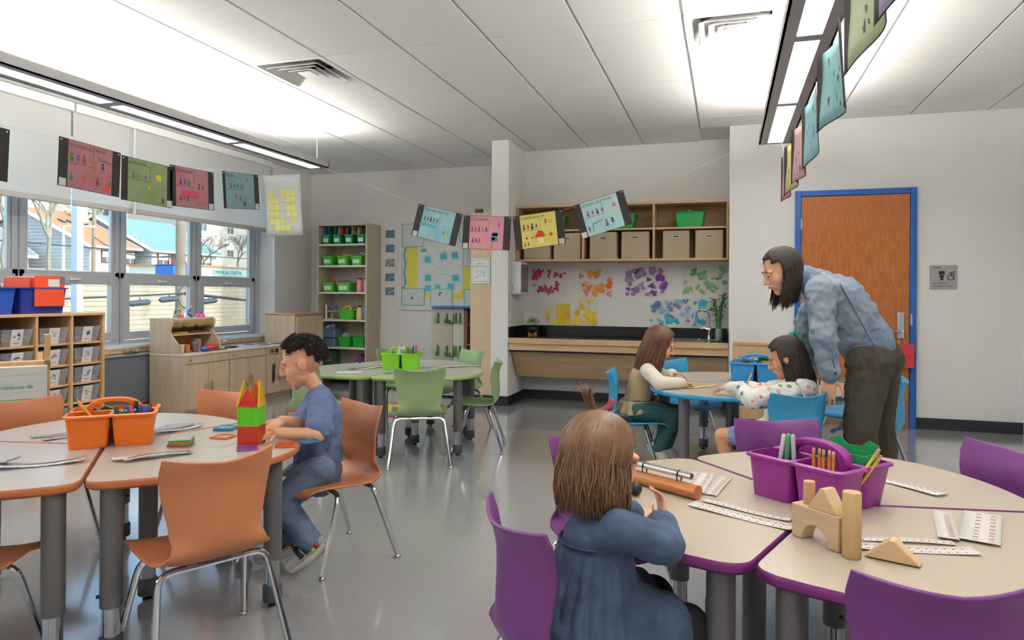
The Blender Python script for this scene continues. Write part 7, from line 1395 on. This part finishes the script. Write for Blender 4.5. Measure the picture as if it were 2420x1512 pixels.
# ================================================================ beyond the windows
rnd = random.Random(21)
M_brick = mat('pale_brick', '#b5a892', .9, noise=(1.2, '#c2b6a2', .4)); M_asph = mat('ground_asphalt', '#8d8a84', .95, noise=(.6, '#9a968e', .4))
g = struct('ground', MB().b2((-160, -60, -1.2), (-5.9, 120, -1.0)), M_asph)
gu = struct('terrain_upper', MB().prism([(-13.1, -1), (-13.1, 1.44), (-52, 3.05), (-160, 3.6), (-160, -1)], 260, Matrix.Translation((0, 170, 0)) @ XZ), mat('yard', '#a79f8c', .95, noise=(.5, '#8f9a78', .4)))
# retaining wall of pale brick, courses as raised bands
rw = struct('wall_retaining', MB().b2((-13.1, -10, -1.0), (-12.9, 40, 1.45)), M_brick)
s = MB()
for i in range(22): s.b2((-12.9, -10, -.95+i*.108), (-12.886, 40, -.95+i*.108+.088))
s.build('brick_courses', mat('pale_brick2', '#bdb09a', .9, noise=(3.0, '#aea18b', .45)), rw)['kind'] = 'stuff'
MB().b2((-13.15, -10, 1.45), (-12.85, 40, 1.52)).build('coping', mat('terracotta', '#c98a5c', .8), rw)
M_sid = mat('siding', '#b9b9b8', .8); M_stuc = mat('stucco', '#e2dcd2', .85); M_trimw = mat('trim_white', '#eceae4', .6); M_brn = mat('brown_wood', '#6e4038', .7); M_dglass = mat('dark_glass', '#3a444c', .1, spec=.7)
def window(t, x, y, z, w_, h, brown=True):
    f = MB(); f.ring(rrect(w_+.2, h+.2, .01), rrect(w_, h, .01), .08, wallX(x, y, z)); o = f.build('window', M_brn if brown else M_trimw, t)
    MB().b2((x-.02, y-w_/2, z-h/2), (x+.02, y+w_/2, z+h/2)).build('pane', M_dglass, o)
    s = MB().b2((x+.02, y-.04, z-h/2), (x+.05, y+.04, z+h/2)); s.b2((x+.02, y-w_/2, z-.04), (x+.05, y+w_/2, z+.04)); s.b2((x+.022, y-w_/2, z+.04), (x+.04, y+w_/2, z+h/2)); s.build('sash', M_trimw, o)
def house(label, x0, x1, y0, y1, z0, ze, zr, roofm, name='house'):
    """gable ends face -Y and +Y, eaves face +X (towards the school) and -X"""
    t = thing(name, label, 'house', (0, 0, 0)); ym = None; xm = (x0+x1)/2
    MB().b2((x0, y0, z0), (x1, y1, ze)).build('walls', M_stuc, t)
    for y, yy in ((y0, y0+.05), (y1-.05, y1)): MB().prism([(x0, ze), (x1, ze), (xm, zr)], .05, Matrix.Translation((0, yy, 0)) @ XZ).build('gable', M_sid, t)
    if True:
        s = MB()
        for i in range(int((zr-z0)/.32)):
            z = z0+i*.32
            if z < ze: a, b = x0, x1
            else: k = (z-ze)/(zr-ze); a, b = x0+(xm-x0)*k, x1-(x1-xm)*k
            if b-a > .2: s.b2((a, y0-.06, z+.02), (b, y0, z+.30))
        s.build('siding_boards', M_sid, t)['kind'] = 'stuff'
    ov = .5; r = MB(); dz = .18
    for sx, xe in ((1, x1+ov), (-1, x0-ov)):
        zz = ze-(zr-ze)/(x1-xm)*ov
        P = [(xm, y0-ov, zr), (xe, y0-ov, zz), (xe, y1+ov, zz), (xm, y1+ov, zr)]; Q = [(p[0], p[1], p[2]+dz) for p in P]
        r.add(P+Q, [(0,1,2,3),(7,6,5,4),(0,4,5,1),(1,5,6,2),(2,6,7,3),(3,7,4,0)])
    r.build('roof', roofm, t, fix=True)
    e = MB()
    for sx, xe in ((1, x1+ov), (-1, x0-ov)):
        zz = ze-(zr-ze)/(x1-xm)*ov
        for yy in (y0-ov-.04, y1+ov-.04): e.add([(xm, yy, zr-.1), (xe, yy, zz-.1), (xe, yy+.1, zz-.1), (xm, yy+.1, zr-.1), (xm, yy, zr+.2), (xe, yy, zz+.2), (xe, yy+.1, zz+.2), (xm, yy+.1, zr+.2)], [(0,1,2,3),(7,6,5,4),(0,4,5,1),(1,5,6,2),(2,6,7,3),(3,7,4,0)])
    e.b2((x1+ov-.02, y0-ov, ze-(zr-ze)/(x1-xm)*ov-.12), (x1+ov+.1, y1+ov, ze-(zr-ze)/(x1-xm)*ov+.14)); e.build('fascia', M_trimw, t, fix=True)
    return t
M_ro = mat('roof_orange', '#b9855a', .9, noise=(4, '#a97850', .5)); M_rg = mat('roof_green', '#7d9c94', .9, noise=(4, '#6f9088', .5))
z0 = 2.9
h1 = house('house with an orange shingle roof and grey siding gable across the street', -71, -55, 48.9, 53.8, z0, 5.5, 9.0, M_ro)
for y in (50.7, 53.3): window(h1, -55.0, y, 4.5, 1.1, 1.0)
MB().b2((-55.06, 51.5, z0), (-54.95, 52.4, 5.1)).build('door', M_brn, h1); MB().b2((-61.6, 52.6, 7.4), (-60.6, 53.6, 10.0)).build('chimney', M_trimw, h1)
for y in (50.3, 51.2, 52.6): MB().box((0, y, 0), (.8, .4, .14), M=Matrix.Translation((-60.0, y, 7.92)) @ Matrix.Rotation(R(23.6), 4, 'Y')).build('roof_vent', M_dglass, h1)
h2 = house('house with a green shingle roof and white front across the street', -68, -54, 55.0, 64, z0, 5.5, 8.9, M_rg)
for y in (56.4, 59.6, 62.4): window(h2, -54, y, 4.5, 1.3, 1.2)
MB().b2((-54.06, 57.4, z0), (-53.92, 58.3, 5.2)).build('door', M_brn, h2); MB().b2((-53.9, 57.2, z0), (-53.0, 60.2, 3.5)).build('stoop', M_brn, h2); MB().b2((-60.2, 56.1, 7.0), (-59.2, 57.0, 9.6)).build('chimney', M_trimw, h2); MB().box(0, (1.2, .9, .1), M=Matrix.Translation((-57.8, 58.8, 7.25)) @ Matrix.Rotation(R(26), 4, 'Y')).build('skylight', M_dglass, h2)
h3 = house('beige house at the left picture edge across the street', -70, -60, 40.5, 47.0, z0, 4.6, 7.4, mat('roof_grey', '#8f8a86', .9))
for y in (42, 45.5): window(h3, -60, y, 4.0, 1.2, 1.0, False)
def block(label, x, y0, y1, z1, rows, colsn, m):
    t = thing('apartment_block', label, 'building', (0, 0, 0)); MB().b2((x-14, y0, 1.42), (x, y1, z1)).build('walls', m, t)
    MB().b2((x-14.2, y0-.2, z1), (x+.2, y1+.2, z1+.5)).build('parapet', M_trimw, t)
    for r_ in range(rows):
        for c in range(colsn): window(t, x, y0+(c+.5)*(y1-y0)/colsn, 4.4+r_*3.6, 1.5, 2.2, False)
block('tall pale brick apartment block behind the bare trees', -75, 83, 113, 30, 6, 5, mat('block_brick', '#c9c2b8', .9, noise=(1.5, '#bdb5aa', .4)))
block('tall beige apartment block behind the houses', -93, 64, 106, 26, 1, 2, mat('block_brick2', '#bfb6ad', .9, noise=(1.5, '#b3aaa0', .4)))
block('cream apartment block at the left picture edge', -82, 42, 62, 26, 6, 4, mat('block_cream', '#d9cfba', .9))
# low shop with a sign
t = thing('corner_shop', 'low white shop with an orange roof line and a teal sign', 'shop', (0, 0, 0)); MB().b2((-46, 44.5, 2.2), (-40, 60, 3.3)).build('walls', M_stuc, t); MB().b2((-46, 44.3, 3.3), (-39.8, 60, 3.42)).build('cornice', mat('terracotta', '#c98a5c', .8), t); MB().b2((-40, 47.0, 2.62), (-39.9, 51.2, 3.12)).build('sign_board', mat('sign_teal', '#9cc4c4', .6), t)
text('MEDICAL CENTER', .42, mat('sign_ink', '#4a7f8a', .6), t, wallX(-39.88, 47.2, 2.75), xs=.95, ext=.01)
# utility poles, wires, transformers
M_pole = mat('pole_wood', '#9c8f7e', .9, noise=(3, '#86745c', .5)); M_wire = mat('wire_dark', '#3a4048', .6)
def pole(label, x, y, r_, h, lean=0): 
    t = thing('utility_pole', label, 'pole', (x, y, -1.0)); MB().tube([(0, 0, 0), (lean, 0, h)], [r_, r_*.75], 12).build('shaft', M_pole, t, smooth=True); return t
p1 = pole('weathered wooden utility pole seen through the second window', -11.4, 12.4, .11, 12)
MB().b2((.12, -.12, 1.35), (.22, .12, 1.75)).build('meter_box', mat('meter_grey', '#a9b6bb', .5), p1); MB().tube([(.17+.05*cos(a), .2*cos(a), 2.1+.25*sin(a)) for a in [i*.5 for i in range(13)]], .012, 6).build('cable_loop', M_wire, p1)
p2 = pole('leaning pale utility pole in front of the orange roof', -24.5, 21.9, .085, 13, .2)
p3 = thing('street_light', 'slim grey street light in front of the siding gable', 'street light', (-22, 18.5, 1.0)); MB().tube([(0, 0, 0), (0, 0, 2.45)], [.06, .04], 10).build('post', mat('post_grey', '#c2c8cc', .5), p3, smooth=True); MB().tube([(0, 0, 2.45), (0, .5, 2.55), (0, 1.0, 2.56)], .025, 8).build('arm', MATS['post_grey'], p3, smooth=True); MB().ell((0, 1.15, 2.56), (.07, .18, .04), 10, 6).build('lamp_head', M_white, p3, smooth=True)
p4 = thing('steel_column', 'broad pale steel column just outside the first window', 'post', (-9.6, 8.31, -1.0)); MB().b2((-.06, -.06, 0), (.06, .06, 9)).build('shaft', mat('column_paint', '#b9c6d6', .5), p4, bevel=.01); MB().b2((-.2, -.2, 0), (.2, .2, .06)).build('base_plate', M_steel, p4)
def wire(label, pts, r_=.02): 
    p0 = Vector(pts[0]); t = thing('overhead_cable', label, 'cable', pts[0]); q = []
    for i in range(13):
        u = i/12; a, b = Vector(pts[0]), Vector(pts[1]); v = a.lerp(b, u); v.z -= pts[2]*4*u*(1-u); q.append(v-p0)
    MB().tube(q, r_, 6).build('cable', M_wire, t); return t
wa = wire('thick cable bundle crossing the lower panes', ((-10.6, -2, .85), (-11.3, 12.4, 1.17), .06), .02)
wb_ = wire('thick cable bundle leaving the wooden pole to the far end', ((-11.3, 12.4, 1.17), (-10.6, 24, .2), .0), .035)
wire('thin cable high across the lower panes', ((-11, -2, .95), (-11.3, 12.4, 1.45), .05), .012); wire('thin cable above the thick one', ((-11.3, 12.4, 1.45), (-11, 30, 1.2), .05), .012); wire('thin cable crossing the siding gable', ((-20, -5, 3.1), (-20, 40, 3.0), .4), .02); wire('thin cable running to the leaning pole', ((-24.4, 21.9, 3.4), (-11.3, 12.4, 2.0), .3), .02)
for lab, y, z in (('dark splice case on the cable, nearer the wooden pole', 11.87, 1.03), ('dark splice case hanging under the cable, nearer the middle', 11.1, .96), ('dark splice case just past the wooden pole', 13.04, .98)):
    t = thing('splice_case', lab, 'splice case', (-11.2, y, z)); MB().tube([(0, -.26, 0), (0, -.20, 0), (0, .20, .03), (0, .26, .03)], [.03, .06, .06, .03], 12).build('case', mat('case_dark', '#3f4a54', .5), t, smooth=True); MB().cyl((0, 0, .05), (0, 0, .13), .01, n=6).build('hanger', M_wire, t)
t = thing('blue_dumpster', 'blue dumpster beside the white house front', 'dumpster', (-38.4, 41.6, 2.45)); MB().b2((-.8, -1.4, 0), (.8, 1.4, .7)).build('body', mat('dumpster_blue', '#2a62b8', .5), t, bevel=.05); MB().b2((-.85, -1.45, .7), (.85, 1.45, .76)).build('lid', mat('dumpster_lid', '#23518f', .5), t)
# trees
def tree(label, x, y, h, seed, col, leafy=None, spread=1.0, zb=2.8):
    rn = random.Random(seed); t = thing('bare_tree' if not leafy else 'leafy_tree', label, 'tree', (x, y, zb)); s = MB(); tips = []
    def grow(p, d, l, r_, n):
        q = p+d*l; s.tube([p, (p+q)/2+Vector((rn.uniform(-1, 1), rn.uniform(-1, 1), 0))*l*.06, q], [r_, r_*.85, r_*.7], 5)
        if n == 0: tips.append(q); return
        for k in range(3 if n > 1 else 4):
            a = rn.uniform(0, 2*pi); e = rn.uniform(.35, .85)*spread; nd = (d+Vector((cos(a)*e, sin(a)*e, rn.uniform(-.15, .2)))).normalized(); grow(q, nd, l*rn.uniform(.62, .82), r_*.62, n-1)
    grow(Vector((0, 0, 0)), Vector((0, 0, 1)), h*.3, h*.022, 5)
    s.build('branches', pmat('bark', col, rough=.9), t)
    if leafy:
        s = MB()
        for q in tips:
            for k in range(3): c = q+Vector((rn.uniform(-.6, .6), rn.uniform(-.6, .6), rn.uniform(-.6, .6))); leaf(s, c, c+Vector((rn.uniform(-.5, .5), rn.uniform(-.5, .5), rn.uniform(-.4, .4))), .22)
        s.build('foliage', mat('far_leaf_' + leafy, leafy, .8), t)
tree('bare dark tree in front of the tall pale block, nearer the houses', -50, 57.5, 5.0, 1, '#6a655e', None, 1.3); tree('bare dark tree in front of the tall pale block, farther along', -50, 62.5, 5.4, 2, '#6a655e', None, 1.3)
tree('bare thin tree in front of the siding gable', -17.5, 14.3, 3.4, 3, '#8f8a78', None, .8, 1.6); tree('bare thin sapling beside the steel column', -15.5, 11.6, 2.9, 4, '#8f8a78', None, .8, 1.55)
tree('hazy pale tree behind the orange roof', -87, 69.5, 9.5, 5, '#8f8a7a', '#a9ad8c'); tree('olive tree behind the chimney', -80, 77.5, 8.5, 6, '#7d7a66', '#7d8f62'); tree('pale tree behind the beige house', -76, 66, 9, 8, '#9a9484', '#b3b296')
tree('bare tree at the left picture edge', -30, 20.5, 4.5, 9, '#8f8574', None, 1.0, 2.1)
